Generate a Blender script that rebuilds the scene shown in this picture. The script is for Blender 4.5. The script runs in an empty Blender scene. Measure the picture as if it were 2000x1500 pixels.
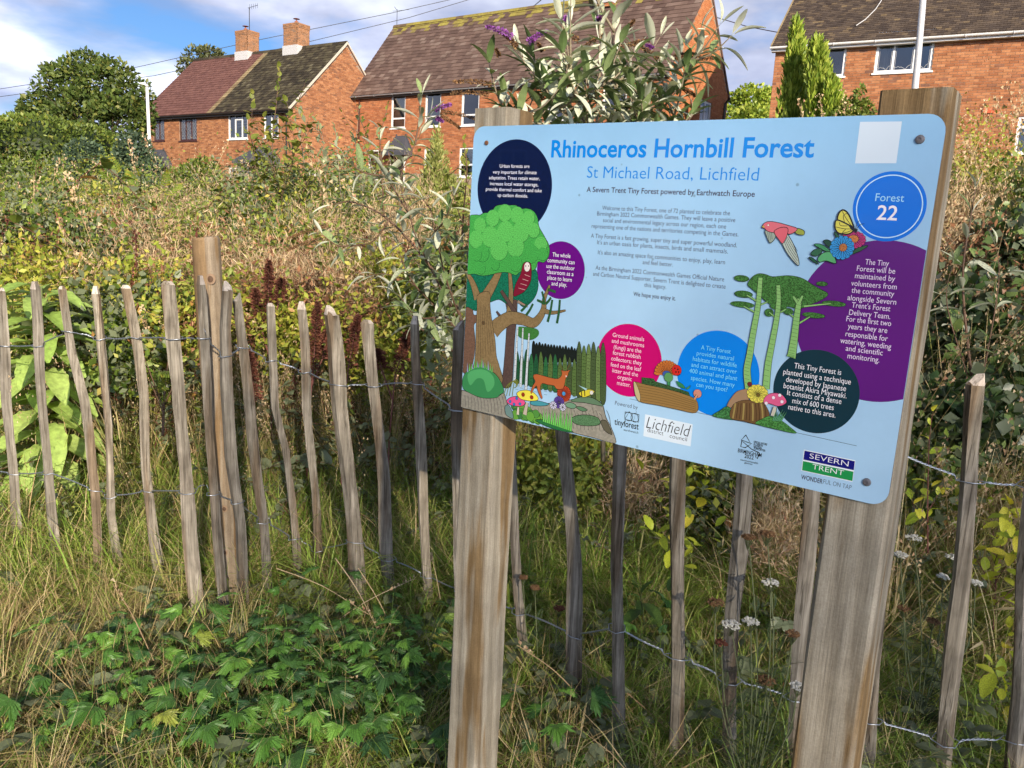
import bpy, bmesh, math, random
import numpy as np
from mathutils import Vector, Matrix, Quaternion

R_ = math.radians
random.seed(7)
rng = np.random.default_rng(11)
scene = bpy.context.scene
COL = scene.collection

# ------------------------------------------------------------------ camera
FPX, PITCH, ROLL, EYE = 1580.0, R_(10.5), R_(3.0), 1.5      # focal length in photo pixels (2000 wide)
_f = np.array([0, math.cos(PITCH), -math.sin(PITCH)])
_r0 = np.array([1.0, 0, 0]); _u0 = np.cross(_r0, _f)
_r = _r0 * math.cos(ROLL) + _u0 * math.sin(ROLL)
_u = -_r0 * math.sin(ROLL) + _u0 * math.cos(ROLL)
cam_d = bpy.data.cameras.new("camera"); cam = bpy.data.objects.new("camera", cam_d); COL.objects.link(cam)
cam.matrix_world = Matrix(((_r[0], _u[0], -_f[0], 0), (_r[1], _u[1], -_f[1], 0), (_r[2], _u[2], -_f[2], EYE), (0, 0, 0, 1)))
cam_d.sensor_width = 36; cam_d.lens = 36 * FPX / 2000; cam_d.clip_start = 0.05; cam_d.clip_end = 3000
scene.camera = cam

# ------------------------------------------------------------------ sky, sun, exposure
SUN_AZ, SUN_EL = R_(17), R_(20.5)         # azimuth measured from straight behind the camera towards the right
SKY_STR, SUN_STR, EXPO = 0.15, 2.65, 1.58
sun_dir = Vector((math.sin(SUN_AZ) * math.cos(SUN_EL), -math.cos(SUN_AZ) * math.cos(SUN_EL), math.sin(SUN_EL)))
sd = bpy.data.lights.new("sun", 'SUN'); sd.energy = SUN_STR; sd.angle = R_(0.55); sd.color = (1.0, 0.86, 0.68)
sun = bpy.data.objects.new("sun", sd); COL.objects.link(sun)
sun.rotation_euler = sun_dir.to_track_quat('Z', 'Y').to_euler(); sun.location = (5, -20, 15)

world = bpy.data.worlds.new("World"); scene.world = world; world.use_nodes = True
def N(nt, typ, **kw):
    n = nt.nodes.new(typ)
    for k, v in kw.items():
        if k.startswith('i_'):
            n.inputs[k[2:].replace('_', ' ')].default_value = v
        else:
            setattr(n, k, v)
    return n
def ramp(nt, src, stops, interp='LINEAR'):
    n = nt.nodes.new('ShaderNodeValToRGB'); cr = n.color_ramp; cr.interpolation = interp
    while len(cr.elements) < len(stops): cr.elements.new(0.5)
    for e, (p, c) in zip(cr.elements, stops):
        e.position = p; e.color = (*c, 1) if len(c) == 3 else c
    nt.links.new(src, n.inputs[0]); return n.outputs[0]
def build_world():
    nt = world.node_tree; nt.nodes.clear(); L = nt.links.new
    out = N(nt, 'ShaderNodeOutputWorld'); bg = N(nt, 'ShaderNodeBackground'); bg.inputs[1].default_value = SKY_STR
    sky = N(nt, 'ShaderNodeTexSky'); sky.sky_type = 'NISHITA'; sky.sun_disc = False
    sky.sun_elevation = SUN_EL; sky.sun_rotation = math.pi - SUN_AZ; sky.air_density = 1.0; sky.dust_density = 1.2; sky.ozone_density = 1.2
    tc = N(nt, 'ShaderNodeTexCoord'); sep = N(nt, 'ShaderNodeSeparateXYZ'); L(tc.outputs['Generated'], sep.inputs[0])
    mz = N(nt, 'ShaderNodeMath', operation='ABSOLUTE'); L(sep.outputs[2], mz.inputs[0])
    az = N(nt, 'ShaderNodeMath', operation='ADD'); L(mz.outputs[0], az.inputs[0]); az.inputs[1].default_value = 0.22
    dx = N(nt, 'ShaderNodeMath', operation='DIVIDE'); L(sep.outputs[0], dx.inputs[0]); L(az.outputs[0], dx.inputs[1])
    dy = N(nt, 'ShaderNodeMath', operation='DIVIDE'); L(sep.outputs[1], dy.inputs[0]); L(az.outputs[0], dy.inputs[1])
    cmb = N(nt, 'ShaderNodeCombineXYZ'); L(dx.outputs[0], cmb.inputs[0]); L(dy.outputs[0], cmb.inputs[1])
    mp = N(nt, 'ShaderNodeMapping'); mp.inputs['Location'].default_value = (5.2, 5.5, 0); mp.inputs['Rotation'].default_value = (0, 0, R_(20)); L(cmb.outputs[0], mp.inputs[0])
    n1 = N(nt, 'ShaderNodeTexNoise', i_Scale=1.15, i_Detail=9.0, i_Roughness=0.56, i_Distortion=0.25); L(mp.outputs[0], n1.inputs['Vector'])
    n2 = N(nt, 'ShaderNodeTexNoise', i_Scale=2.3, i_Detail=5.0, i_Roughness=0.5); L(mp.outputs[0], n2.inputs['Vector'])
    cover = ramp(nt, n1.outputs[0], [(0.34, (0, 0, 0)), (0.48, (1, 1, 1))])
    shade = ramp(nt, n2.outputs[0], [(0.36, (0.62, 0.72, 1.06)), (0.52, (1.1, 1.2, 1.6)), (0.70, (1.95, 2.05, 2.3))])
    hs = N(nt, 'ShaderNodeMixRGB', blend_type='MULTIPLY'); hs.inputs[0].default_value = 1; L(sky.outputs[0], hs.inputs[1]); hs.inputs[2].default_value = (0.145, 0.22, 0.335, 1)
    # clouds glow more towards the sun, as the clear sky itself does
    sg = N(nt, 'ShaderNodeSeparateColor'); L(sky.outputs[0], sg.inputs[0]); mg = N(nt, 'ShaderNodeMath', operation='MULTIPLY_ADD'); L(sg.outputs[1], mg.inputs[0]); mg.inputs[1].default_value = 0.26; mg.inputs[2].default_value = 0.15
    sc = N(nt, 'ShaderNodeVectorMath', operation='SCALE'); L(shade, sc.inputs[0]); L(mg.outputs[0], sc.inputs['Scale']); shade = sc.outputs[0]
    mix = N(nt, 'ShaderNodeMixRGB'); L(cover, mix.inputs[0]); L(hs.outputs[0], mix.inputs[1]); L(shade, mix.inputs[2])
    L(mix.outputs[0], bg.inputs[0]); L(bg.outputs[0], out.inputs[0])
build_world()
scene.view_settings.view_transform = 'Standard'; scene.view_settings.look = 'None'
scene.view_settings.exposure = EXPO; scene.view_settings.gamma = 1; scene.view_settings.use_curve_mapping = False
scene.render.engine = 'CYCLES'; scene.cycles.max_bounces = 5; scene.cycles.diffuse_bounces = 2; scene.cycles.use_adaptive_sampling = True; scene.cycles.adaptive_threshold = 0.025
scene.cycles.glossy_bounces = 3; scene.cycles.transmission_bounces = 4; scene.cycles.transparent_max_bounces = 12
scene.cycles.caustics_reflective = False; scene.cycles.caustics_refractive = False

# ------------------------------------------------------------------ helpers
def ray(px, py):
    d = _f + _r * (px - 1000) / FPX - _u * (py - 750) / FPX
    return Vector(d)
def at(px, py, Y):
    """the point of the place at distance Y in front of the photographer that shows at (px, py) of the photo"""
    d = ray(px, py); k = Y / d.y
    return Vector((d.x * k, Y, EYE + d.z * k))
def on_plane(px, py, p0, n):
    d = ray(px, py); e = Vector((0, 0, EYE)); k = (Vector(p0) - e).dot(n) / d.dot(n)
    return e + d * k

def newobj(name, data, parent=None, loc=None):
    o = bpy.data.objects.new(name, data); COL.objects.link(o)
    if parent is not None: o.parent = parent
    if loc is not None: o.location = loc
    return o
def tag(o, label=None, cat=None, group=None, kind=None):
    if label: o['label'] = label
    if cat: o['category'] = cat
    if group: o['group'] = group
    if kind: o['kind'] = kind
    return o
def thing(name, label, cat, loc=(0, 0, 0), group=None):
    o = newobj(name, None, None, loc); o.empty_display_size = 0.1
    return tag(o, label, cat, group)

class MB:
    """collects faces; build() links them as one mesh object"""
    def __init__(s): s.v = []; s.f = []; s.m = []; s.c = []
    def add(s, vs, fs, mi=0, col=None):
        b = len(s.v); s.v.extend([tuple(p) for p in vs])
        for f in fs: s.f.append([b + i for i in f]); s.m.append(mi); s.c.append(col if col is not None else 0.5)
        return s
    def box(s, lo, hi, mi=0, col=None, M=None):
        x0, y0, z0 = lo; x1, y1, z1 = hi
        vs = [(x0, y0, z0), (x1, y0, z0), (x1, y1, z0), (x0, y1, z0), (x0, y0, z1), (x1, y0, z1), (x1, y1, z1), (x0, y1, z1)]
        if M: vs = [M @ Vector(p) for p in vs]
        return s.add(vs, [(3, 2, 1, 0), (4, 5, 6, 7), (0, 1, 5, 4), (1, 2, 6, 5), (2, 3, 7, 6), (3, 0, 4, 7)], mi, col)
    def tube(s, pts, rad, n=6, mi=0, caps=True, col=None):
        pts = [Vector(p) for p in pts]
        if not isinstance(rad, (list, tuple)): rad = [rad] * len(pts)
        rings = []; prev = None
        for i, p in enumerate(pts):
            t = (pts[min(i + 1, len(pts) - 1)] - pts[max(i - 1, 0)])
            if t.length < 1e-9: t = Vector((0, 0, 1))
            t.normalize()
            if prev is None:
                a = t.orthogonal().normalized()
            else:
                a = prev - t * prev.dot(t)
                a = a.normalized() if a.length > 1e-6 else t.orthogonal().normalized()
            prev = a; b = t.cross(a)
            rings.append([p + (a * math.cos(2 * math.pi * k / n) + b * math.sin(2 * math.pi * k / n)) * rad[i] for k in range(n)])
        vs = [q for r in rings for q in r]; fs = []
        for i in range(len(pts) - 1):
            for k in range(n):
                fs.append((i * n + k, i * n + (k + 1) % n, (i + 1) * n + (k + 1) % n, (i + 1) * n + k))
        if caps: fs.append(tuple(range(n))[::-1]); fs.append(tuple((len(pts) - 1) * n + k for k in range(n)))
        return s.add(vs, fs, mi, col)
    def mesh(s, name, mats, smooth=False):
        me = bpy.data.meshes.new(name); me.from_pydata(s.v, [], s.f)
        for m in (mats if isinstance(mats, (list, tuple)) else [mats]): me.materials.append(m)
        if any(s.m): me.polygons.foreach_set('material_index', s.m)
        if smooth: me.polygons.foreach_set('use_smooth', [True] * len(s.f))
        if any(c != 0.5 for c in s.c):
            at_ = me.attributes.new('tint', 'FLOAT', 'FACE'); at_.data.foreach_set('value', s.c)
        me.update(); return me
    def build(s, name, mats, parent=None, loc=None, smooth=False):
        return newobj(name, s.mesh(name, mats, smooth), parent, loc)

# ------------------------------------------------------------------ materials
def M_(name):
    m = bpy.data.materials.new(name); m.use_nodes = True; nt = m.node_tree
    return m, nt, nt.nodes['Principled BSDF'], nt.links.new
def plain(name, col, rough=0.6, metal=0.0, spec=0.5):
    m, nt, b, L = M_(name); b.inputs['Base Color'].default_value = (*col, 1); b.inputs['Roughness'].default_value = rough
    b.inputs['Metallic'].default_value = metal; b.inputs['Specular IOR Level'].default_value = spec
    return m
def rnd_value(nt, per_island=True):
    """0..1 that differs per object, per loose piece and per scattered copy"""
    L = nt.links.new
    oi = N(nt, 'ShaderNodeObjectInfo'); g = N(nt, 'ShaderNodeNewGeometry'); a = N(nt, 'ShaderNodeAttribute', attribute_name='vary'); a.attribute_type = 'INSTANCER'
    s = N(nt, 'ShaderNodeMath', operation='ADD'); L(oi.outputs['Random'], s.inputs[0])
    if per_island: L(g.outputs['Random Per Island'], s.inputs[1])
    else: s.inputs[1].default_value = 0
    t = N(nt, 'ShaderNodeMath', operation='ADD'); L(s.outputs[0], t.inputs[0]); L(a.outputs['Fac'], t.inputs[1])
    m = N(nt, 'ShaderNodeMath', operation='MULTIPLY'); L(t.outputs[0], m.inputs[0]); m.inputs[1].default_value = 7.31
    w = N(nt, 'ShaderNodeMath', operation='FRACT'); L(m.outputs[0], w.inputs[0])
    return w.outputs[0]
def leaf_mat(name, stops, under=None, rough=0.5, trans=0.25, noise=18.0, spec=0.35, vein=0.0):
    """foliage: colour by random value along stops, a paler underside, light through the leaf"""
    m, nt, b, L = M_(name)
    v = rnd_value(nt); col = ramp(nt, v, stops)
    tc = N(nt, 'ShaderNodeTexCoord'); nz = N(nt, 'ShaderNodeTexNoise', i_Scale=noise, i_Detail=3.0); L(tc.outputs['Object'], nz.inputs['Vector'])
    br = ramp(nt, nz.outputs[0], [(0.3, (0.62, 0.62, 0.62)), (0.7, (1.3, 1.3, 1.25))])
    mu = N(nt, 'ShaderNodeMixRGB', blend_type='MULTIPLY'); mu.inputs[0].default_value = 0.8; L(col, mu.inputs[1]); L(br, mu.inputs[2])
    c = mu.outputs[0]
    if under is not None:
        g = N(nt, 'ShaderNodeNewGeometry'); mx = N(nt, 'ShaderNodeMixRGB'); L(g.outputs['Backfacing'], mx.inputs[0]); L(c, mx.inputs[1]); mx.inputs[2].default_value = (*under, 1); c = mx.outputs[0]
    L(c, b.inputs['Base Color']); b.inputs['Roughness'].default_value = rough; b.inputs['Specular IOR Level'].default_value = spec
    if trans > 0:
        tr = N(nt, 'ShaderNodeBsdfTranslucent'); ms = N(nt, 'ShaderNodeMixShader'); ms.inputs[0].default_value = trans
        tcx = N(nt, 'ShaderNodeMixRGB', blend_type='MULTIPLY'); tcx.inputs[0].default_value = 1; L(c, tcx.inputs[1]); tcx.inputs[2].default_value = (1.25, 1.2, 0.6, 1)
        L(tcx.outputs[0], tr.inputs[0]); L(b.outputs[0], ms.inputs[1]); L(tr.outputs[0], ms.inputs[2])
        L(ms.outputs[0], nt.nodes['Material Output'].inputs[0])
    return m
def wood_mat(name, c_dark, c_mid, c_light, grain=60.0, scale=1.0, stain=None, bump=0.35, streak=0.05):
    m, nt, b, L = M_(name)
    tc = N(nt, 'ShaderNodeTexCoord'); oi = N(nt, 'ShaderNodeObjectInfo')
    off = N(nt, 'ShaderNodeVectorMath', operation='ADD'); L(tc.outputs['Object'], off.inputs[0])
    ml = N(nt, 'ShaderNodeMath', operation='MULTIPLY'); L(oi.outputs['Random'], ml.inputs[0]); ml.inputs[1].default_value = 37.0
    L(ml.outputs[0], off.inputs[1])
    mp = N(nt, 'ShaderNodeMapping'); mp.inputs['Scale'].default_value = (1, 1, streak); L(off.outputs[0], mp.inputs[0])
    n1 = N(nt, 'ShaderNodeTexNoise', i_Scale=grain * scale, i_Detail=6.0, i_Roughness=0.65, i_Distortion=0.6); L(mp.outputs[0], n1.inputs['Vector'])
    n2 = N(nt, 'ShaderNodeTexNoise', i_Scale=9.0 * scale, i_Detail=5.0, i_Roughness=0.6); L(off.outputs[0], n2.inputs['Vector'])
    mp2 = N(nt, 'ShaderNodeMapping'); mp2.inputs['Scale'].default_value = (1, 1, 0.015); L(off.outputs[0], mp2.inputs[0])
    n3 = N(nt, 'ShaderNodeTexNoise', i_Scale=grain * 2.6 * scale, i_Detail=3.0, i_Roughness=0.5); L(mp2.outputs[0], n3.inputs['Vector'])
    c = ramp(nt, n1.outputs[0], [(0.30, c_dark), (0.5, c_mid), (0.70, c_light)])
    crack = ramp(nt, n3.outputs[0], [(0.33, (0.35, 0.33, 0.3)), (0.42, (1, 1, 1))])
    mu = N(nt, 'ShaderNodeMixRGB', blend_type='MULTIPLY'); mu.inputs[0].default_value = 0.75; L(c, mu.inputs[1]); L(crack, mu.inputs[2])
    blot = ramp(nt, n2.outputs[0], [(0.35, (0.66, 0.62, 0.58)), (0.62, (1.18, 1.15, 1.1))])
    mu2 = N(nt, 'ShaderNodeMixRGB', blend_type='MULTIPLY'); mu2.inputs[0].default_value = 0.8; L(mu.outputs[0], mu2.inputs[1]); L(blot, mu2.inputs[2])
    br = ramp(nt, oi.outputs['Random'], [(0.0, (0.8, 0.8, 0.82)), (1.0, (1.18, 1.12, 1.05))])
    mu3 = N(nt, 'ShaderNodeMixRGB', blend_type='MULTIPLY'); mu3.inputs[0].default_value = 1; L(mu2.outputs[0], mu3.inputs[1]); L(br, mu3.inputs[2])
    cc = mu3.outputs[0]
    if stain:
        n4 = N(nt, 'ShaderNodeTexNoise', i_Scale=stain[1], i_Detail=2.0); mp4 = N(nt, 'ShaderNodeMapping'); mp4.inputs['Scale'].default_value = (1, 1, 0.12); L(off.outputs[0], mp4.inputs[0]); L(mp4.outputs[0], n4.inputs['Vector'])
        f = ramp(nt, n4.outputs[0], [(0.50, (0, 0, 0)), (0.60, (1, 1, 1))])
        mx = N(nt, 'ShaderNodeMixRGB', blend_type='MULTIPLY'); L(f, mx.inputs[0]); L(cc, mx.inputs[1]); mx.inputs[2].default_value = (*stain[0], 1); cc = mx.outputs[0]
    L(cc, b.inputs['Base Color']); b.inputs['Roughness'].default_value = 0.85; b.inputs['Specular IOR Level'].default_value = 0.25
    bp = N(nt, 'ShaderNodeBump'); bp.inputs['Strength'].default_value = bump; bp.inputs['Distance'].default_value = 0.003
    ad = N(nt, 'ShaderNodeMath', operation='ADD'); L(n1.outputs[0], ad.inputs[0]); L(crack, ad.inputs[1]); L(ad.outputs[0], bp.inputs['Height'])
    L(bp.outputs[0], b.inputs['Normal'])
    return m
def sawn_mat(name, c0, c1, c2, stain):
    m, nt, b, L = M_(name)
    tc = N(nt, 'ShaderNodeTexCoord'); oi = N(nt, 'ShaderNodeObjectInfo'); off = N(nt, 'ShaderNodeVectorMath', operation='ADD'); L(tc.outputs['Object'], off.inputs[0])
    ml = N(nt, 'ShaderNodeMath', operation='MULTIPLY'); L(oi.outputs['Random'], ml.inputs[0]); ml.inputs[1].default_value = 13.0; L(ml.outputs[0], off.inputs[1])
    mp = N(nt, 'ShaderNodeMapping'); mp.inputs['Scale'].default_value = (1, 1, 0.035); L(off.outputs[0], mp.inputs[0])
    wv = N(nt, 'ShaderNodeTexWave', i_Scale=17.0, i_Distortion=4.0, i_Detail=4.0, i_Detail_Scale=1.6, i_Detail_Roughness=0.6); wv.bands_direction = 'DIAGONAL'; L(mp.outputs[0], wv.inputs['Vector'])
    fi = N(nt, 'ShaderNodeMapping'); fi.inputs['Scale'].default_value = (1, 1, 0.02); L(off.outputs[0], fi.inputs[0])
    n1 = N(nt, 'ShaderNodeTexNoise', i_Scale=520.0, i_Detail=4.0, i_Roughness=0.7); L(fi.outputs[0], n1.inputs['Vector'])
    n2 = N(nt, 'ShaderNodeTexNoise', i_Scale=260.0, i_Detail=3.0, i_Roughness=0.8); L(off.outputs[0], n2.inputs['Vector'])
    sm = N(nt, 'ShaderNodeMapping'); sm.inputs['Scale'].default_value = (1, 1, 0.10); L(off.outputs[0], sm.inputs[0])
    n3 = N(nt, 'ShaderNodeTexNoise', i_Scale=16.0, i_Detail=3.0, i_Roughness=0.55); L(sm.outputs[0], n3.inputs['Vector'])
    n5 = N(nt, 'ShaderNodeTexNoise', i_Scale=7.0, i_Detail=5.0, i_Roughness=0.65); L(off.outputs[0], n5.inputs['Vector'])
    base = ramp(nt, wv.outputs['Fac'], [(0.0, tuple(.30 * a + .70 * b_ for a, b_ in zip(c0, c1))), (0.35, c1), (1.0, tuple(.5 * a + .5 * b_ for a, b_ in zip(c1, c2)))])
    def mul(a, src, lo, hi, p0, p1, f):
        r_ = ramp(nt, src, [(p0, lo), (p1, hi)]); k = N(nt, 'ShaderNodeMixRGB', blend_type='MULTIPLY'); k.inputs[0].default_value = f; L(a, k.inputs[1]); L(r_, k.inputs[2]); return k.outputs[0]
    c = mul(base, n1.outputs[0], (0.62, 0.60, 0.57), (1.15, 1.15, 1.14), .32, .62, .8)
    c = mul(c, n2.outputs[0], (0.82, 0.81, 0.80), (1.10, 1.10, 1.10), .35, .65, .7)
    c = mul(c, n5.outputs[0], (0.72, 0.70, 0.68), (1.12, 1.11, 1.09), .32, .62, .8)
    f = ramp(nt, n3.outputs[0], [(0.47, (0, 0, 0)), (0.54, (1, 1, 1))]); mx = N(nt, 'ShaderNodeMixRGB', blend_type='MULTIPLY'); L(f, mx.inputs[0]); L(c, mx.inputs[1]); mx.inputs[2].default_value = (*stain, 1)
    fc = N(nt, 'ShaderNodeMapping'); fc.inputs['Scale'].default_value = (1, 1, 0.012); L(off.outputs[0], fc.inputs[0])
    n6 = N(nt, 'ShaderNodeTexNoise', i_Scale=95.0, i_Detail=1.0); L(fc.outputs[0], n6.inputs['Vector']); c = mul(mx.outputs[0], n6.outputs[0], (0.18, 0.14, 0.11), (1, 1, 1), .235, .265, .9)
    L(c, b.inputs['Base Color']); b.inputs['Roughness'].default_value = 0.85; b.inputs['Specular IOR Level'].default_value = 0.2
    bp = N(nt, 'ShaderNodeBump'); bp.inputs['Strength'].default_value = 0.6; bp.inputs['Distance'].default_value = 0.0015; ad = N(nt, 'ShaderNodeMath', operation='ADD'); L(wv.outputs['Fac'], ad.inputs[0]); L(n1.outputs[0], ad.inputs[1]); L(ad.outputs[0], bp.inputs['Height']); L(bp.outputs[0], b.inputs['Normal'])
    return m
def speckle(name, stops, rough=0.85, nscale=6.0, bump=0.0, lichen=None):
    """masonry and tiles: every piece its own tone, with a blotchy weathering over all"""
    m, nt, b, L = M_(name)
    v = rnd_value(nt); col = ramp(nt, v, stops)
    tc = N(nt, 'ShaderNodeTexCoord'); g = N(nt, 'ShaderNodeNewGeometry')
    nz = N(nt, 'ShaderNodeTexNoise', i_Scale=nscale, i_Detail=4.0, i_Roughness=0.6); L(g.outputs['Position'], nz.inputs['Vector'])
    br = ramp(nt, nz.outputs[0], [(0.3, (0.78, 0.76, 0.75)), (0.7, (1.16, 1.16, 1.16))])
    mu = N(nt, 'ShaderNodeMixRGB', blend_type='MULTIPLY'); mu.inputs[0].default_value = 0.9; L(col, mu.inputs[1]); L(br, mu.inputs[2]); c = mu.outputs[0]
    if lichen:
        n2 = N(nt, 'ShaderNodeTexNoise', i_Scale=lichen[1], i_Detail=6.0, i_Roughness=0.7); L(g.outputs['Position'], n2.inputs['Vector'])
        f = ramp(nt, n2.outputs[0], [(lichen[2], (0, 0, 0)), (lichen[2] + 0.08, (1, 1, 1))])
        mx = N(nt, 'ShaderNodeMixRGB'); L(f, mx.inputs[0]); L(c, mx.inputs[1]); mx.inputs[2].default_value = (*lichen[0], 1); c = mx.outputs[0]
    L(c, b.inputs['Base Color']); b.inputs['Roughness'].default_value = rough; b.inputs['Specular IOR Level'].default_value = 0.2
    return m

MAT = {}
MAT['white_upvc'] = plain('white_upvc', (0.78, 0.78, 0.77), 0.35)
MAT['brown_frame'] = plain('brown_frame', (0.055, 0.016, 0.012), 0.4)
MAT['black_plastic'] = plain('black_plastic', (0.02, 0.019, 0.018), 0.45)
MAT['grey_plastic'] = plain('grey_plastic', (0.25, 0.25, 0.26), 0.5)
MAT['curtain'] = plain('curtain', (0.62, 0.60, 0.55), 0.9)
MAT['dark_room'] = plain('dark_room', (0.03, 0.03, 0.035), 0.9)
MAT['lead'] = plain('lead', (0.5, 0.5, 0.5), 0.5)
MAT['slate'] = plain('slate', (0.06, 0.065, 0.08), 0.6)
MAT['mortar'] = speckle('mortar', [(0, (0.30, 0.23, 0.17)), (1, (0.34, 0.26, 0.20))])
MAT['galv'] = plain('galv', (0.42, 0.46, 0.52), 0.38, 0.85)
MAT['pole_grey'] = plain('pole_grey', (0.55, 0.56, 0.58), 0.45, 0.2)
MAT['pole_white'] = plain('pole_white', (0.72, 0.72, 0.70), 0.5)
MAT['cable'] = plain('cable', (0.03, 0.03, 0.03), 0.6)
def glass_mat():
    m, nt, b, L = M_('window_glass'); nt.nodes.remove(b)
    gl = N(nt, 'ShaderNodeBsdfGlossy'); gl.inputs['Roughness'].default_value = 0.03; gl.inputs[0].default_value = (0.9, 0.95, 1, 1)
    tr = N(nt, 'ShaderNodeBsdfTransparent'); tr.inputs[0].default_value = (0.75, 0.8, 0.8, 1)
    fr = N(nt, 'ShaderNodeFresnel'); fr.inputs[0].default_value = 2.5
    ms = N(nt, 'ShaderNodeMixShader'); L(fr.outputs[0], ms.inputs[0]); L(tr.outputs[0], ms.inputs[1]); L(gl.outputs[0], ms.inputs[2])
    L(ms.outputs[0], nt.nodes['Material Output'].inputs[0]); return m
MAT['glass'] = glass_mat()

# ------------------------------------------------------------------ terrain
def sstep(a, b, x):
    t = np.clip((x - a) / (b - a), 0, 1); return t * t * (3 - 2 * t)
def ground_z(x, y):
    x = np.asarray(x, float); y = np.asarray(y, float)
    z = np.interp(y, [-60, -6, 0, 3.4, 5, 9, 14, 25, 44, 80, 400], [0, 0, 0, 0, .22, .75, 1.05, 1.45, 1.9, 2.4, 4])
    z = z + 1.25 * sstep(-12.5, -6.0, x - 0.15 * (y - 36)) * sstep(8, 34, y)
    z = z + 1.55 * sstep(1.0, 9.0, x) * sstep(8, 24, y) * (1 - 0.6 * sstep(34, 60, y))
    z = z + 0.5 * sstep(1.2, 3.6, x) * sstep(2.6, 5.5, y) * (1 - sstep(8, 16, y))
    near = (np.abs(x) < 12) & (y < 16)
    z = z + np.where(near, 0.025 * np.sin(x * 2.3 + y * 1.1) * np.cos(y * 1.9 - x), 0)
    return z
def gz(x, y): return float(ground_z(x, y))
def soil_mat():
    m, nt, b, L = M_('soil_and_grass')
    g = N(nt, 'ShaderNodeNewGeometry')
    n1 = N(nt, 'ShaderNodeTexNoise', i_Scale=7.0, i_Detail=8.0, i_Roughness=0.7); L(g.outputs['Position'], n1.inputs['Vector'])
    n2 = N(nt, 'ShaderNodeTexNoise', i_Scale=0.6, i_Detail=3.0); L(g.outputs['Position'], n2.inputs['Vector'])
    a = ramp(nt, n1.outputs[0], [(0.3, (0.022, 0.016, 0.010)), (0.5, (0.05, 0.042, 0.022)), (0.7, (0.085, 0.075, 0.035))])
    c = ramp(nt, n1.outputs[0], [(0.3, (0.02, 0.03, 0.010)), (0.6, (0.05, 0.07, 0.02)), (0.75, (0.1, 0.1, 0.04))])
    mx = N(nt, 'ShaderNodeMixRGB'); L(n2.outputs[0], mx.inputs[0]); L(a, mx.inputs[1]); L(c, mx.inputs[2])
    L(mx.outputs[0], b.inputs['Base Color']); b.inputs['Roughness'].default_value = 0.95
    bp = N(nt, 'ShaderNodeBump'); bp.inputs['Distance'].default_value = 0.02; L(n1.outputs[0], bp.inputs['Height']); L(bp.outputs[0], b.inputs['Normal'])
    return m
def build_ground():
    def axis(lo, hi, mid0, mid1, fine):
        a = list(np.arange(mid0, mid1, fine)); k = fine
        p = mid1
        while p < hi: a.append(p); k *= 1.25; p += k
        a.append(hi); p = mid0; k = fine
        b = []
        while p > lo: k *= 1.25; p -= k; b.append(max(p, lo))
        return np.array(sorted(set(b + a)))
    xs = axis(-700, 700, -10, 10, 0.2); ys = axis(-120, 1500, -2, 16, 0.2)
    X, Y = np.meshgrid(xs, ys); Z = ground_z(X, Y)
    v = np.stack([X, Y, Z], -1).reshape(-1, 3); nx = len(xs); ny = len(ys)
    i, j = np.meshgrid(np.arange(nx - 1), np.arange(ny - 1)); b = (j * nx + i).ravel()
    f = np.stack([b, b + 1, b + nx + 1, b + nx], -1)
    me = bpy.data.meshes.new('ground'); me.from_pydata(v.tolist(), [], f.tolist()); me.materials.append(soil_mat())
    me.polygons.foreach_set('use_smooth', [True] * len(f))
    tag(newobj('ground', me), kind='structure')
build_ground()

# ------------------------------------------------------------------ houses
BRICK = {
    1: speckle('brick_orange', [(0, (0.24, 0.10, 0.048)), (0.3, (0.34, 0.148, 0.068)), (0.6, (0.42, 0.20, 0.095)), (0.85, (0.30, 0.125, 0.058)), (1, (0.19, 0.09, 0.052))]),
    2: speckle('brick_red', [(0, (0.29, 0.105, 0.045)), (0.4, (0.38, 0.14, 0.06)), (0.8, (0.45, 0.19, 0.085)), (1, (0.23, 0.09, 0.045))]),
    3: speckle('brick_warm', [(0, (0.27, 0.105, 0.047)), (0.4, (0.36, 0.145, 0.064)), (0.75, (0.43, 0.195, 0.09)), (0.93, (0.31, 0.125, 0.06)), (1, (0.18, 0.09, 0.06))]),
    4: speckle('brick_gable', [(0, (0.40, 0.145, 0.056)), (0.5, (0.46, 0.175, 0.07)), (1, (0.50, 0.21, 0.09))]),
    5: speckle('brick_chimney', [(0, (0.28, 0.15, 0.08)), (0.5, (0.40, 0.20, 0.10)), (1, (0.24, 0.15, 0.10))]),
}
TILE = {
    'maroon': speckle('tile_maroon', [(0, (0.125, 0.06, 0.052)), (0.5, (0.155, 0.075, 0.064)), (1, (0.18, 0.09, 0.075))], 0.7),
    'mossy': speckle('tile_mossy', [(0, (0.028, 0.024, 0.018)), (0.5, (0.055, 0.045, 0.03)), (0.9, (0.085, 0.075, 0.045)), (1, (0.13, 0.115, 0.075))], 0.9, 3.0),
    'ochre': speckle('tile_ochre', [(0, (0.22, 0.17, 0.09)), (0.5, (0.32, 0.25, 0.14)), (1, (0.17, 0.12, 0.07))], 0.9),
    'brown': speckle('tile_brown', [(0, (0.095, 0.062, 0.052)), (0.4, (0.125, 0.082, 0.068)), (0.8, (0.155, 0.105, 0.086)), (1, (0.20, 0.15, 0.125))], 0.75, 1.6),
    'lichen': speckle('tile_lichen', [(0, (0.20, 0.16, 0.05)), (0.5, (0.30, 0.26, 0.06)), (1, (0.13, 0.09, 0.06))], 0.9, 8.0),
    'dark': speckle('tile_dark', [(0, (0.055, 0.042, 0.036)), (0.5, (0.085, 0.065, 0.052)), (0.9, (0.12, 0.09, 0.065)), (1, (0.19, 0.14, 0.08))], 0.85, 2.0),
}
UNIT = {}
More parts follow.
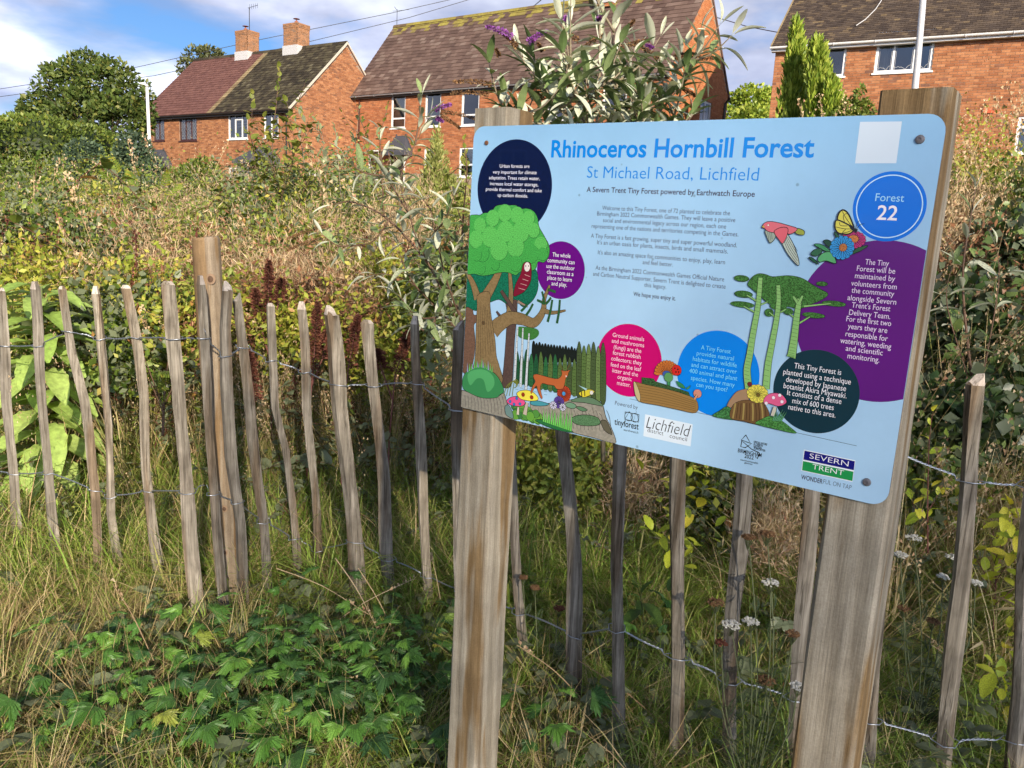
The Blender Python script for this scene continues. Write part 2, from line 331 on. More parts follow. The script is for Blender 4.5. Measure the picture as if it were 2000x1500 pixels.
def unit_box():
    if 'b' not in UNIT:
        UNIT['b'] = [(0, 0, 0), (1, 0, 0), (1, -1, 0), (0, -1, 0), (0, 0, 1), (1, 0, 1), (1, -1, 1), (0, -1, 1)]
    return UNIT['b'], [(3, 2, 6, 7), (4, 7, 6, 5), (0, 1, 2, 3), (1, 5, 6, 2), (0, 3, 7, 4)]
def in_view(p):
    d = Vector(p) - Vector((0, 0, EYE)); z = d.dot(Vector(_f))
    if z <= 0.1: return None
    x = 1000 + FPX * d.dot(Vector(_r)) / z; y = 750 - FPX * d.dot(Vector(_u)) / z
    return x, y, z

class House:
    def __init__(s, label, X, Y, yaw, w, d, g, he, hr, cat='house'):
        s.w, s.d, s.g, s.he, s.hr = w, d, g, he, hr
        s.root = thing('house', label, cat, (X, Y, g)); s.root.rotation_euler = (0, 0, yaw)
        s.M = Matrix.Translation((X, Y, g)) @ Matrix.Rotation(yaw, 4, 'Z'); s.Mi = s.M.inverted()
        s.open = {'front': [], 'gable': [], 'left': []}
    def faceM(s, face):
        if face == 'front': return Matrix.Identity(4)
        if face == 'gable': return Matrix.Translation((s.w, 0, 0)) @ Matrix.Rotation(math.pi / 2, 4, 'Z')
        if face == 'left': return Matrix.Translation((0, s.d, 0)) @ Matrix.Rotation(-math.pi / 2, 4, 'Z')
        return Matrix.Translation((s.w, s.d, 0)) @ Matrix.Rotation(math.pi, 4, 'Z')
    def px(s, px, py, face='front', off=0.0):
        F = s.M @ s.faceM(face); p0 = F @ Vector((0, -off, 0)); n = (F.to_3x3() @ Vector((0, 1, 0)))
        q = F.inverted() @ on_plane(px, py, p0, n); return q.x, q.z
    def rect(s, x0, y0, x1, y1, face='front'):
        """window opening from its corners in the photo: left-top and right-bottom"""
        a = s.px(x0, y0, face); b = s.px(x1, y1, face)
        return (min(a[0], b[0]), max(a[0], b[0]), min(a[1], b[1]), max(a[1], b[1]))
    def top_at(s, face, u):
        if face in ('front', 'back'): return s.he
        return s.he + (s.hr - s.he) * max(0.0, 1 - abs(u - s.d / 2) / (s.d / 2))
    def wall(s, face, mat, span, bricks=True, singles=0, zmin=0.0, see=None):
        F = s.faceM(face); op = s.open.get(face, [])
        mb = MB(); us = sorted(set([0, span] + [o[0] for o in op] + [o[1] for o in op] + ([span / 2] if face in ('gable', 'left') else [])))
        us = [u for u in us if 0 <= u <= span]
        for a, b in zip(us[:-1], us[1:]):
            c = (a + b) / 2; cuts = sorted([(o[2], o[3]) for o in op if o[0] < c < o[1]]); z = -1.2
            ta, tb = s.top_at(face, a), s.top_at(face, b)
            for lo, hi in cuts + [(None, None)]:
                za = (lo, lo) if lo is not None else (ta, tb)
                if za[0] > z: mb.add([F @ Vector(p) for p in ((a, 0, z), (b, 0, z), (b, 0, za[1]), (a, 0, za[0]))], [(0, 1, 2, 3)])
                z = hi if hi is not None else z
        for o in op:      # reveals
            x0, x1, z0, z1 = o; dp = 0.12
            q = [F @ Vector(p) for p in ((x0, 0, z0), (x1, 0, z0), (x1, 0, z1), (x0, 0, z1), (x0, dp, z0), (x1, dp, z0), (x1, dp, z1), (x0, dp, z1))]
            mb.add(q, [(0, 4, 7, 3), (1, 2, 6, 5), (3, 7, 6, 2), (0, 1, 5, 4)])
        wl = mb.build('wall', MAT['mortar'] if bricks else mat, s.root)
        if not bricks: return wl
        # courses
        got = []; ch, bl, j = 0.075, 0.225, 0.010
        nz = int(s.hr / ch) + 1
        for r in range(max(0, int(zmin / ch)), nz):
            z0 = r * ch; z1 = z0 + ch - j; x = -(bl / 2 if r % 2 else 0)
            while x < span:
                a, b = max(x, 0.0), min(x + bl - j, span)
                if z1 > min(s.top_at(face, a + 0.01), s.top_at(face, b - 0.01)) - 0.01:
                    x += bl; continue
                parts = [(a, b)]
                for o in op:
                    if z1 > o[2] + 0.01 and z0 < o[3] - 0.01:
                        parts = [q for (p0, p1) in parts for q in ((p0, min(p1, o[0])), (max(p0, o[1]), p1)) if q[1] - q[0] > 0.03]
                for p0, p1 in parts: got.append((p0, p1, z0, z1))
                x += bl
        vs, fs = unit_box(); FM = s.M @ F; ranked = []
        for i, (a, b, z0, z1) in enumerate(got):
            p = in_view(FM @ Vector(((a + b) / 2, 0, (z0 + z1) / 2)))
            ok = p is not None and 0 < p[0] < 2000 and 0 < p[1] < 1500 and (see is None or see(p[0], p[1]))
            ranked.append((0 if ok else 1, p[2] if p else 1e9, i))
        ranked.sort(); solo = set(i for k, _, i in ranked[:singles] if k == 0)
        rest = MB(); me = None
        for i, (a, b, z0, z1) in enumerate(got):
            pr = 0.006 + random.random() * 0.005
            if i in solo:
                if me is None:
                    t = MB(); t.add(vs, fs); me = t.mesh('brick', mat)
                o = newobj('brick', me, wl); o.matrix_local = F @ Matrix.Translation((a, 0, z0)) @ Matrix.Diagonal((b - a, pr, z1 - z0, 1))
            else:
                rest.add([F @ Vector((a + (b - a) * p[0], pr * p[1], z0 + (z1 - z0) * p[2])) for p in vs], fs)
        if rest.v:
            o = rest.build('bricks', mat, wl); o['kind'] = 'stuff'
        return wl
    def window(s, rc, face='front', frame='white_upvc', cols=(1,), rows=None, curtain=None, lead=None, blind=False, transom=None):
        """cols: relative widths of lights; transom: height fraction of a small top light in given column"""
        F = s.faceM(face); x0, x1, z0, z1 = rc; fw = 0.075; y0 = 0.03
        def B(mb, a, b, ya, yb, c, d): mb.box((a, ya, c), (b, yb, d), M=F)
        m = MB(); B(m, x0, x0 + fw, y0, y0 + 0.07, z0, z1); B(m, x1 - fw, x1, y0, y0 + 0.07, z0, z1)
        B(m, x0 + fw, x1 - fw, y0, y0 + 0.07, z1 - fw, z1); B(m, x0 + fw, x1 - fw, y0, y0 + 0.07, z0, z0 + fw)
        W = m.build('window', MAT[frame], s.root)
        sl = MB(); B(sl, x0 - 0.05, x1 + 0.05, -0.05, y0 - 0.002, z0 - 0.05, z0 - 0.002); sl.build('sill', MAT[frame], W)
        tot = sum(cols); xs = [x0 + fw]; 
        for c in cols: xs.append(xs[-1] + (x1 - x0 - 2 * fw) * c / tot)
        for k in range(1, len(cols)):
            q = MB(); B(q, xs[k] - 0.03, xs[k] + 0.03, y0 + 0.002, y0 + 0.068, z0 + fw, z1 - fw); q.build('mullion', MAT[frame], W)
        for k in range(len(cols)):
            a = xs[k] + (0.03 if k else 0); b = xs[k + 1] - (0.03 if k < len(cols) - 1 else 0)
            zs = [z0 + fw, z1 - fw]
            if rows and (rows[0] is None or k in rows[0]):
                zm = z0 + (z1 - z0) * rows[1]; q = MB(); B(q, a, b, y0 + 0.004, y0 + 0.066, zm - 0.035, zm + 0.035); q.build('transom', MAT[frame], W)
                zs = [z0 + fw, zm - 0.035, zm + 0.035, z1 - fw]
            for c, d in zip(zs[::2], zs[1::2]):
                q = MB(); q.add([F @ Vector(p) for p in ((a, y0 + 0.03, c), (b, y0 + 0.03, c), (b, y0 + 0.03, d), (a, y0 + 0.03, d))], [(0, 1, 2, 3)])
                q.build('pane', MAT['glass'], W)
                if lead and (lead == 'all' or k in lead):
                    q = MB(); n = max(2, int((b - a) / 0.11)); st = (b - a) / n; hz = d - c; nzv = max(2, int(hz / 0.17)); sz = hz / nzv
                    for ii in range(n):
                        for jj in range(nzv):
                            cx, cz = a + st * ii, c + sz * jj
                            for (p0, p1) in (((0, .5), (.5, 1)), ((.5, 1), (1, .5)), ((1, .5), (.5, 0)), ((.5, 0), (0, .5))):
                                A = (cx + st * p0[0], cz + sz * p0[1]); Bq = (cx + st * p1[0], cz + sz * p1[1]); t = 0.007
                                q.add([F @ Vector((A[0], y0 + 0.024, A[1] - t)), F @ Vector((Bq[0], y0 + 0.024, Bq[1] - t)), F @ Vector((Bq[0], y0 + 0.024, Bq[1] + t)), F @ Vector((A[0], y0 + 0.024, A[1] + t))], [(0, 1, 2, 3)])
                    q.build('leading', MAT['lead'], W)
                elif lead is not None and lead != 'all' and 'arc' in lead:
                    q = MB(); pts = []
                    for zc, sg in ((d - 0.12, 1), (c + 0.10, -1)):
                        pts = [(a + (b - a) * t, zc + sg * 0.05 * (1 if 0.3 < t < 0.7 else 0) + sg * 0.03 * math.sin(t * 12)) for t in np.linspace(0, 1, 13)]
                        q.tube([F @ Vector((p[0], y0 + 0.024, p[1])) for p in pts], 0.006, 4)
                    for xx in (a + 0.03, b - 0.03): q.tube([F @ Vector((xx, y0 + 0.024, c)), F @ Vector((xx, y0 + 0.024, d))], 0.005, 4)
                    q.build('leading', MAT['lead'], W)
            if curtain and k in curtain:
                q = MB(); n = 10; v = []
                cw = (b - a) * curtain[k]
                aa = a if k == 0 else b - cw
                for ii in range(n + 1):
                    yy = 0.2 + 0.02 * math.sin(ii * 2.6); v += [F @ Vector((aa + cw * ii / n, yy, z0)), F @ Vector((aa + cw * ii / n, yy, z1))]
                q.add(v, [(2 * i, 2 * i + 2, 2 * i + 3, 2 * i + 1) for i in range(n)]); q.build('curtain', MAT['curtain'], W)
        if blind:
            for ii in range(blind):
                zz = z1 - (z1 - z0) * (ii + 0.5) / blind; q = MB()
                xa = x0 + (x1 - x0) * (0.36 if len(cols) > 1 else 0.05)
                q.box((xa, 0.14, zz - (z1 - z0) / blind * 0.32), (x1 - 0.05, 0.15, zz + (z1 - z0) / blind * 0.32), M=F); q.build('slat', MAT['curtain'], W)
        # near-black panel behind the panes; the room's dimness is put into its colour
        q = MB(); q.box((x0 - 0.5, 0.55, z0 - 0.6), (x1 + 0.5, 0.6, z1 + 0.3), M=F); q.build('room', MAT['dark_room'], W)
        return W
    def roof(s, sections, gauge, tw, over=0.30, verge=0.06, singles=300, lichen=0, thick=0.022):
        A = math.atan2(s.hr - s.he, s.d / 2); cA, sA = math.cos(A), math.sin(A)
        Ls = math.hypot(s.hr - s.he, s.d / 2) + over
        O = Vector((0, -over * cA, s.he - over * sA + 0.05))
        SM = Matrix(((1, 0, 0, 0), (0, cA, -sA, O.y), (0, sA, cA, O.z), (0, 0, 0, 1)))     # x, up-slope, normal
        rf = MB()
        rf.box((-verge, 0, -0.06), (s.w + verge, Ls, -0.002), M=SM)
        SB = Matrix.Translation((0, s.d, 0)) @ Matrix.Diagonal((1, -1, 1, 1)) @ SM
        rf.box((-verge, 0, -0.06), (s.w + verge, Ls, 0.02), M=SB)
        R = rf.build('roof', sections[0][2], s.root); s.roofobj = R; s.SM = SM; s.Ls = Ls
        rows = int(Ls / gauge + 0.5); gauge = Ls / rows; cand = []
        for r in range(rows):
            for (x0, x1, mat) in sections:
                n = max(1, int((x1 - x0) / tw)); t = (x1 - x0) / n
                for k in range(n + (r % 2)):
                    a = x0 + (k - (0.5 if r % 2 else 0)) * t; b = a + t - 0.006; a = max(a, x0); b = min(b, x1)
                    if b - a < 0.03: continue
                    mt = mat
                    if lichen and r >= rows - lichen and random.random() < 0.75 - 0.2 * (rows - 1 - r): mt = TILE['lichen']
                    cand.append((a, b, r * gauge, (r + 1) * gauge + 0.02, mt))
        vs = [(0, 0, 0.0), (1, 0, 0.0), (1, 1, -0.1), (0, 1, -0.1), (0, 0, 1), (1, 0, 1), (1, 1, 0.08), (0, 1, 0.08)]
        fs = [(4, 5, 6, 7), (0, 1, 5, 4), (1, 2, 6, 5), (3, 0, 4, 7)]
        W = s.M @ SM; rk = []
        for i, c in enumerate(cand):
            p = in_view(W @ Vector(((c[0] + c[1]) / 2, c[2], 0))); ok = p and 0 < p[0] < 2000 and 0 < p[1] < 1500
            rk.append((0 if ok else 1, p[2] if p else 1e9, i))
        rk.sort(); solo = set(i for k, _, i in rk[:singles] if k == 0); rest = {}; me = {}
        for i, (a, b, s0, s1, mt) in enumerate(cand):
            h = thick * (0.9 + 0.3 * random.random())
            if i in solo:
                if mt.name not in me: t = MB(); t.add(vs, fs); me[mt.name] = t.mesh('tile', mt)
                o = newobj('tile', me[mt.name], R); o.matrix_local = SM @ Matrix.Translation((a, s0, 0.0)) @ Matrix.Diagonal((b - a, s1 - s0, h, 1))
            else:
                rest.setdefault(mt.name, (MB(), mt))[0].add([SM @ Vector((a + (b - a) * p[0], s0 + (s1 - s0) * p[1], h * p[2])) for p in vs], fs)
        for nme, (mb, mt) in rest.items():
            o = mb.build('tiles', mt, R); o['kind'] = 'stuff'
        # ridge tiles
        rd = MB(); n = int((s.w + 2 * verge) / 0.45)
        for k in range(n):
            xa = -verge + (s.w + 2 * verge) * k / n; xb = xa + (s.w + 2 * verge) / n - 0.01; zz = s.hr + 0.05
            pts = [(-0.13, -0.11), (-0.09, 0.0), (0, 0.05), (0.09, 0.0), (0.13, -0.11)]
            rd.add([(x, s.d / 2 + p[0], zz + p[1] + 0.02) for x in (xa, xb) for p in pts], [(i, i + 5, i + 6, i + 1) for i in range(4)] + [(0, 1, 2, 3, 4)[::-1], (5, 6, 7, 8, 9)])
        o = rd.build('ridge_tiles', TILE['lichen'] if lichen else sections[-1][2], R); o['kind'] = 'stuff'
        return R
    def gutter(s, mat, fascia, over=0.30, brackets=8, r=0.055):
        A = math.atan2(s.hr - s.he, s.d / 2); y = -over * math.cos(A) - 0.05; z = s.he - over * math.sin(A) + 0.0
        m = MB(); n = 8; xs = (-0.12, s.w + 0.12); vs = []
        for x in xs:
            for k in range(n + 1):
                a = math.pi * k / n; vs.append((x, y - r * math.cos(a), z - r * math.sin(a)))
            for k in range(n, -1, -1):
                a = math.pi * k / n; vs.append((x, y - (r - .006) * math.cos(a), z - (r - .006) * math.sin(a)))
        q = 2 * (n + 1); fs = [(i, (i + 1) % q, q + (i + 1) % q, q + i) for i in range(q)] + [tuple(range(q))[::-1], tuple(range(q, 2 * q))]
        m.add(vs, fs); G = m.build('gutter', mat, s.root, smooth=False)
        for k in range(brackets):
            x = s.w * (k + 0.5) / brackets; b = MB(); b.tube([(x, y + (r + 0.008) * -math.cos(math.pi * t / 8), z - (r + 0.008) * math.sin(math.pi * t / 8)) for t in range(9)], 0.012, 4); b.build('bracket', mat, G)
        f = MB(); f.box((-0.1, y + r + 0.004, z - 0.12), (s.w + 0.1, y + r + 0.03, z + 0.03)); f.build('fascia', fascia, s.root)
        so = MB(); so.box((-0.1, y + r + 0.032, z - 0.12), (s.w + 0.1, -0.012, z - 0.10)); so.build('soffit', fascia, s.root)
        return G
    def chimney(s, x, wx, wy, hz, mat, pots=((0, 0),), yoff=0.0, base=0.5):
        cy = s.d / 2 + yoff; z0 = s.hr - base; z1 = s.hr + hz; m = MB()
        m.box((x - wx / 2 + .008, cy - wy / 2 + .008, z0), (x + wx / 2 - .008, cy + wy / 2 - .008, z1)); C = m.build('chimney', MAT['mortar'], s.roofobj)
        b = MB()
        for r in range(int((z1 - z0) / 0.075)):
            za = z0 + r * 0.075; zb = za + 0.065; ex = 0.02 if za > z1 - 0.3 else 0
            for (fx, fy, L_, ax) in ((x - wx / 2 - ex, cy - wy / 2 - ex, wx + 2 * ex, 0), (x - wx / 2 - ex, cy + wy / 2 + ex, wx + 2 * ex, 1), (x - wx / 2 - ex, cy - wy / 2 - ex, wy + 2 * ex, 2), (x + wx / 2 + ex, cy - wy / 2 - ex, wy + 2 * ex, 3)):
                t = -0.1125 if r % 2 else 0
                while t < L_:
                    a, c = max(t, 0), min(t + 0.215, L_)
                    if c - a > 0.03:
                        if ax == 0: b.box((fx + a, fy, za), (fx + c, fy + 0.03, zb))
                        elif ax == 1: b.box((fx + a, fy - 0.03, za), (fx + c, fy, zb))
                        elif ax == 2: b.box((fx, fy + a, za), (fx + 0.03, fy + c, zb))
                        else: b.box((fx - 0.03, fy + a, za), (fx, fy + c, zb))
                    t += 0.225
        o = b.build('bricks', mat, C); o['kind'] = 'stuff'
        for (px_, py_) in pots:
            p = MB(); p.tube([(x + px_, cy + py_, z1 - 0.02), (x + px_, cy + py_, z1 + 0.16)], [0.11, 0.09], 12); p.tube([(x + px_, cy + py_, z1 + 0.16), (x + px_, cy + py_, z1 + 0.27)], 0.03, 8)
            p.tube([(x + px_, cy + py_, z1 + 0.27), (x + px_, cy + py_, z1 + 0.29)], [0.17, 0.13], 12); p.build('pot', plain('clay', (0.28, 0.09, 0.05), 0.8), C)
        fl = MB(); fl.box((x - wx / 2 - .03, cy - wy / 2 - .04, z0 + base - 0.35), (x + wx / 2 + .03, cy + wy / 2 + .04, s.hr + 0.10)); fl.build('flashing', MAT['lead'], C)
        return C
    def canopy(s, rc, depth=0.75):
        """slate pyramid over a door, against the wall"""
        x0, x1, z0, z1 = rc; m = MB(); cx0, cx1 = x0 + (x1 - x0) * 0.32, x0 + (x1 - x0) * 0.68
        m.add([(x0, -depth, z0), (x1, -depth, z0), (x1, -0.015, z0), (x0, -0.015, z0), (cx0, -0.015, z1), (cx1, -0.015, z1)], [(0, 1, 5, 4), (1, 2, 5), (3, 0, 4), (3, 2, 1, 0), (3, 4, 5, 2)])
        m.box((x0, -depth, z0 - 0.12), (x1, -0.015, z0 - 0.004)); C = m.build('porch_canopy', MAT['slate'], s.root)
        for sgn, xa, xb in ((1, cx1, x1), (-1, cx0, x0)):        # stepped flashing
            for k in range(8):
                t = k / 8; xx = xa + (xb - xa) * t; zz = z1 + (z0 - z1) * t; q = MB()
                q.box((min(xx, xx + sgn * 0.07), -0.03, zz - 0.05), (max(xx, xx + sgn * 0.07), -0.012, zz + 0.07)); q.build('flashing_step', MAT['slate'], C)
        return C
def downpipe(h, x, mat, face='front', r=0.035):
    F = h.faceM(face); m = MB(); m.tube([F @ Vector(p) for p in ((x, -0.25, h.he - 0.2), (x, -0.06, h.he - 0.42), (x, -0.06, -0.6))], r, 8)
    for z in (0.8, 2.2, 3.6): m.tube([F @ Vector((x, -0.06, z)), F @ Vector((x, -0.06, z + 0.05))], r + 0.012, 8)
    return m.build('downpipe', mat, h.root)

def build_houses():
    # --- the far left pair
    h = House('brick semi-detached pair with half maroon, half dark mossy roof and two chimneys', -20.307, 44.381, -0.58, 11.618, 6.748, 1.88, 4.787, 8.135)
    wins = []
    def W(rc, face='front', **k): h.open[face].append(rc); wins.append((rc, face, k))
    W(h.rect(299, 228, 322, 275), frame='brown_frame', cols=(1, 1), rows=((0,), 0.74), lead='all', curtain={0: 0.6})
    W(h.rect(350, 226, 385, 274.5), frame='brown_frame', cols=(1, 1.1, 1), rows=((1,), 0.76), lead='all', curtain={0: 0.8, 1: 0.6})
    W(h.rect(445.6, 222, 484, 271), cols=(1, 1.2, 0.9), rows=((1,), 0.76), curtain={0: 0.8}, blind=9)
    W(h.rect(515, 218, 543.8, 269), cols=(1, 1), curtain={0: 0.5})
    W(h.rect(446, 327, 486, 368), cols=(1, 1.3), curtain={0: 0.6})
    W(h.rect(349, 321, 386, 365), frame='brown_frame', cols=(1, 1), curtain={0: 0.6})
    W(h.rect(604, 331, 618, 352, 'gable'), 'gable')
    vis = lambda x, y: y < 345
    h.wall('front', BRICK[1], h.w, singles=300, zmin=0.9, see=vis); h.wall('gable', BRICK[1], h.d, singles=0, zmin=0.9)
    h.wall('left', BRICK[1], h.d, bricks=False); h.wall('back', BRICK[1], h.w, bricks=False)
    for rc, f, k in wins: h.window(rc, f, **k)
    mid = h.px(410, 214)[0]
    h.roof([(-0.06, mid, TILE['maroon']), (mid, mid + 0.35, TILE['ochre']), (mid + 0.35, h.w + 0.06, TILE['mossy'])], 0.2, 0.2, over=0.3, singles=300)
    h.gutter(MAT['black_plastic'], MAT['black_plastic'], brackets=9)
    v = MB(); vm = plain('verge_cement', (0.5, 0.46, 0.38), 0.9)
    v.box((h.w + 0.06, 0, -0.06), (h.w + 0.11, h.Ls, 0.03), M=h.SM); v.build('verge', vm, h.root)
    v = MB(); v.box((h.w + 0.06, 0, -0.05), (h.w + 0.09, h.Ls, 0.02), M=Matrix.Translation((0, h.d, 0)) @ Matrix.Diagonal((1, -1, 1, 1)) @ h.SM); v.build('verge', vm, h.root)
    def rx(px, py):     # place along the ridge
        p0 = h.M @ Vector((0, h.d / 2, 0)); n = h.M.to_3x3() @ Vector((0, 1, 0)); return (h.Mi @ on_plane(px, py, p0, n)).x
    h.chimney(rx(483, 100), 0.95, 0.75, 1.15, BRICK[5], pots=((-0.12, 0),)); h.chimney(rx(579, 90), 1.0, 0.8, 1.15, BRICK[5])
    h.canopy(h.rect(285, 293, 337, 325)); h.canopy(h.rect(478, 288, 548, 316))
    downpipe(h, 0.25, MAT['brown_frame']); downpipe(h, h.w - 0.25, MAT['black_plastic'])
    b = MB(); bx = h.rect(329, 223, 335, 234); b.box((bx[0], -0.12, bx[2]), (bx[1], -0.012, bx[3])); b.build('alarm_box', MAT['white_upvc'], h.root)
    a = MB(); ax = rx(487, 40); z0 = h.hr + 1.0
    a.tube([(ax, h.d / 2, z0), (ax, h.d / 2, z0 + 1.3)], 0.02, 5); a.tube([(ax - 0.1, h.d / 2, z0 + 1.3), (ax + 0.8, h.d / 2 - 0.1, z0 + 1.33)], 0.012, 4)
    for k in range(5): a.tube([(ax + 0.1 + 0.15 * k, h.d / 2 - 0.05, z0 + 1.2), (ax + 0.1 + 0.15 * k, h.d / 2 - 0.05, z0 + 1.45)], 0.007, 4)
    a.build('aerial', MAT['cable'], h.root)
    # --- the middle house
    h = House('long brick house with brown tiled roof yellow with lichen along the ridge', -8.604, 41.406, -0.61, 16.872, 5.954, 3.06, 4.802, 8.478)
    wins = []
    W(h.rect(765, 184.5, 791, 250), rows=(None, 0.29), curtain={0: 0.9}); W(h.rect(831.5, 179.5, 860, 247), rows=(None, 0.29)); W(h.rect(903, 173.5, 934.5, 244.5), rows=(None, 0.29))
    W(h.rect(1070, 160, 1103, 235), cols=(1, 1), curtain={0: .6}); W(h.rect(1180, 150, 1222, 228), cols=(1, 1))
    W(h.rect(720, 292.6, 739, 352), rows=(None, 0.45), blind=8); W(h.rect(898, 288, 934, 346), cols=(1,), rows=(None, 0.42), blind=6)
    W(h.rect(829, 291, 843, 340), rows=(None, 0.45))
    W(h.rect(1369, 193, 1386, 246, 'gable'), 'gable', cols=(1, 1), rows=((0,), 0.7))
    h.wall('front', BRICK[2], h.w, singles=300, zmin=1.0, see=lambda x, y: x < 960 and y < 300); h.wall('gable', BRICK[4], h.d, zmin=2.2)
    h.wall('left', BRICK[2], h.d, bricks=False); h.wall('back', BRICK[2], h.w, bricks=False)
    for rc, f, k in wins: h.window(rc, f, **k)
    h.roof([(-0.06, h.w + 0.06, TILE['brown'])], 0.235, 0.30, over=0.32, singles=300, lichen=3)
    h.gutter(MAT['grey_plastic'], MAT['black_plastic'], brackets=14)
    p0 = h.M @ Vector((0, h.d / 2, 0)); n = h.M.to_3x3() @ Vector((0, 1, 0))
    h.chimney((h.Mi @ on_plane(1192, 5, p0, n)).x, 0.8, 0.7, 1.3, BRICK[2], yoff=-0.25)
    rc = h.rect(762, 266, 795, 300); h.canopy((rc[0], rc[1] + 0.35, rc[2], rc[3]), 0.6)
    d = MB(); rd = h.rect(765, 302, 788, 380); d.box((rd[0], -0.03, -0.1), (rd[1], 0.02, rd[3] - 0.02)); D = d.build('door', MAT['black_plastic'], h.root)
    f = MB(); f.box((rd[0] - 0.07, -0.05, -0.1), (rd[0] - 0.002, 0.02, rd[3])); f.box((rd[1] + 0.002, -0.05, -0.1), (rd[1] + 0.07, 0.02, rd[3])); f.build('door_frame', MAT['white_upvc'], h.root)
    downpipe(h, h.px(703, 250)[0], MAT['brown_frame']); downpipe(h, h.d - 0.35, MAT['black_plastic'], 'gable', 0.05)
    G = h.faceM('gable'); u, z = h.px(1335, 207, 'gable')       # satellite dish on the gable
    s = MB(); c = G @ Vector((u, -0.35, z)); ax = (G.to_3x3() @ Vector((0.35, -1, 0.35))).normalized(); e1 = ax.orthogonal().normalized(); e2 = ax.cross(e1); vs = [c - ax * 0.05]
    for rr in (0.15, 0.3):
        for k in range(18): vs.append(c - ax * 0.05 + ax * (0.7 * rr * rr) + (e1 * math.cos(k * math.pi / 9) + e2 * math.sin(k * math.pi / 9)) * rr)
    s.add(vs, [(0, 1 + k, 1 + (k + 1) % 18) for k in range(18)] + [(1 + k, 19 + k, 19 + (k + 1) % 18, 1 + (k + 1) % 18) for k in range(18)])
    s.tube([c, G @ Vector((u, 0, z - 0.1))], 0.02, 6); s.tube([c, c + ax * 0.32 - Vector((0, 0, 0.1))], 0.012, 6); s.build('satellite_dish', plain('dish', (0.16, 0.11, 0.10), 0.6), h.root, smooth=True)
    a = MB(); z0 = h.hr + 0.1
    a.tube([(0.1, h.d / 2, z0 - .5), (0.1, h.d / 2, z0 + 0.75)], 0.015, 5); a.tube([(-0.2, h.d / 2, z0 + .7), (1.0, h.d / 2 - 0.1, z0 + .62)], 0.008, 4); a.tube([(0.1, h.d / 2, z0 + .7), (-0.1, h.d / 2, z0 + .9)], 0.01, 4)
    a.build('aerial', MAT['cable'], h.root)
    # --- the right house
    h = House('brick house with white gutter and dark tiled roof above the tall square post', 7.746, 27.006, -0.517, 14.0, 7.917, 3.331, 4.494, 7.793)
    wins = []
    W(h.rect(1584, 76, 1648, 149), cols=(0.72, 1), curtain=None); W(h.rect(1716, 63, 1818.6, 138), cols=(1, 1.35, 1), lead=('arc',), curtain={0: 0.75})
    W(h.rect(1990, 228, 2090, 300), cols=(1, 1.3, 1), rows=((0,), 0.72), curtain={0: 0.9})
    h.wall('front', BRICK[3], h.w, singles=300, zmin=0.5, see=lambda x, y: y < 240 and not (1520 < x < 1640)); h.wall('left', BRICK[3], h.d, bricks=True)
    h.wall('gable', BRICK[3], h.d, bricks=False); h.wall('back', BRICK[3], h.w, bricks=False)
    for rc, f, k in wins: h.window(rc, f, **k)
    h.roof([(-0.08, h.w + 0.06, TILE['dark'])], 0.115, 0.17, over=0.3, singles=300, thick=0.018)
    h.gutter(MAT['white_upvc'], MAT['white_upvc'], brackets=12, r=0.065)
    v = MB(); v.box((-0.13, 0, -0.05), (-0.08, h.Ls, 0.02), M=h.SM); v.build('verge', TILE['ochre'], h.root)
    b = MB(); bx = h.rect(1921, 213, 1941, 221); b.box((bx[0], -0.06, bx[2]), (bx[1], -0.012, bx[3])); b.build('air_brick', plain('red_vent', (0.5, 0.09, 0.03), 0.6), h.root)
    # window plant and chair behind the small window are only a few dots: a potted plant on the sill inside
    rc = h.rect(1615, 118, 1645, 146); q = MB()
    for k in range(26): q.tube([(rc[0] + 0.2 + 0.3 * random.random(), 0.16, rc[2] + 0.05), (rc[0] + 0.1 + 0.5 * random.random(), 0.14, rc[2] + 0.2 + 0.3 * random.random())], 0.01, 4)
    q.build('window_plant', plain('window_plant', (0.25, 0.2, 0.18), 0.8), h.root)
    # grey cable lying on the tiles
    pts = [(1722, 0), (1710, 18), (1690, 38), (1672, 50)]; W3 = h.M @ h.SM; p0 = W3 @ Vector((0, 0, 0.05)); n = (W3.to_3x3() @ Vector((0, 0, 1)))
    q = MB(); q.tube([h.Mi @ on_plane(a, b, p0, n) for a, b in pts], 0.015, 5); q.build('cable', MAT['lead'], h.root)
build_houses()

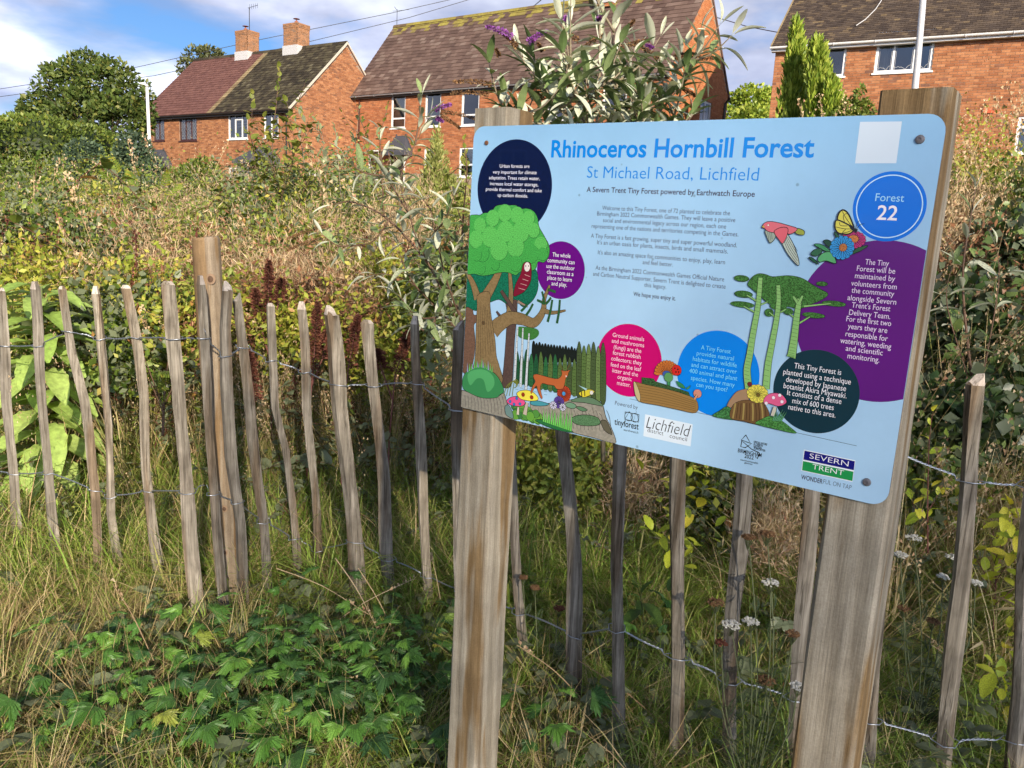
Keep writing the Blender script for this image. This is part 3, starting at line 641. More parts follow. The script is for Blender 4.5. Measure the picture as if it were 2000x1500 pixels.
# ------------------------------------------------------------------ foliage tools
def fast_mesh(name, verts, quads, mats, tris=False):
    """verts (N,3), quads (M,4) or (M,3)"""
    me = bpy.data.meshes.new(name); k = quads.shape[1]
    me.vertices.add(len(verts)); me.vertices.foreach_set('co', verts.astype(np.float32).ravel())
    me.loops.add(quads.size); me.loops.foreach_set('vertex_index', quads.astype(np.int32).ravel())
    me.polygons.add(len(quads)); me.polygons.foreach_set('loop_start', np.arange(0, quads.size, k, dtype=np.int32))
    for m in (mats if isinstance(mats, (list, tuple)) else [mats]): me.materials.append(m)
    me.update(calc_edges=True); me.validate(); return me
def leaf_cloud(P, D, size, aspect=0.55, fold=0.25, rg=rng):
    """one little folded leaf (2 quads) at each point P, pointing along D"""
    n = len(P); D = D / (np.linalg.norm(D, axis=1, keepdims=True) + 1e-9); A = rg.normal(size=(n, 3)); S = np.cross(D, A); S /= (np.linalg.norm(S, axis=1, keepdims=True) + 1e-9); U = np.cross(S, D)
    L = (size * rg.uniform(.6, 1.3, n))[:, None]; W = L * aspect * .5
    a = P; b = P + D * L; m = P + D * L * .45; l = m + S * W + U * W * fold; r = m - S * W + U * W * fold
    V = np.stack([a, l, b, m, r], 1).reshape(-1, 3); i = np.arange(n)[:, None] * 5
    Q = np.concatenate([i + np.array([[0, 3, 2, 1]]), i + np.array([[0, 4, 2, 3]])], 0)
    return V, Q
def crown_points(blobs, n, shell=0.35, rg=rng):
    """points spread through the outer part of a set of ellipsoids (cx,cy,cz,rx,ry,rz)"""
    B = np.array(blobs, float); w = (B[:, 3] * B[:, 4] * B[:, 5]) ** (2 / 3); k = rg.choice(len(B), n, p=w / w.sum())
    d = rg.normal(size=(n, 3)); d /= np.linalg.norm(d, axis=1, keepdims=True); r = (1 - shell * rg.random(n) ** 1.5)[:, None]
    P = B[k, :3] + d * r * B[k, 3:6]; out = d / B[k, 3:6]; out /= np.linalg.norm(out, axis=1, keepdims=True); return P, out
LEAF = {
    'tree': leaf_mat('tree_leaves', [(0, (0.04, 0.07, 0.014)), (0.5, (0.085, 0.13, 0.028)), (0.85, (0.15, 0.19, 0.045)), (1, (0.24, 0.24, 0.06))], noise=1.0),
    'hedge': leaf_mat('hedge_leaves', [(0, (0.065, 0.105, 0.018)), (0.5, (0.14, 0.20, 0.034)), (0.85, (0.22, 0.28, 0.05)), (1, (0.32, 0.28, 0.07))], noise=1.0),
    'cypress': leaf_mat('cypress_sprays', [(0, (0.10, 0.17, 0.02)), (0.4, (0.24, 0.34, 0.04)), (1, (0.46, 0.52, 0.09))], noise=1.0),
    'bluegreen': leaf_mat('bluegreen_needles', [(0, (0.05, 0.09, 0.055)), (1, (0.13, 0.19, 0.11))], noise=1.0),
    'feather': leaf_mat('feathery_leaves', [(0, (0.16, 0.19, 0.045)), (0.6, (0.28, 0.31, 0.09)), (1, (0.42, 0.42, 0.16))], noise=2.0),
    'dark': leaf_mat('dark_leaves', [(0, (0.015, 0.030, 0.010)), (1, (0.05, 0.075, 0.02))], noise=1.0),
    'pale': leaf_mat('pale_leaves', [(0, (0.07, 0.09, 0.03)), (1, (0.19, 0.20, 0.08))], noise=1.0),
}
BARK = wood_mat('bark', (0.05, 0.04, 0.03), (0.10, 0.08, 0.06), (0.17, 0.14, 0.11), 12, 1.0)
STEM = {'green': plain('green_stem', (0.12, 0.15, 0.05), 0.6), 'brown': plain('brown_stem', (0.13, 0.075, 0.045), 0.7), 'grey': plain('grey_stem', (0.22, 0.18, 0.12), 0.7), 'red': plain('red_stem', (0.14, 0.045, 0.035), 0.7), 'straw': plain('straw_stem', (0.42, 0.31, 0.16), 0.7)}
def trunk_and_limbs(root, H, r, blobs, mat=BARK, k=8, seed=1):
    rs = random.Random(seed); m = MB(); top = Vector((0, 0, H * .6))
    m.tube([(0, 0, -.3), (0.03, 0, H * .25), (-.02, .03, H * .45), top], [r * 1.25, r, r * .8, r * .55], 9)
    m.build('trunk', mat, root, smooth=True); l = MB(); bs = sorted(blobs, key=lambda b: -b[3])[:k]
    for b in bs:
        s = Vector((0, 0, H * rs.uniform(.22, .55))); e = Vector(b[:3]); mid = s.lerp(e, .5) + Vector((0, 0, -.1 * H * rs.random())); l.tube([s, mid, e], [r * .5, r * .32, r * .12], 6)
        for q in range(4):
            e2 = e + Vector((rs.uniform(-1, 1) * b[3], rs.uniform(-1, 1) * b[4], rs.uniform(-.3, 1) * b[5])) * .75; l.tube([mid.lerp(e, .6), e2], [r * .16, r * .04], 4)
    l.build('limbs', mat, root)
def tree(label, cat, name, base, blobs, n, size, mat, H=4, r=.15, group=None, shell=.45, aspect=.6, seed=1, droop=0.0, limbs=True):
    rg = np.random.default_rng(seed); root = thing(name, label, cat, base, group)
    P, D = crown_points(blobs, n, shell, rg); D = D * .7 + rg.normal(size=D.shape) * .6 + np.array([0, 0, -droop])
    # clumps: pull the leaves towards scattered twig ends so that gaps open between them
    c = P[rg.choice(len(P), max(8, n // 45))]; near = c[np.argmin(((P[:, None, :] - c[None, rg.choice(len(c), min(len(c), 220), replace=False)]) ** 2).sum(-1), 1)] if False else None
    ph = rg.uniform(0, 6, 9); k = 6.0 / np.mean([b[3] for b in blobs])
    f = np.sin(P[:, 0] * k + ph[0]) + np.sin(P[:, 1] * k * 1.3 + ph[1]) + np.sin(P[:, 2] * k * 1.1 + ph[2]) + np.sin((P[:, 0] + P[:, 2]) * k * 2.1 + ph[3]) + np.sin((P[:, 1] - P[:, 2]) * k * 1.9 + ph[4])
    keep = f + rg.normal(size=len(P)) * .8 > -1.1; P, D = P[keep], D[keep]
    V, Q = leaf_cloud(P, D, np.full(len(P), size), aspect, rg=rg)
    newobj('crown' if limbs else 'foliage', fast_mesh('crown', V, Q, mat), root)
    if limbs: trunk_and_limbs(root, H, r, blobs, seed=seed)
    return root
def base_of(px, py, Y): p = at(px, py, Y); return Vector((p.x, p.y, gz(p.x, p.y)))

def blobs_px(base, lst, dy=0.8):
    """(px, py, radius_x px, radius_y px, distance) -> ellipsoids about base"""
    out = []
    for (x, y, rx, ry, Y) in lst:
        p = at(x, y, Y) - base; k = Y / FPX; out.append((p.x, p.y, p.z, rx * k, rx * k * dy, ry * k))
    return out
def build_background_plants():
    # broad leafy tree far left
    b = base_of(180, 330, 36)
    tree('broad leafy green tree rising above the clipped hedge at the edge of the picture', 'tree', 'broadleaf_tree', b, blobs_px(b, [(170, 165, 62, 55, 36), (120, 190, 55, 52, 36), (215, 175, 58, 55, 35), (255, 190, 42, 42, 34.5), (90, 225, 50, 40, 36), (160, 225, 70, 50, 35), (230, 235, 62, 50, 34), (165, 125, 34, 24, 36), (270, 225, 34, 40, 34), (50, 235, 30, 24, 36), (105, 140, 22, 16, 36), (215, 128, 22, 18, 35), (285, 195, 16, 20, 34), (60, 205, 20, 16, 36)]), 15000, .20, LEAF['tree'], 4.5, .2, seed=3)
    b = base_of(395, 330, 55)
    tree('sparse tree top showing behind the maroon roof', 'tree', 'broadleaf_tree', b, blobs_px(b, [(385, 115, 26, 22, 55), (410, 108, 22, 16, 55), (365, 132, 18, 18, 55), (428, 112, 12, 10, 55)]), 1500, .26, LEAF['pale'], 9, .2, seed=4)
    b = base_of(1468, 300, 46)
    tree('rounded sunlit tree seen in the gap between the orange gable and the right house', 'tree', 'broadleaf_tree', b, blobs_px(b, [(1468, 205, 40, 36, 46), (1440, 215, 26, 34, 46), (1500, 210, 28, 34, 46), (1470, 250, 55, 40, 45)]), 9000, .22, LEAF['cypress'], 4.5, .2, seed=5)
    # golden green cypresses before the right house
    for i, (lst, lab) in enumerate((([(1553, 66, 6, 26, 22), (1553, 105, 13, 42, 22), (1552, 150, 20, 60, 22), (1548, 205, 27, 70, 22), (1545, 275, 34, 80, 22)], 'taller golden green pointed conifer before the right house'),
                                    ([(1592, 112, 10, 34, 21), (1594, 150, 18, 55, 21), (1596, 205, 27, 70, 21), (1598, 270, 34, 80, 21)], 'second golden green conifer, shorter, beside the small house window'),
                                    ([(1622, 190, 12, 30, 20.5), (1626, 230, 18, 45, 20.5), (1628, 275, 22, 60, 20.5)], 'lowest golden green conifer of three, next to the leafy bush'))):
        Y = lst[0][4]; b = base_of(lst[-1][0], 400, Y); bl = blobs_px(b, lst); rg = np.random.default_rng(40 + i)
        root = thing('conifer', lab, 'conifer', b, 'golden green conifers by the right house'); P, D = crown_points(bl, 9000, .5, rg); D = D * .45 + rg.normal(size=D.shape) * .25 + np.array([0, 0, 1.1])
        f = np.sin(P[:, 0] * 9 + P[:, 2] * 1.5 + i) + np.sin(P[:, 1] * 8 - P[:, 2]); kp = f + rg.normal(size=len(P)) * .6 > -.9; V, Q = leaf_cloud(P[kp], D[kp], np.full(kp.sum(), .20), .35, rg=rg)
        newobj('foliage', fast_mesh('foliage', V, Q, LEAF['cypress']), root); trunk_and_limbs(root, 3.0, .08, bl, k=2)
    b = base_of(1668, 330, 20)
    tree('loose green bush growing against the right house wall', 'bush', 'bush', b, blobs_px(b, [(1668, 215, 26, 24, 20), (1650, 232, 26, 24, 20), (1690, 225, 16, 26, 20), (1670, 258, 44, 36, 20), (1680, 190, 10, 20, 20)]), 3600, .10, LEAF['hedge'], 1.5, .05, seed=8)
    # clipped hedge on the left
    root = thing('hedge', 'long clipped green hedge with rounded top at the left', 'hedge', base_of(100, 420, 17)); bl = []
    for (x, y, rx, ry, Y) in ((-120, 296, 130, 66, 17), (0, 290, 100, 62, 17), (80, 287, 95, 58, 17.2), (150, 296, 80, 52, 17.6), (210, 320, 60, 44, 18), (20, 370, 150, 60, 16.6), (180, 370, 110, 55, 16.8), (-110, 380, 140, 60, 16.5)): bl.append((x, y, rx, ry, Y))
    rg = np.random.default_rng(9); P, D = crown_points(blobs_px(root.location, bl, 1.0), 30000, .16, rg); D = D + rg.normal(size=D.shape) * .55; V, Q = leaf_cloud(P, D, np.full(len(P), .085), .6, rg=rg); newobj('foliage', fast_mesh('foliage', V, Q, LEAF['hedge']), root)
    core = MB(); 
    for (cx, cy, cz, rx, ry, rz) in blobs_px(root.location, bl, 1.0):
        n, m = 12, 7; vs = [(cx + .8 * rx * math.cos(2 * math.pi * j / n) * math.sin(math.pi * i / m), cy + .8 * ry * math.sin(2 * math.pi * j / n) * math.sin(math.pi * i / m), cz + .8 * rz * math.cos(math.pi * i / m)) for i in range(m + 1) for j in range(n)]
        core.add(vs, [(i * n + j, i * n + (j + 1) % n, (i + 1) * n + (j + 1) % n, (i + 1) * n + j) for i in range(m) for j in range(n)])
    core.build('branches', LEAF['dark'], root)  # solid dark lumps filling the hedge; its inner shade is put into their colour
    # smaller bushes before the left house and the hedge
    for i, (lst, n, sz, mt, lab, nm) in enumerate((
        ([(165, 300, 34, 26, 15), (150, 325, 40, 26, 15), (190, 335, 40, 30, 15)], 5200, .07, 'bluegreen', 'blue-green feathery bush in front of the hedge', 'bush'),
        ([(262, 300, 34, 40, 16), (240, 330, 34, 34, 16), (285, 335, 30, 36, 16)], 5200, .08, 'bluegreen', 'grey-green conifer bush behind the white lamp post', 'bush'),
        ([(390, 350, 44, 34, 17), (350, 365, 44, 34, 17), (420, 370, 40, 34, 17), (400, 325, 26, 18, 17)], 5200, .085, 'hedge', 'dark green garden shrub below the brown leaded windows', 'bush'),
        ([(100, 395, 90, 40, 12), (230, 400, 90, 40, 12), (-20, 400, 80, 50, 12)], 9000, .07, 'hedge', 'low tangle of green shrubs at the foot of the hedge', 'bush'),
        ([(610, 425, 70, 44, 9), (680, 420, 60, 44, 9), (560, 440, 50, 40, 9)], 6000, .06, 'hedge', 'green thicket below the white framed windows of the left house', 'bush'))):
        b = base_of(lst[0][0], 460, lst[0][4]); tree(lab, 'bush', nm, b, blobs_px(b, lst), n, sz, LEAF[mt], 1.2, .04, seed=60 + i, shell=.6)
    # feathery yellow-green shrub left of the board
    root = thing('feathery_shrub', 'feathery yellow-green cone-shaped shrub beside the board', 'shrub', base_of(852, 480, 7.5)); rg = np.random.default_rng(77)
    P, D = crown_points(blobs_px(root.location, [(853, 285, 11, 34, 7.5), (852, 330, 24, 42, 7.5), (852, 375, 38, 46, 7.5), (850, 420, 48, 50, 7.5), (885, 385, 24, 40, 7.5), (825, 400, 22, 36, 7.5)]), 9000, .8, rg)
    D = D * .5 + rg.normal(size=D.shape) * .25 + np.array([0, 0, .9]); V, Q = leaf_cloud(P, D, np.full(len(P), .045), .28, rg=rg); newobj('foliage', fast_mesh('foliage', V, Q, LEAF['feather']), root)
    s = MB()
    for k in range(14): a = k * 2.4; s.tube([(0, 0, 0), (.12 * math.cos(a), .12 * math.sin(a), .5), (.28 * math.cos(a) * (k % 3) / 2, .28 * math.sin(a) * (k % 3) / 2, 1.05 + .1 * (k % 4))], [.012, .008, .003], 4)
    s.build('stem', STEM['green'], root)
    # behind the photographer: the trees that shade the board, and the house mirrored in it
    sx, sy = math.sin(SUN_AZ), -math.cos(SUN_AZ); ex, ey = math.cos(SUN_AZ), math.sin(SUN_AZ)
    def shade(lat, d, zt, rad, seed, n=5200, lab=''):
        bx, by = 0.0 + ex * lat + sx * d, 0.0 + ey * lat + sy * d; b = Vector((bx, by, 0)); rs = random.Random(seed); bl = []
        for k in range(9):
            a = k * 2.4; q = rad * (.25 + .5 * rs.random()); rr = rad * rs.uniform(.42, .6); bl.append((math.cos(a) * q, math.sin(a) * q, zt - rr - rs.uniform(0, .5) * (k > 2), rr, rr, rr))
        for k in range(5): a = k * 1.3; bl.append((math.cos(a) * rad * .42, math.sin(a) * rad * .42, zt - rad * 1.15, rad * .6, rad * .6, rad * .55))
        return tree(lab, 'tree', 'broadleaf_tree', b, bl, n, .13, LEAF['tree'], zt * .7, .2, None, seed=seed, shell=.9, aspect=.8)
    K = math.tan(SUN_EL)
    shade(1.7, 33.0, 1.75 + K * 34.5 + .75, 3.0, 21, 6000, 'tall thin-leaved tree behind the photographer whose shade falls on the board')
    h = House('brick house across the road, mirrored faintly in the board', -27.0, -12.0, R_(212), 13.0, 7.0, 0.0, 5.0, 8.2)
    h.root.rotation_euler = (0, 0, R_(126)); h.M = Matrix.Translation((-27.0, -12.0, 0)) @ Matrix.Rotation(R_(126), 4, 'Z'); h.Mi = h.M.inverted()
    ws = [(1.5, 2.8, 3.3, 4.5), (5, 6.2, 3.3, 4.5), (9.5, 11, 3.3, 4.5), (1.5, 3.2, .9, 2.2), (8.8, 11, .9, 2.2)]; h.open['front'] = ws
    for f, sp in (('front', h.w), ('gable', h.d), ('left', h.d), ('back', h.w)): h.wall(f, BRICK[3], sp, bricks=False)
    for w_ in ws: h.window(w_, cols=(1, 1))
    h.roof([(-.06, h.w + .06, TILE['dark'])], .3, .4, singles=0); h.chimney(6.0, .9, .7, 1.2, BRICK[5])
build_background_plants()

# ------------------------------------------------------------------ the information sign
def build_sign():
    yaw, lean, rot, SW, SH = -0.6322, -0.0060, 0.0129, 0.8869, 0.600
    O = Vector((-0.1057, 1.7513, 1.715))
    u = Vector((math.cos(yaw), math.sin(yaw), 0)); n0 = Vector((math.sin(yaw), -math.cos(yaw), 0))
    v = Vector((0, 0, -1)) * math.cos(lean) + n0 * math.sin(lean)
    u2 = u * math.cos(rot) + v * math.sin(rot); v2 = -u * math.sin(rot) + v * math.cos(rot); nn = u2.cross(-v2).normalized()
    root = thing('information_sign', 'pale blue printed information board with title, circles and forest drawings, screwed to two square posts', 'sign', O)
    root.matrix_world = Matrix(((u2.x, -v2.x, nn.x, O.x), (u2.y, -v2.y, nn.y, O.y), (u2.z, -v2.z, nn.z, O.z), (0, 0, 0, 1)))
    Mi = root.matrix_world.inverted(); TH = 0.0015
    pO = O + nn * TH
    def S(p): q = Mi @ on_plane(p[0], p[1], pO, nn); return (q.x, q.y)
    z1 = lambda x, y: (900 + x / 4, 200 + y / 4)
    z2 = lambda x, y: (1380 + x / 3.846, 200 + y / 3.846)
    z3 = lambda x, y: (880 + x / 3.846, 560 + y / 3.846)
    z4 = lambda x, y: (1380 + x / 3.41, 560 + y / 3.41)
    def srgb(r, g, b): return tuple(((c / 255 + .055) / 1.055) ** 2.4 if c > 10 else c / 255 / 12.92 for c in (r, g, b))
    INK = {}
    def ink(r, g, b, stip=0.0, sc=500):
        k = (r, g, b, stip)
        if k in INK: return INK[k]
        m, nt, bs, L = M_('ink_%d' % len(INK)); c = srgb(r, g, b); bs.inputs['Base Color'].default_value = (*c, 1)
        bs.inputs['Roughness'].default_value = 0.22; bs.inputs['Specular IOR Level'].default_value = 0.5
        bs.inputs['Coat Weight'].default_value = 0.35; bs.inputs['Coat Roughness'].default_value = 0.03
        if stip:
            tc = N(nt, 'ShaderNodeTexCoord'); nz = N(nt, 'ShaderNodeTexNoise', i_Scale=sc, i_Detail=2.0); L(tc.outputs['Object'], nz.inputs['Vector'])
            o = ramp(nt, nz.outputs[0], [(0.44, tuple(x * (1 - stip) for x in c)), (0.56, tuple(min(1, x * (1 + stip)) for x in c))]); L(o, bs.inputs['Base Color'])
        INK[k] = m; return m
    K = ink(25, 25, 30)
    # ---- board
    def rrect(x0, x1, y0, y1, r, n=7):
        pts = []
        for cx, cy, a0 in ((x1 - r, y1 - r, 0), (x0 + r, y1 - r, 90), (x0 + r, y0 + r, 180), (x1 - r, y0 + r, 270)):
            for k in range(n): a = R_(a0 + 90 * k / (n - 1)); pts.append((cx + r * math.cos(a), cy + r * math.sin(a)))
        return pts
    rim = rrect(0, SW, -SH, 0, 0.026); n = len(rim)
    m, nt, bs, L = M_('board_print'); tc = N(nt, 'ShaderNodeTexCoord')
    sp = N(nt, 'ShaderNodeSeparateXYZ'); L(tc.outputs['Object'], sp.inputs[0]); mr = N(nt, 'ShaderNodeMapRange'); L(sp.outputs[1], mr.inputs[0]); mr.inputs[1].default_value = -0.6; mr.inputs[2].default_value = 0
    # the panel's blue runs from pale at the foot to stronger at the head
    c = ramp(nt, mr.outputs[0], [(0.0, srgb(174, 212, 240)), (0.45, srgb(168, 207, 237)), (1.0, srgb(142, 190, 228))])
    nz = N(nt, 'ShaderNodeTexNoise', i_Scale=14.0, i_Detail=6.0, i_Roughness=0.7); L(tc.outputs['Object'], nz.inputs['Vector'])
    dr = ramp(nt, nz.outputs[0], [(0.3, (0.93, 0.93, 0.93)), (0.6, (1, 1, 1))]); mu = N(nt, 'ShaderNodeMixRGB', blend_type='MULTIPLY'); mu.inputs[0].default_value = 0.6; L(c, mu.inputs[1]); L(dr, mu.inputs[2])
    n3 = N(nt, 'ShaderNodeTexVoronoi', i_Scale=16.0); L(tc.outputs['Object'], n3.inputs['Vector'])
    sk = ramp(nt, n3.outputs['Distance'], [(0.03, (0.45, 0.45, 0.45)), (0.055, (1, 1, 1))]); mu2 = N(nt, 'ShaderNodeMixRGB', blend_type='MULTIPLY'); mu2.inputs[0].default_value = 0.7; L(mu.outputs[0], mu2.inputs[1]); L(sk, mu2.inputs[2])
    L(mu2.outputs[0], bs.inputs['Base Color']); bs.inputs['Roughness'].default_value = 0.22; bs.inputs['Coat Weight'].default_value = 0.35; bs.inputs['Coat Roughness'].default_value = 0.03
    b = MB(); vs = [(x, y, TH) for x, y in rim] + [(x, y, -0.003) for x, y in rim]
    b.add(vs, [tuple(range(n))]); b.add(vs, [tuple(range(n, 2 * n))[::-1]] + [(i, (i + n), (i + 1) % n + n, (i + 1) % n) for i in range(n)], 1)
    b.build('board', [m, plain('board_edge', (0.12, 0.12, 0.12), 0.5)], root)
    # ---- drawing helpers
    LAY = [0]
    def clip(pts):
        for ax, lim, sg in ((0, SW - 0.0006, 1), (0, 0.0006, -1), (1, -0.0006, 1), (1, -SH + 0.0006, -1)):
            out = []
            for i in range(len(pts)):
                a, c_ = pts[i], pts[(i + 1) % len(pts)]; ia = (a[ax] - lim) * sg <= 0; ic = (c_[ax] - lim) * sg <= 0
                if ia: out.append(a)
                if ia != ic: t = (lim - a[ax]) / (c_[ax] - a[ax]); out.append((a[0] + (c_[0] - a[0]) * t, a[1] + (c_[1] - a[1]) * t))
            pts = out
            if len(pts) < 3: return []
        return pts
    def spline(p, k=5, closed=True):
        n = len(p); out = []
        rngs = range(n) if closed else range(n - 1)
        for i in rngs:
            P = [p[(i + d) % n] if closed else p[min(max(i + d, 0), n - 1)] for d in (-1, 0, 1, 2)]
            for s in range(k):
                t = s / k; out.append(tuple(0.5 * (2 * P[1][a] + (P[2][a] - P[0][a]) * t + (2 * P[0][a] - 5 * P[1][a] + 4 * P[2][a] - P[3][a]) * t * t + (3 * P[1][a] - P[0][a] - 3 * P[2][a] + P[3][a]) * t ** 3) for a in (0, 1)))
        if not closed: out.append(p[-1])
        return out
    class Art:
        def __init__(s): s.mb = MB(); s.mats = []; s.base = LAY[0]; s.k = 0
        def mi(s, m):
            if m not in s.mats: s.mats.append(m)
            return s.mats.index(m)
        def z(s): s.k += 1; LAY[0] += 1; return TH + 0.00005 + LAY[0] * 0.0000022
        def uv(s, pts, mat, z=None):
            pts = clip(pts)
            if len(pts) < 3: return
            a = sum(pts[i][0] * pts[(i + 1) % len(pts)][1] - pts[(i + 1) % len(pts)][0] * pts[i][1] for i in range(len(pts)))
            if a < 0: pts = pts[::-1]
            z = z or s.z(); s.mb.add([(x, y, z) for x, y in pts], [tuple(range(len(pts)))], s.mi(mat))
        def ribbon(s, P, w, mat=K, closed=False, z=None):
            z = z or s.z(); n = len(P)
            if n < 2: return
            if not isinstance(w, (list, tuple)): w = [w] * n
            vs = []
            for i in range(n):
                a = P[(i - 1) % n] if closed else P[max(i - 1, 0)]; c_ = P[(i + 1) % n] if closed else P[min(i + 1, n - 1)]
                d = Vector((c_[0] - a[0], c_[1] - a[1])); d = d.normalized() if d.length > 1e-9 else Vector((1, 0)); p = Vector((-d.y, d.x)) * w[i] / 2
                for sg in (1, -1):
                    x = min(max(P[i][0] + p.x * sg, 0.0005), SW - 0.0005); y = min(max(P[i][1] + p.y * sg, -SH + 0.0005), -0.0005); vs.append((x, y, z))
            s.mb.add(vs, [(2 * i, 2 * i + 1, (2 * i + 3) % (2 * n), (2 * i + 2) % (2 * n)) for i in range(n if closed else n - 1)], s.mi(mat))
        def shape(s, pts, mat, line=0.0011, sm=True, k=4):
            P = [S(p) for p in pts]; P = spline(P, k) if sm else P
            s.uv(P, mat)
            if line: s.ribbon(clip(P), line, K, True)
        def limb(s, pts, w, mat, line=0.0010):
            P = spline([S(p) for p in pts], 5, False); n = len(P)
            ws = [w[0] + (w[1] - w[0]) * i / (n - 1) for i in range(n)]
            if line: s.ribbon(P, [x + 2 * line for x in ws], K)
            s.ribbon(P, ws, mat)
        def line(s, pts, w=0.0009, mat=K, sm=True):
            P = [S(p) for p in pts]; s.ribbon(spline(P, 4, False) if sm and len(P) > 2 else P, w, mat)
        def disc(s, c_, r, mat, line=0.0, n=40, ry=None):
            C = S(c_); P = [(C[0] + r * math.cos(2 * math.pi * k / n), C[1] + (ry or r) * math.sin(2 * math.pi * k / n)) for k in range(n)]
            s.uv(P, mat)
            if line: s.ribbon(clip(P), line, K, True)
        def petals(s, c_, r0, r1, n, mat, wd=0.35, a0=0, a1=360, line=0.0006, sq=1.0):
            C = S(c_); zz = s.z(); s.z(); z3_ = s.z(); s.z()
            for k in range(n):
                a = R_(a0 + (a1 - a0) * k / n); h = (a1 - a0) / n * math.pi / 180 * wd * 1.6; P = []
                for t, ww in ((0, .3), (.4, .8), (.75, 1), (.95, .5), (1.0, 0), (.95, -.5), (.75, -1), (.4, -.8), (0, -.3)):
                    r = r0 + (r1 - r0) * t; P.append((C[0] + r * math.cos(a + h * ww), C[1] + sq * r * math.sin(a + h * ww)))
                s.uv(P, mat, zz + 7e-7 * (k % 3)); 
                if line: s.ribbon(P, line, K, True, z3_ + 7e-7 * (k % 3))
        def done(s, name, label=None):
            LAY[0] += 1
            o = s.mb.build(name, s.mats, root)
            if label: o['label'] = label
            return o
    # ---- lettering
    def font_mesh(txt, off=0.0, shear=0.0, sp=1.0):
        cu = bpy.data.curves.new('t', 'FONT'); cu.body = txt; cu.size = 1; cu.resolution_u = 3; cu.offset = off; cu.shear = shear; cu.space_character = sp; cu.fill_mode = 'FRONT'
        o = bpy.data.objects.new('t', cu); me = bpy.data.meshes.new_from_object(o)
        co = np.zeros(len(me.vertices) * 3); me.vertices.foreach_get('co', co); co = co.reshape(-1, 3)[:, :2]
        fs = [tuple(p.vertices) for p in me.polygons]; bpy.data.objects.remove(o); bpy.data.curves.remove(cu); bpy.data.meshes.remove(me)
        return co, fs
    capH = font_mesh('H')[0][:, 1].max()
    def text(lines, mat, name='lettering', label=None, bold=0.0, shear=0.0):
        """lines: (string, left px, right px, cap height in photo px[, bold])"""
        mb = MB(); LAY[0] += 1; z = TH + 0.00005 + LAY[0] * 0.0000022
        for ln in lines:
            s_, a, b_, cap = ln[:4]; bo = ln[4] if len(ln) > 4 else bold
            co, fs = font_mesh(s_, bo, shear); A, B_ = S(a), S(b_); T = S((a[0], a[1] - cap)); ch = abs(T[1] - A[1]) / capH
            x0, x1 = co[:, 0].min(), co[:, 0].max(); sx = (B_[0] - A[0]) / (x1 - x0); y = (A[1] + B_[1]) / 2
            vs = [(A[0] + (p[0] - x0) * sx, y + p[1] * ch, z) for p in co]; mb.add(vs, fs)
        o = mb.build(name, mat, root); LAY[0] += 1
        if label: o['label'] = label
        return o
    white = ink(240, 240, 245); cyan = ink(120, 215, 245); ttl = ink(0, 128, 218); dark = ink(58, 52, 78); body = ink(66, 66, 92)
    def circ(name, c_, e, mat, label, extra=None):
        a = Art(); C, E_ = S(c_), S(e); r = math.hypot(E_[0] - C[0], E_[1] - C[1]); a.disc(c_, r, mat, n=72)
        if extra: extra(a, C, r)
        return a.done(name, label)
    circ('printed_circle', (1003, 366), (932.7, 370), ink(2, 22, 62), 'navy circle with white lettering')
    circ('printed_circle', (1094.5, 528), (1048.7, 527), ink(98, 8, 125), 'small purple circle')
    circ('printed_circle', (1227.5, 704), (1292, 717), ink(200, 0, 108), 'pink circle')
    circ('printed_circle', (1400.5, 730), (1323, 717), ink(0, 132, 232), 'bright blue circle at the foot')
    circ('printed_circle', (1713, 629), (1711.4, 785), ink(94, 22, 122), 'large purple circle cut by the edge')
    circ('printed_circle', (1592, 765), (1678.5, 778), ink(12, 50, 64), 'dark teal circle')
    circ('printed_circle', (1736, 403.5), (1809.8, 404), ink(0, 112, 222), 'blue circle with the forest number', lambda a, C, r: a.ribbon([(C[0] + r * .89 * math.cos(t * math.pi / 36), C[1] + r * .89 * math.sin(t * math.pi / 36)) for t in range(72)], 0.0016, ink(190, 232, 250), True))
    a = Art(); a.line([(1229.7, 779), (1553, 844.5), (1673, 870.8)], 0.0007, ink(60, 70, 90), sm=False); a.done('rule_line')
    text([("Rhinoceros Hornbill Forest", (1076, 308), (1589, 305), 32)], ttl, 'title_lettering', bold=0.022)
    text([("St Michael Road, Lichfield", (1146, 348), (1481, 352), 22.5)], ttl, 'title_lettering', bold=-0.006)
    text([("A Severn Trent Tiny Forest powered by Earthwatch Europe", (1145.5, 376), (1474, 383), 10)], dark, bold=0.012)
    text([("Welcome to this Tiny Forest, one of 72 planted to celebrate the", (1176, 410.5), (1425.5, 419.7), 8),
          ("Birmingham 2022 Commonwealth Games. They will leave a positive", (1166, 422), (1436, 432.7), 8),
          ("social and environmental legacy across our region, each one", (1177.5, 434.5), (1418, 445.7), 8),
          ("representing one of the nations and territories competing in the Games.", (1155.5, 446), (1442, 460.8), 8),
          ("A Tiny Forest is a fast growing, super tiny and super powerful woodland.", (1154, 465), (1439, 482), 8),
          ("It's an urban oasis for plants, insects, birds and small mammals.", (1166, 478), (1421.6, 494), 8),
          ("It's also an amazing space for communities to enjoy, play, learn", (1167.5, 497.5), (1416, 515), 8),
          ("and feel better.", (1255, 516), (1314, 520.5), 8),
          ("As the Birmingham 2022 Commonwealth Games Official Nature", (1163, 527), (1414, 549), 8),
          ("and Carbon Neutral Supporter, Severn Trent is delighted to create", (1158, 539.5), (1417, 562.7), 8),
          ("this legacy.", (1258, 560), (1301, 564.5), 8)], body, bold=0.0)
    text([("We hope you enjoy it.", (1236.7, 578.2), (1319.4, 586.5), 8)], dark, bold=0.012)
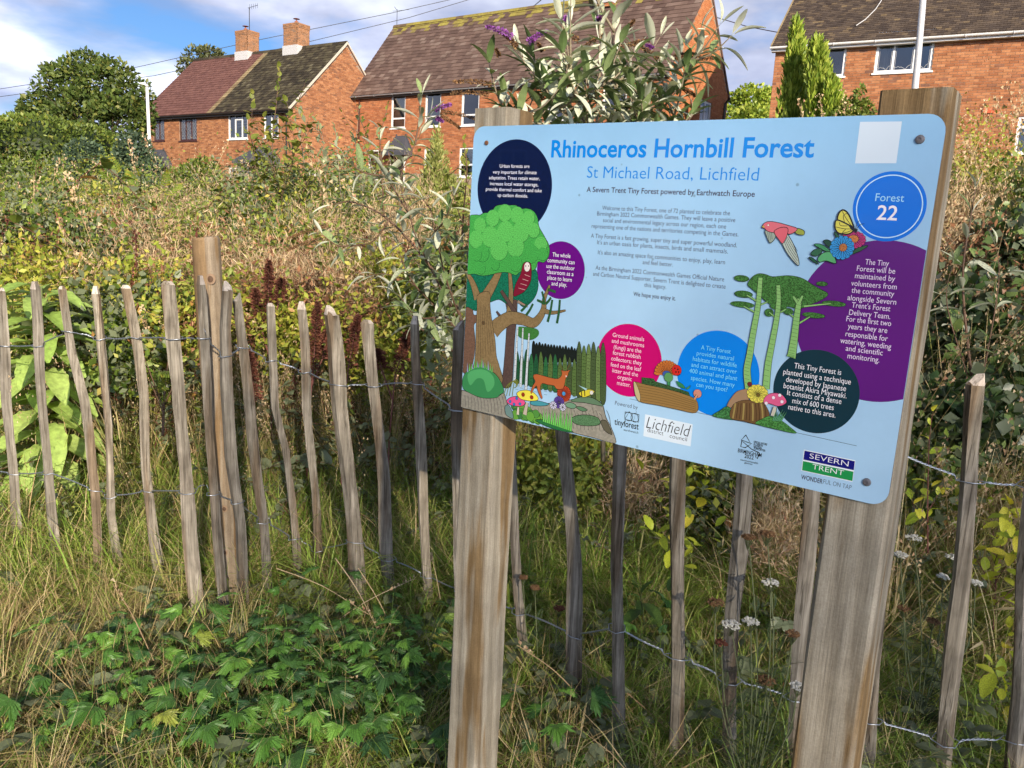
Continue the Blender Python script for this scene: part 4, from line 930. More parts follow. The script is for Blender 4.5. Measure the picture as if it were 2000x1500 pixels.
    text([("Urban forests are", (976, 327.5), (1034, 328), 6.7), ("very important for climate", (962.5, 339.5), (1048, 339.8), 6.7), ("adaptation. Trees retain water,", (955, 350.5), (1054, 351.5), 6.7),
          ("increase local water storage,", (957, 362), (1051, 363.5), 6.7), ("provide thermal comfort and take", (949, 373), (1058, 375), 6.7), ("up carbon dioxide.", (972, 384.5), (1031, 385.5), 6.7)], white, bold=0.0)
    text([("The whole", (1079, 501.7), (1114, 503), 8), ("community can", (1069, 513), (1122, 515), 8), ("use the outdoor", (1067, 524.5), (1122, 526.7), 8),
          ("classroom as a", (1068, 535.5), (1120, 538), 8), ("place to learn", (1069, 546.7), (1116.5, 549.5), 8), ("and play.", (1077, 558), (1107, 559.5), 8)], white, bold=0.0)
    text([("Ground animals", (1196.4, 658.8), (1258, 665.3), 8), ("and mushrooms", (1194.6, 670.5), (1258, 677), 8), ("(fungi) are the", (1198.5, 682), (1252.3, 688.7), 8), ("forest rubbish", (1196.7, 693), (1251, 700.4), 8),
          ("collectors; they", (1193.8, 704), (1253, 712.6), 8), ("feed on the leaf", (1192.5, 716), (1252, 724.6), 8), ("litter and the", (1196, 727.7), (1246, 735), 8), ("organic", (1205.8, 740), (1233.6, 744), 8), ("matter.", (1205, 751.4), (1231.5, 756), 8)], ink(250, 215, 235), bold=0.0)
    text([("A Tiny Forest", (1369, 682.5), (1427, 690.5), 8.5), ("provides natural", (1360.5, 694), (1433, 703.7), 8.5), ("habitats for wildlife", (1353, 704.5), (1438.7, 717.5), 8.5), ("and can attract over", (1350, 716), (1439, 730), 8.5),
          ("400 animal and plant", (1346, 727.7), (1439.5, 743.3), 8.5), ("species. How many", (1349.3, 741), (1434.5, 756.5), 8.5), ("can you spot?", (1359.7, 754.5), (1420.5, 765.3), 8.5)], cyan, bold=0.0)
    text([("Forest", (1709, 393), (1765.3, 393.7), 15)], ink(160, 220, 245), bold=0.0); text([("22", (1711.5, 428.8), (1751.3, 430), 27.5)], white, bold=0.012)
    text([("The Tiny", (1689.4, 516.7), (1735.7, 519.3), 10.5), ("Forest will be", (1673, 529.7), (1748, 534), 10.5), ("maintained by", (1669.4, 543.7), (1747.7, 549), 10.5), ("volunteers from", (1662, 558.3), (1751, 564.8), 10.5),
          ("the community", (1662.6, 572.3), (1746, 578.3), 10.5), ("alongside Severn", (1654.8, 586.4), (1750, 594.6), 10.5), ("Trent's Forest", (1663, 601), (1738.4, 607.5), 10.5), ("Delivery Team.", (1658, 615), (1738.4, 623), 10.5),
          ("For the first two", (1652.7, 627.4), (1740, 636.8), 10.5), ("years they are", (1655.7, 642), (1732.5, 650.3), 10.5), ("responsible for", (1651, 656.8), (1733.4, 666), 10.5), ("watering, weeding", (1640.7, 670), (1740, 681.7), 10.5),
          ("and scientific", (1651.3, 685.5), (1723.7, 693.4), 10.5), ("monitoring.", (1654.8, 700.2), (1717.2, 707.5), 10.5)], ink(235, 215, 240), bold=0.0)
    text([("This Tiny Forest is", (1551, 718.4), (1642.5, 733), 10.5), ("planted using a technique", (1529.6, 731.6), (1661.5, 750), 10.5), ("developed by Japanese", (1534.8, 746.2), (1652, 763.2), 10.5), ("botanist Akira Miyawaki.", (1530, 758.8), (1653.3, 777), 10.5),
          ("It consists of a dense", (1537, 771.7), (1643, 788.7), 10.5), ("mix of 600 trees", (1547, 787.3), (1628, 801), 10.5), ("native to this area.", (1539.2, 799.9), (1631.6, 815.1), 10.5)], white, bold=0.0)
    # ---- the blank pale sticker (its code is left out), logos along the foot
    a = Art(); a.shape([(1680, 238), (1761.7, 237.2), (1750.5, 318.8), (1670, 319)], ink(206, 222, 236), 0, False); a.done('sticker', 'pale square sticker at the upper corner')
    a = Art(); a.shape([z3(1462, 958), z3(1820, 1033), z3(1803, 1200), z3(1448, 1122)], ink(222, 236, 246), 0, False); a.done('logo_panel')
    text([("Lichfield", z3(1468, 1062), z3(1798, 1128), 23)], K, bold=-0.012, shear=0.22); text([("district", z3(1478, 1090), z3(1598, 1118), 8), ("council", z3(1645, 1133), z3(1775, 1163), 8)], K, bold=-0.004)
    text([("Powered by", (1201, 790.5), (1245.3, 799.7), 8)], dark, bold=-0.006); text([("tinyforest", (1199.8, 829), (1247, 839), 12)], K, bold=0.012); text([("earthwatch", (1218, 841.5), (1246.6, 847), 4.5)], K)
    a = Art()
    q = [z3(1312, 940), z3(1418, 962), z3(1412, 1018), z3(1308, 996)]; a.line(q + [q[0]], 0.0012, sm=False); a.line([z3(1312, 990), z3(1345, 935), z3(1375, 1008), z3(1395, 935), z3(1415, 1015)], 0.0010, sm=False)
    for cx in (1338, 1385):
        C = S(z3(cx, 975 + (cx - 1338) * .2)); a.ribbon([(C[0] + .0085 * math.cos(t * .3), C[1] + .0085 * math.sin(t * .3)) for t in range(21)], 0.0010, K, True)
    a.done('emblem')
    a = Art(); a.line([z4(262, 987), z4(232, 1020), z4(292, 1042), z4(262, 987)], 0.0016, sm=False); a.line([z4(236, 1022), z4(228, 1065), z4(258, 1072), z4(300, 1045), z4(240, 1030), z4(300, 1082), z4(352, 1106)], 0.0016, sm=False); a.line([z4(352, 1108), z4(338, 1146), z4(325, 1130)], 0.0016, sm=False); a.done('emblem')
    text([("BIRMINGHAM", z4(208, 1102), z4(365, 1135), 7.5), ("2022", z4(252, 1138), z4(312, 1152), 7.5)], K, bold=0.012); text([("commonwealth", z4(225, 1158), z4(342, 1180), 3.6), ("games", z4(252, 1176), z4(305, 1188), 3.6)], K, bold=0.01)
    text([("OFFICIAL NATURE", z4(313, 1040), z4(403, 1056), 4), ("& CARBON", z4(313, 1054), z4(375, 1066), 4), ("NEUTRAL", z4(313, 1070), z4(370, 1081), 4), ("SUPPORTER", z4(313, 1084), z4(392, 1098), 4)], K, bold=0.02)
    a = Art(); a.shape([z4(649, 1084), z4(992, 1157), z4(972, 1300), z4(631, 1225)], ink(235, 242, 248), 0, False); a.shape([z4(653, 1091), z4(988, 1162), z4(981, 1222), z4(645, 1151)], ink(18, 18, 120), 0, False); a.shape([z4(643, 1161), z4(979, 1232), z4(971, 1294), z4(636, 1222)], ink(30, 150, 78), 0, False); a.done('logo_panel')
    text([("SEVERN", z4(685, 1142), z4(944, 1197), 10), ("TRENT", z4(703, 1212), z4(912, 1259), 10)], white, bold=-0.006); text([("WONDER", z4(628, 1282), z4(772, 1311), 9, 0.012), ("FUL ON TAP", z4(776, 1312), z4(963, 1351), 9, -0.015)], dark)
    # ---- drawings
    bark = ink(134, 112, 76, 0.12, 300); bark2 = ink(112, 84, 68, 0.12, 300); bark3 = ink(86, 68, 62, 0.1, 300); gA = ink(64, 158, 72, 0.22, 520); gB = ink(88, 178, 86, 0.2, 520); gD = ink(16, 104, 78, 0.25, 420)
    a = Art()
    a.shape([z3(*p) for p in ((110, 110), (160, 105), (172, 205), (200, 215), (200, 260), (176, 290), (185, 400), (178, 520), (150, 620), (92, 640), (100, 450), (112, 250))], bark2)
    a.shape([z3(*p) for p in ((408, 60), (492, 60), (500, 200), (482, 400), (472, 600), (455, 745), (388, 745), (400, 600), (415, 400), (425, 200))], bark3)
    a.shape([z1(*p) for p in ((36, 1330), (120, 1290), (300, 1300), (560, 1290), (605, 1400), (590, 1500), (540, 1570), (482, 1596), (430, 1540), (367, 1575), (300, 1540), (232, 1560), (190, 1560), (128, 1627), (60, 1600), (34, 1575))], gD)
    for (p, q, w) in (((205, 300), (155, 60), (.03, .010)),):
        pass
    a.limb([z3(205, 90), z3(165, -30), z3(105, -130)], (0.020, 0.006), bark); a.limb([z3(255, 90), z3(330, -40), z3(385, -160)], (0.026, 0.010), bark); a.limb([z3(440, 200), z3(455, 60), z3(445, -110)], (0.014, 0.007), bark)
    a.limb([z3(375, 225), z3(345, 185)], (0.006, 0.003), bark3); a.limb([z3(490, 200), z3(420, 90), z3(380, 30)], (0.010, 0.006), bark3)
    a.limb([z3(*p) for p in ((318, 330), (370, 280), (450, 235), (540, 245), (620, 272), (670, 230), (700, 165), (705, 90), (745, -10))], (0.034, 0.004), bark); a.limb([z3(705, 182), z3(770, 195), z3(865, 178)], (0.010, 0.002), bark)
    a.shape([z3(*p) for p in ((205, 60), (290, 40), (298, 150), (312, 260), (335, 400), (345, 520), (368, 600), (388, 720), (250, 760), (120, 720), (170, 600), (186, 500), (192, 300), (200, 150))], bark)
    for k in range(7): a.line([z3(215 + 12 * k, 130 + 20 * (k % 3)), z3(212 + 15 * k, 300), z3(205 + 20 * k, 560 - 12 * k)], 0.0006)
    a.disc(z3(246, 272), 0.004, ink(90, 70, 45), 0.0006)
    a.done('tree_drawing', 'printed broad tree with brown trunk')
    a = Art(); a.shape([z1(*p) for p in ((62, 905), (110, 878), (150, 880), (185, 862), (240, 858), (270, 812), (330, 798), (375, 803), (430, 803), (465, 830), (520, 828), (570, 850), (600, 900), (612, 970), (650, 1040), (690, 1120), (688, 1200), (650, 1250), (605, 1245), (585, 1300), (540, 1320), (470, 1322), (430, 1350), (370, 1330), (300, 1330), (240, 1345), (170, 1355), (110, 1340), (46, 1325), (52, 1100))], gA)
    for (x, y, r) in ((150, 960, 60), (250, 905, 64), (345, 865, 66), (440, 880, 62), (530, 905, 56), (120, 1070, 70), (230, 1050, 80), (350, 1010, 80), (470, 1010, 80), (570, 1000, 55), (625, 1110, 58), (170, 1180, 66), (300, 1150, 84), (430, 1130, 78), (545, 1180, 74), (125, 1190, 50), (270, 1270, 42), (160, 1300, 42), (430, 1260, 60), (640, 1185, 48)):
        a.disc(z1(x, y), r / 4 / 920, gB if y < 1160 else gA, 0, 18); C = S(z1(x, y)); rr = r / 4 / 915
        a.ribbon([(C[0] + rr * math.cos(t), C[1] + rr * math.sin(t)) for t in np.linspace(-2.6 + (x % 3) * .3, 0.6, 12)], 0.0008, ink(20, 70, 35))
    a.done('crown_drawing', 'printed rounded green crown')
    a = Art(); a.shape([z1(*p) for p in ((488, 1262), (520, 1245), (548, 1262), (553, 1330), (545, 1400), (505, 1470), (450, 1505), (412, 1510), (430, 1420), (468, 1340))], ink(120, 22, 48)); a.disc(z1(519, 1285), 0.0075, ink(225, 215, 210), 0.0006, 16, 0.0098)
    for dx in (-11, 12): a.disc(z1(519 + dx, 1278), 0.0014, K, 0, 8)
    for k in range(4): a.line([z1(500 - 16 * k, 1345 + 35 * k), z1(540 - 12 * k, 1360 + 35 * k)], 0.0008, ink(215, 180, 180))
    a.limb([z3(505, 110), z3(580, 150)], (0.006, 0.002), ink(150, 130, 110)); a.done('bird_drawing', 'printed dark red bird perched in the crown')
    a = Art()
    for p, q in (((688, 35), (704, 135)), ((765, 98), (730, 265)), ((822, 98), (800, 275)), ((620, 128), (568, 215)), ((575, 130), (530, 185)), ((650, 100), (700, 125)), ((755, 80), (715, 130)), ((730, 20), (790, 40))): a.limb([z3(*p), z3((p[0] + q[0]) / 2 + 4, (p[1] + q[1]) / 2), z3(*q)], (0.004, 0.005), ink(40, 90, 50, 0.3, 900), 0.0004)
    a.done('leaf_drawing')
    a = Art(); a.shape([z3(*p) for p in ((500, 330), (520, 300), (640, 315), (665, 350), (640, 385), (590, 400), (520, 380))], ink(60, 120, 55, 0.3, 900), 0.0005)
    for k in range(16):
        x = 625 + 22 * k; y = 405 + 12 * abs(math.sin(k * 1.7)) + 3 * k; a.shape([z3(x, y), z3(x + 12, y + 30), z3(x + 15, 560), z3(x - 15, 560), z3(x - 12, y + 30)], ink(22, 30, 28), 0, True, 3)
    cols = [ink(30, 84, 52, 0.2, 700), ink(44, 104, 60, 0.2, 700), ink(86, 112, 58, 0.2, 700), ink(70, 88, 52, 0.2, 700), ink(104, 128, 72, 0.2, 700)]
    for k in range(19):
        x = 500 + 36 * k; y = 480 - 52 * (k > 12) + 18 * math.sin(k * 2.3) + 4 * k * (k < 13); yb = 720 + 7.5 * k
        a.shape([z3(x, y), z3(x + 14, y + 50), z3(x + 20, y + 150), z3(x + 19, yb), z3(x - 19, yb), z3(x - 20, y + 150), z3(x - 14, y + 50)], cols[min(4, k // 5 + (k * 7) % 2)], 0.0009, True, 3)
        for t in range(9): a.line([z3(x - 13, y + 80 + t * 26), z3(x + 10, y + 84 + t * 26)], 0.0005, ink(20, 40, 25), False)
    for x0, y0, x1_, y1_ in ((507, 300, 482, 705), (546, 310, 527, 752), (592, 350, 567, 772)):
        a.limb([z3(x0, y0), z3((x0 + x1_) / 2, (y0 + y1_) / 2), z3(x1_, y1_)], (0.0028, 0.0064), ink(205, 215, 218), 0.0005)
        for t in range(9): f = (t + .5) / 9; a.line([z3(x0 + (x1_ - x0) * f - 5, y0 + (y1_ - y0) * f), z3(x0 + (x1_ - x0) * f + 4, y0 + (y1_ - y0) * f)], 0.0006)
    a.done('woodland_drawing', 'printed row of slim conifers and three white birch trunks')
    a = Art()      # rocks and mounds
    rock = ink(150, 146, 132, 0.1, 200); rl = ink(70, 66, 60)
    a.shape([z3(*p) for p in ((76, 780), (130, 790), (220, 825), (350, 825), (402, 800), (430, 880), (480, 1000), (300, 970), (95, 910), (60, 860))], rock)
    for k in range(14): a.line([z3(110 + 23 * k, 815 + 6 * (k % 4)), z3(114 + 24 * k, 870), z3(112 + 25 * k, 905 + 5 * k)], 0.0009, rl)
    a.shape([z3(*p) for p in ((600, 880), (700, 880), (900, 850), (960, 835), (1060, 840), (1140, 880), (1170, 980), (1215, 1070), (1240, 1180), (1100, 1140), (900, 1090), (760, 1040), (640, 980))], rock)
    for k in range(20): a.line([z3(660 + 27 * k, 905 + 22 * (k % 3)), z3(664 + 28 * k, 980), z3(668 + 28.5 * k, 1050 + 2 * k)], 0.0009, rl)
    a.shape([z3(*p) for p in ((905, 860), (960, 832), (1040, 828), (1100, 850), (1150, 895), (1080, 885), (1000, 870))], ink(98, 128, 98)); a.shape([z3(*p) for p in ((912, 990), (960, 965), (1050, 965), (1115, 990), (1120, 1035), (1030, 1045), (940, 1030))], ink(84, 122, 84, .2, 500))
    a.shape([z3(*p) for p in ((865, 880), (900, 868), (945, 890), (930, 915), (880, 905))], ink(110, 150, 120)); a.shape([z3(*p) for p in ((945, 905), (980, 900), (1030, 925), (990, 935))], ink(90, 130, 95)); a.shape([z3(*p) for p in ((600, 865), (650, 855), (740, 880), (700, 895), (620, 890))], ink(70, 150, 160))
    a.shape([z3(*p) for p in ((1130, 1010), (1170, 1005), (1200, 1060), (1215, 1110), (1160, 1080))], ink(95, 92, 75))
    a.shape([z3(*p) for p in ((92, 700), (120, 640), (180, 605), (260, 602), (320, 640), (360, 680), (392, 740), (402, 790), (370, 812), (350, 832), (280, 838), (220, 830), (150, 800), (98, 765))], ink(58, 138, 82)); a.shape([z3(*p) for p in ((130, 660), (180, 625), (260, 625), (320, 670), (330, 740), (280, 790), (250, 700), (200, 690), (150, 740))], ink(84, 170, 104), 0)
    for k in range(15): x = 130 + 13 * k; yb = 645 - 40 * math.sin((k + .5) / 15 * math.pi); a.shape([z3(x - 5, yb), z3(x - 2 + 4 * (k % 3), yb - 75 + 12 * (k % 4)), z3(x + 7, yb)], ink(110, 190, 100) if k % 3 else ink(150, 160, 190), 0.0005, False)
    for k in range(4): a.line([z3(400 + 22 * k, 820), z3(430 + 18 * k, 740 - 12 * k), z3(480 + 10 * k, 712), z3(500, 745), z3(480, 760)], 0.0018, ink(120, 130, 50))
    for k in range(30): a.disc(z3(478 + (k * 37) % 190, 900 + (k * 53) % 60 + (k * 37) % 190 * .3), 0.0075 + .0015 * (k % 3), ink(60 + 20 * (k % 3), 120 + 20 * (k % 3), 62), 0.0006, 12)
    a.shape([z3(*p) for p in ((640, 1005), (700, 1000), (800, 1035), (900, 1075), (915, 1095), (780, 1070))], ink(40, 110, 60)); a.shape([z3(*p) for p in ((412, 900), (440, 890), (470, 950), (470, 990), (420, 960))], ink(110, 140, 135))
    for k in range(15): x = 695 + 14.5 * k; a.shape([z3(x, 1010 + 5 * k), z3(x + 8 + 6 * (k % 3), 905 + 14 * (k % 4)), z3(x + 14, 1016 + 5 * k)], ink(112, 200, 92), 0.0006, False)
    a.limb([z3(508, 960), z3(512, 905)], (0.007, 0.004), ink(210, 200, 180)); a.shape([z3(*p) for p in ((424, 862), (450, 832), (500, 824), (548, 845), (562, 878), (530, 898), (460, 890))], ink(230, 84, 140))
    for p in ((450, 862), (500, 838), (525, 880), (480, 882)): a.disc(z3(*p), 0.0034, ink(40, 120, 190), 0.0004, 12)
    a.limb([z3(560, 960), z3(578, 870)], (0.010, 0.006), ink(190, 178, 158)); a.shape([z3(*p) for p in ((500, 800), (530, 780), (590, 778), (640, 805), (662, 845), (620, 858), (550, 850), (515, 830))], ink(240, 226, 80))
    for p in ((548, 810), (612, 830)): a.disc(z3(*p), 0.0045, ink(150, 50, 30), 0.0004, 12)
    a.petals(z3(855, 803), 0.002, 0.0168, 22, ink(196, 72, 40), 0.5); a.disc(z3(853, 802), 0.0042, ink(70, 150, 200), 0.0005, 14)
    a.petals(z3(818, 868), 0.001, 0.0130, 14, ink(98, 72, 160), 0.5); a.petals(z3(775, 890), 0.001, 0.0085, 9, ink(205, 205, 225), 0.4); a.petals(z3(845, 905), 0.001, 0.0080, 9, ink(205, 205, 225), 0.4)
    a.shape([z3(*p) for p in ((965, 800), (1000, 780), (1050, 770), (1085, 785), (1060, 810), (1000, 830))], ink(220, 205, 60)); a.shape([z3(960, 738), z3(1030, 765), z3(1020, 780)], ink(170, 210, 215), 0.0005, False); a.line([z3(985, 788), z3(990, 825)], 0.002); a.line([z3(1010, 778), z3(1012, 820)], 0.002); a.disc(z3(1062, 795), 0.0042, ink(225, 225, 215), 0.0005, 12)
    a.done('forest_floor_drawing', 'printed rocks, mounds, toadstools and flowers')
    a = Art(); deer = ink(186, 100, 54)
    a.shape([z3(*p) for p in ((624, 668), (645, 655), (700, 668), (760, 685), (812, 690), (838, 662), (838, 640), (830, 622), (850, 632), (880, 630), (904, 624), (888, 646), (886, 668), (868, 688), (862, 720), (848, 765), (800, 768), (780, 742), (730, 735), (692, 725), (676, 762), (694, 832), (682, 836), (655, 772), (650, 742), (626, 772), (612, 802), (605, 790), (622, 742), (640, 712), (630, 690))], deer, 0.0008, True, 2)
    a.line([z3(855, 632), z3(838, 605), z3(826, 585)], 0.0009, ink(120, 80, 50)); a.line([z3(875, 630), z3(888, 600), z3(902, 582)], 0.0009, ink(120, 80, 50)); a.disc(z3(872, 672), 0.002, ink(225, 205, 190), 0, 8); a.done('deer_drawing', 'printed orange deer')
    a = Art(); a.limb([z3(1640, 750), z3(1643, 690)], (0.005, 0.005), ink(60, 140, 90)); a.petals(z3(1630, 660), 0.003, 0.027, 13, ink(205, 116, 50), 0.5, 15, 195); a.disc(z3(1628, 655), 0.009, ink(60, 90, 160), 0.0006, 16, 0.006); a.disc(z3(1640, 680), 0.009, ink(90, 150, 90), 0.0006, 14)
    a.disc(z3(1700, 626), 0.0098, ink(205, 40, 36), 0.0007, 18)
    for p in ((1688, 612), (1710, 620), (1696, 640), (1716, 640)): a.disc(z3(*p), 0.0016, K, 0, 8)
    a.shape([z3(1440, 735), z3(1440, 680), z3(1530, 690), z3(1540, 710), z3(1700, 760), z3(1790, 790), z3(1810, 835), z3(1600, 790)], ink(52, 84, 48, .5, 600), 0.0006, False)
    a.shape([z3(*p) for p in ((1378, 722), (1400, 716), (1460, 732), (1600, 762), (1740, 800), (1850, 852), (1846, 945), (1700, 920), (1560, 890), (1425, 862), (1395, 800))], ink(148, 116, 66), 0.0008)
    for k in range(6): a.line([z3(1412, 745 + 20 * k), z3(1600, 782 + 19 * k), z3(1846, 862 + 14 * k)], 0.0007, ink(92, 66, 34))
    a.shape([z3(*p) for p in ((1378, 722), (1395, 722), (1425, 800), (1428, 855), (1415, 858), (1390, 810))], ink(190, 176, 130), 0.0007); a.shape([z3(1698, 708), z3(1745, 730), z3(1765, 762), z3(1720, 750)], ink(50, 130, 80), 0.0005); a.shape([z3(1770, 765), z3(1805, 740), z3(1790, 768)], ink(60, 140, 90), 0.0005)
    a.disc(z3(1858, 802), 0.008, ink(205, 140, 120), 0.0006, 12); a.limb([z3(1835, 845), z3(1855, 812)], (0.004, 0.003), ink(200, 150, 120)); a.done('log_drawing', 'printed log with orange flower and ladybird')
    a = Art(); stem = ink(140, 190, 112); cr = ink(62, 112, 50, 0.45, 520)
    a.shape([z2(*p) for p in ((330, 1330), (360, 1300), (400, 1285), (450, 1292), (500, 1308), (600, 1300), (680, 1308), (740, 1330), (800, 1370), (870, 1408), (915, 1440), (870, 1482), (780, 1520), (700, 1550), (620, 1535), (560, 1530), (470, 1510), (400, 1450), (340, 1400), (310, 1370))], cr, 0.0006)
    for (x, y, w_, h_) in ((265, 1322, 60, 24), (280, 1440, 72, 26), (870, 1362, 40, 16)): a.disc(z2(x, y), w_ / 3.846 / 1150, cr, 0.0005, 18, h_ / 3.846 / 1150)
    for (x, y, w_, h_) in ((240, 118, 84, 20), (715, 190, 72, 17), (850, 112, 74, 17), (480, 130, 56, 26), (547, 165, 32, 22), (418, 172, 30, 26)): a.disc(z4(x, y), w_ / 3.41 / 1150, cr, 0.0005, 18, h_ / 3.41 / 1150)
    for p in ([z4(325, 170), z4(250, 130)], [z4(335, 95), z4(270, 55)], [z4(462, 205), z4(420, 170)], [z4(600, 215), z4(555, 180)], [z4(615, 245), z4(690, 200)], [z4(650, 130), z4(830, 112)], [z4(495, 170), z4(530, 150)], [z4(350, 125), z4(410, 100)]): a.limb(p, (0.003, 0.0015), stem, 0.0005)
    for P, w_ in ((((362, -60), (352, 60), (340, 160), (312, 310), (290, 450), (272, 560), (284, 680)), (0.0068, 0.0128)), (((480, -10), (482, 100), (468, 220), (438, 380), (412, 520), (398, 680)), (0.0060, 0.0118)), (((622, 80), (603, 200), (588, 330), (572, 440), (565, 470)), (0.0075, 0.0150))):
        a.limb([z4(*p) for p in P], w_, stem, 0.0007); Q = spline([S(z4(*p)) for p in P], 5, False)
        for i in range(1, len(Q) - 1): a.ribbon([(Q[i][0] - w_[1] * .38, Q[i][1]), (Q[i][0] + w_[1] * .28, Q[i][1] - 0.001)], 0.0005, ink(50, 90, 45))
    a.limb([z4(612, 110), z4(580, 65)], (0.005, 0.003), stem, 0.0006); a.limb([z4(618, 110), z4(642, 60)], (0.005, 0.003), stem, 0.0006); a.done('acacia_drawing', 'printed three pale green trunks with flat crowns')
    a = Art(); a.shape([z4(*p) for p in ((140, 800), (190, 710), (240, 685), (280, 690), (270, 780))], ink(160, 130, 100), 0.0006); a.shape([z4(*p) for p in ((45, 862), (90, 825), (140, 795), (175, 830), (200, 885))], ink(62, 118, 66, .4, 400), 0.0006)
    a.shape([z4(*p) for p in ((160, 872), (180, 785), (250, 755), (330, 760), (385, 775), (422, 850), (400, 900), (340, 916), (250, 895))], ink(112, 84, 52), 0.0007)
    for k in range(11): a.line([z4(195 + 19 * k, 775), z4(186 + 21 * k, 830), z4(178 + 22 * k, 875 + 3 * k)], 0.0012 if k % 3 else 0.003, ink(70, 50, 30) if k % 3 else ink(160, 140, 80))
    a.petals(z4(342, 712), 0.001, 0.0192, 12, ink(226, 214, 88), 0.55, 0, 360, 0.0006, 0.85); a.disc(z4(346, 720), 0.0035, ink(110, 90, 40), 0.0004, 10); a.disc(z4(290, 648), 0.0042, ink(110, 40, 50), 0.0005, 10)
    a.shape([z4(*p) for p in ((330, 912), (370, 880), (430, 860), (500, 890), (560, 935), (598, 975), (460, 948))], ink(70, 130, 62, .4, 400), 0.0006); a.limb([z4(445, 860), z4(458, 800)], (0.008, 0.005), ink(205, 200, 180))
    for k in range(6): a.shape([z4(440 + 10 * k, 890), z4(470 + 14 * k, 812 + 8 * (k % 3)), z4(452 + 10 * k, 895)], ink(90, 160, 110), 0.0005, False)
    a.shape([z4(*p) for p in ((383, 772), (395, 730), (440, 708), (500, 715), (532, 752), (528, 778), (480, 795), (430, 780))], ink(222, 96, 140), 0.0007)
    for p in ((400, 775), (448, 738), (490, 722), (505, 765)): a.disc(z4(*p), 0.0030, ink(245, 230, 238), 0.0003, 10)
    a.done('stump_drawing', 'printed stump with yellow flower and pink toadstool')
    a = Art(); a.shape([z2(*p) for p in ((445, 962), (520, 982), (515, 1025), (480, 1056), (455, 1010))], ink(150, 165, 150)); a.shape([z2(*p) for p in ((668, 962), (690, 946), (736, 966), (730, 996), (680, 988))], ink(150, 160, 60)); a.shape([z2(*p) for p in ((418, 938), (440, 905), (480, 895), (540, 903), (620, 925), (682, 946), (668, 972), (630, 990), (560, 985), (500, 978), (460, 968), (440, 948))], ink(214, 106, 118))
    a.shape([z2(*p) for p in ((560, 1010), (600, 960), (620, 1000), (662, 1080), (694, 1180), (690, 1226), (620, 1150), (575, 1070))], ink(176, 190, 178)); a.shape([z2(*p) for p in ((510, 972), (560, 940), (612, 945), (608, 1000), (575, 1060), (545, 1030))], ink(214, 96, 108))
    for k in range(5): a.line([z2(585 + 8 * k, 1040 - 10 * k), z2(620 + 9 * k, 1120 - 14 * k), z2(686, 1215 - 24 * k)], 0.0006)
    for k in range(3): a.line([z2(462 + 14 * k, 975), z2(472 + 12 * k, 1040 - 6 * k)], 0.0005)
    a.disc(z2(466, 922), 0.0016, ink(235, 230, 210), 0.0003, 8); a.shape([z2(418, 932), z2(440, 925), z2(436, 945)], ink(190, 170, 60), 0.0004, False); a.done('bird_drawing', 'printed pink bird in flight')
    a = Art(); yl = ink(214, 206, 82)
    a.shape([z2(*p) for p in ((770, 1165), (800, 1168), (835, 1200), (842, 1215), (800, 1195))], ink(30, 90, 60)); a.shape([z2(*p) for p in ((810, 1068), (850, 1062), (900, 1085), (945, 1130), (900, 1120), (850, 1095))], ink(62, 140, 90)); a.shape([z2(*p) for p in ((785, 1140), (815, 1105), (865, 1100), (865, 1130), (825, 1155))], ink(48, 100, 70)); a.shape([z2(*p) for p in ((838, 1170), (880, 1130), (940, 1125), (975, 1190), (965, 1210), (900, 1190), (850, 1200))], ink(90, 170, 110)); a.shape([z2(*p) for p in ((962, 975), (985, 985), (1005, 1020), (975, 1015))], ink(40, 90, 60)); a.shape([z2(*p) for p in ((1095, 1140), (1130, 1095), (1215, 1075), (1170, 1110))], ink(48, 90, 60)); a.shape([z2(*p) for p in ((880, 1045), (910, 1032), (945, 1055), (925, 1090))], ink(30, 70, 50))
    a.petals(z2(1105, 1032), 0.002, 0.0190, 15, ink(190, 50, 116), 0.5, 0, 360, 0.0006, 0.72); a.disc(z2(1106, 1026), 0.0078, ink(196, 120, 60, .3, 900), 0.0006, 16, 0.0062)
    a.petals(z2(1020, 1092), 0.002, 0.0190, 14, ink(50, 148, 214), 0.5); a.disc(z2(1028, 1090), 0.0062, ink(176, 110, 56, .3, 900), 0.0006, 14)
    a.shape([z2(*p) for p in ((1025, 808), (1062, 830), (1092, 890), (1108, 948), (1060, 930), (1000, 905), (985, 880), (995, 835))], yl, 0.0024); a.shape([z2(*p) for p in ((978, 885), (1040, 905), (1108, 950), (1080, 985), (1030, 990), (985, 975), (967, 935))], yl, 0.0022)
    for p in (((1105, 948), (1050, 870), (1020, 812)), ((1105, 948), (1030, 900), (990, 880)), ((1105, 950), (1040, 950), (970, 935)), ((1100, 955), (1060, 975), (1010, 985)), ((1040, 905), (1030, 850), (1058, 835)), ((1060, 928), (1010, 925), (1000, 900)), ((1050, 950), (1030, 970), (1020, 985))): a.line([z2(*q) for q in p], 0.0009)
    a.limb([z2(1080, 925), z2(1105, 952), z2(1132, 968)], (0.004, 0.006), K, 0.0); a.line([z2(1120, 955), z2(1135, 905), z2(1152, 888)], 0.0007); a.line([z2(1125, 958), z2(1155, 920), z2(1188, 912)], 0.0007)
    for k in range(3): a.line([z2(1108 + 10 * k, 960), z2(1112 + 12 * k, 1000)], 0.0006)
    a.done('butterfly_drawing', 'printed yellow butterfly over a pink and a blue flower')
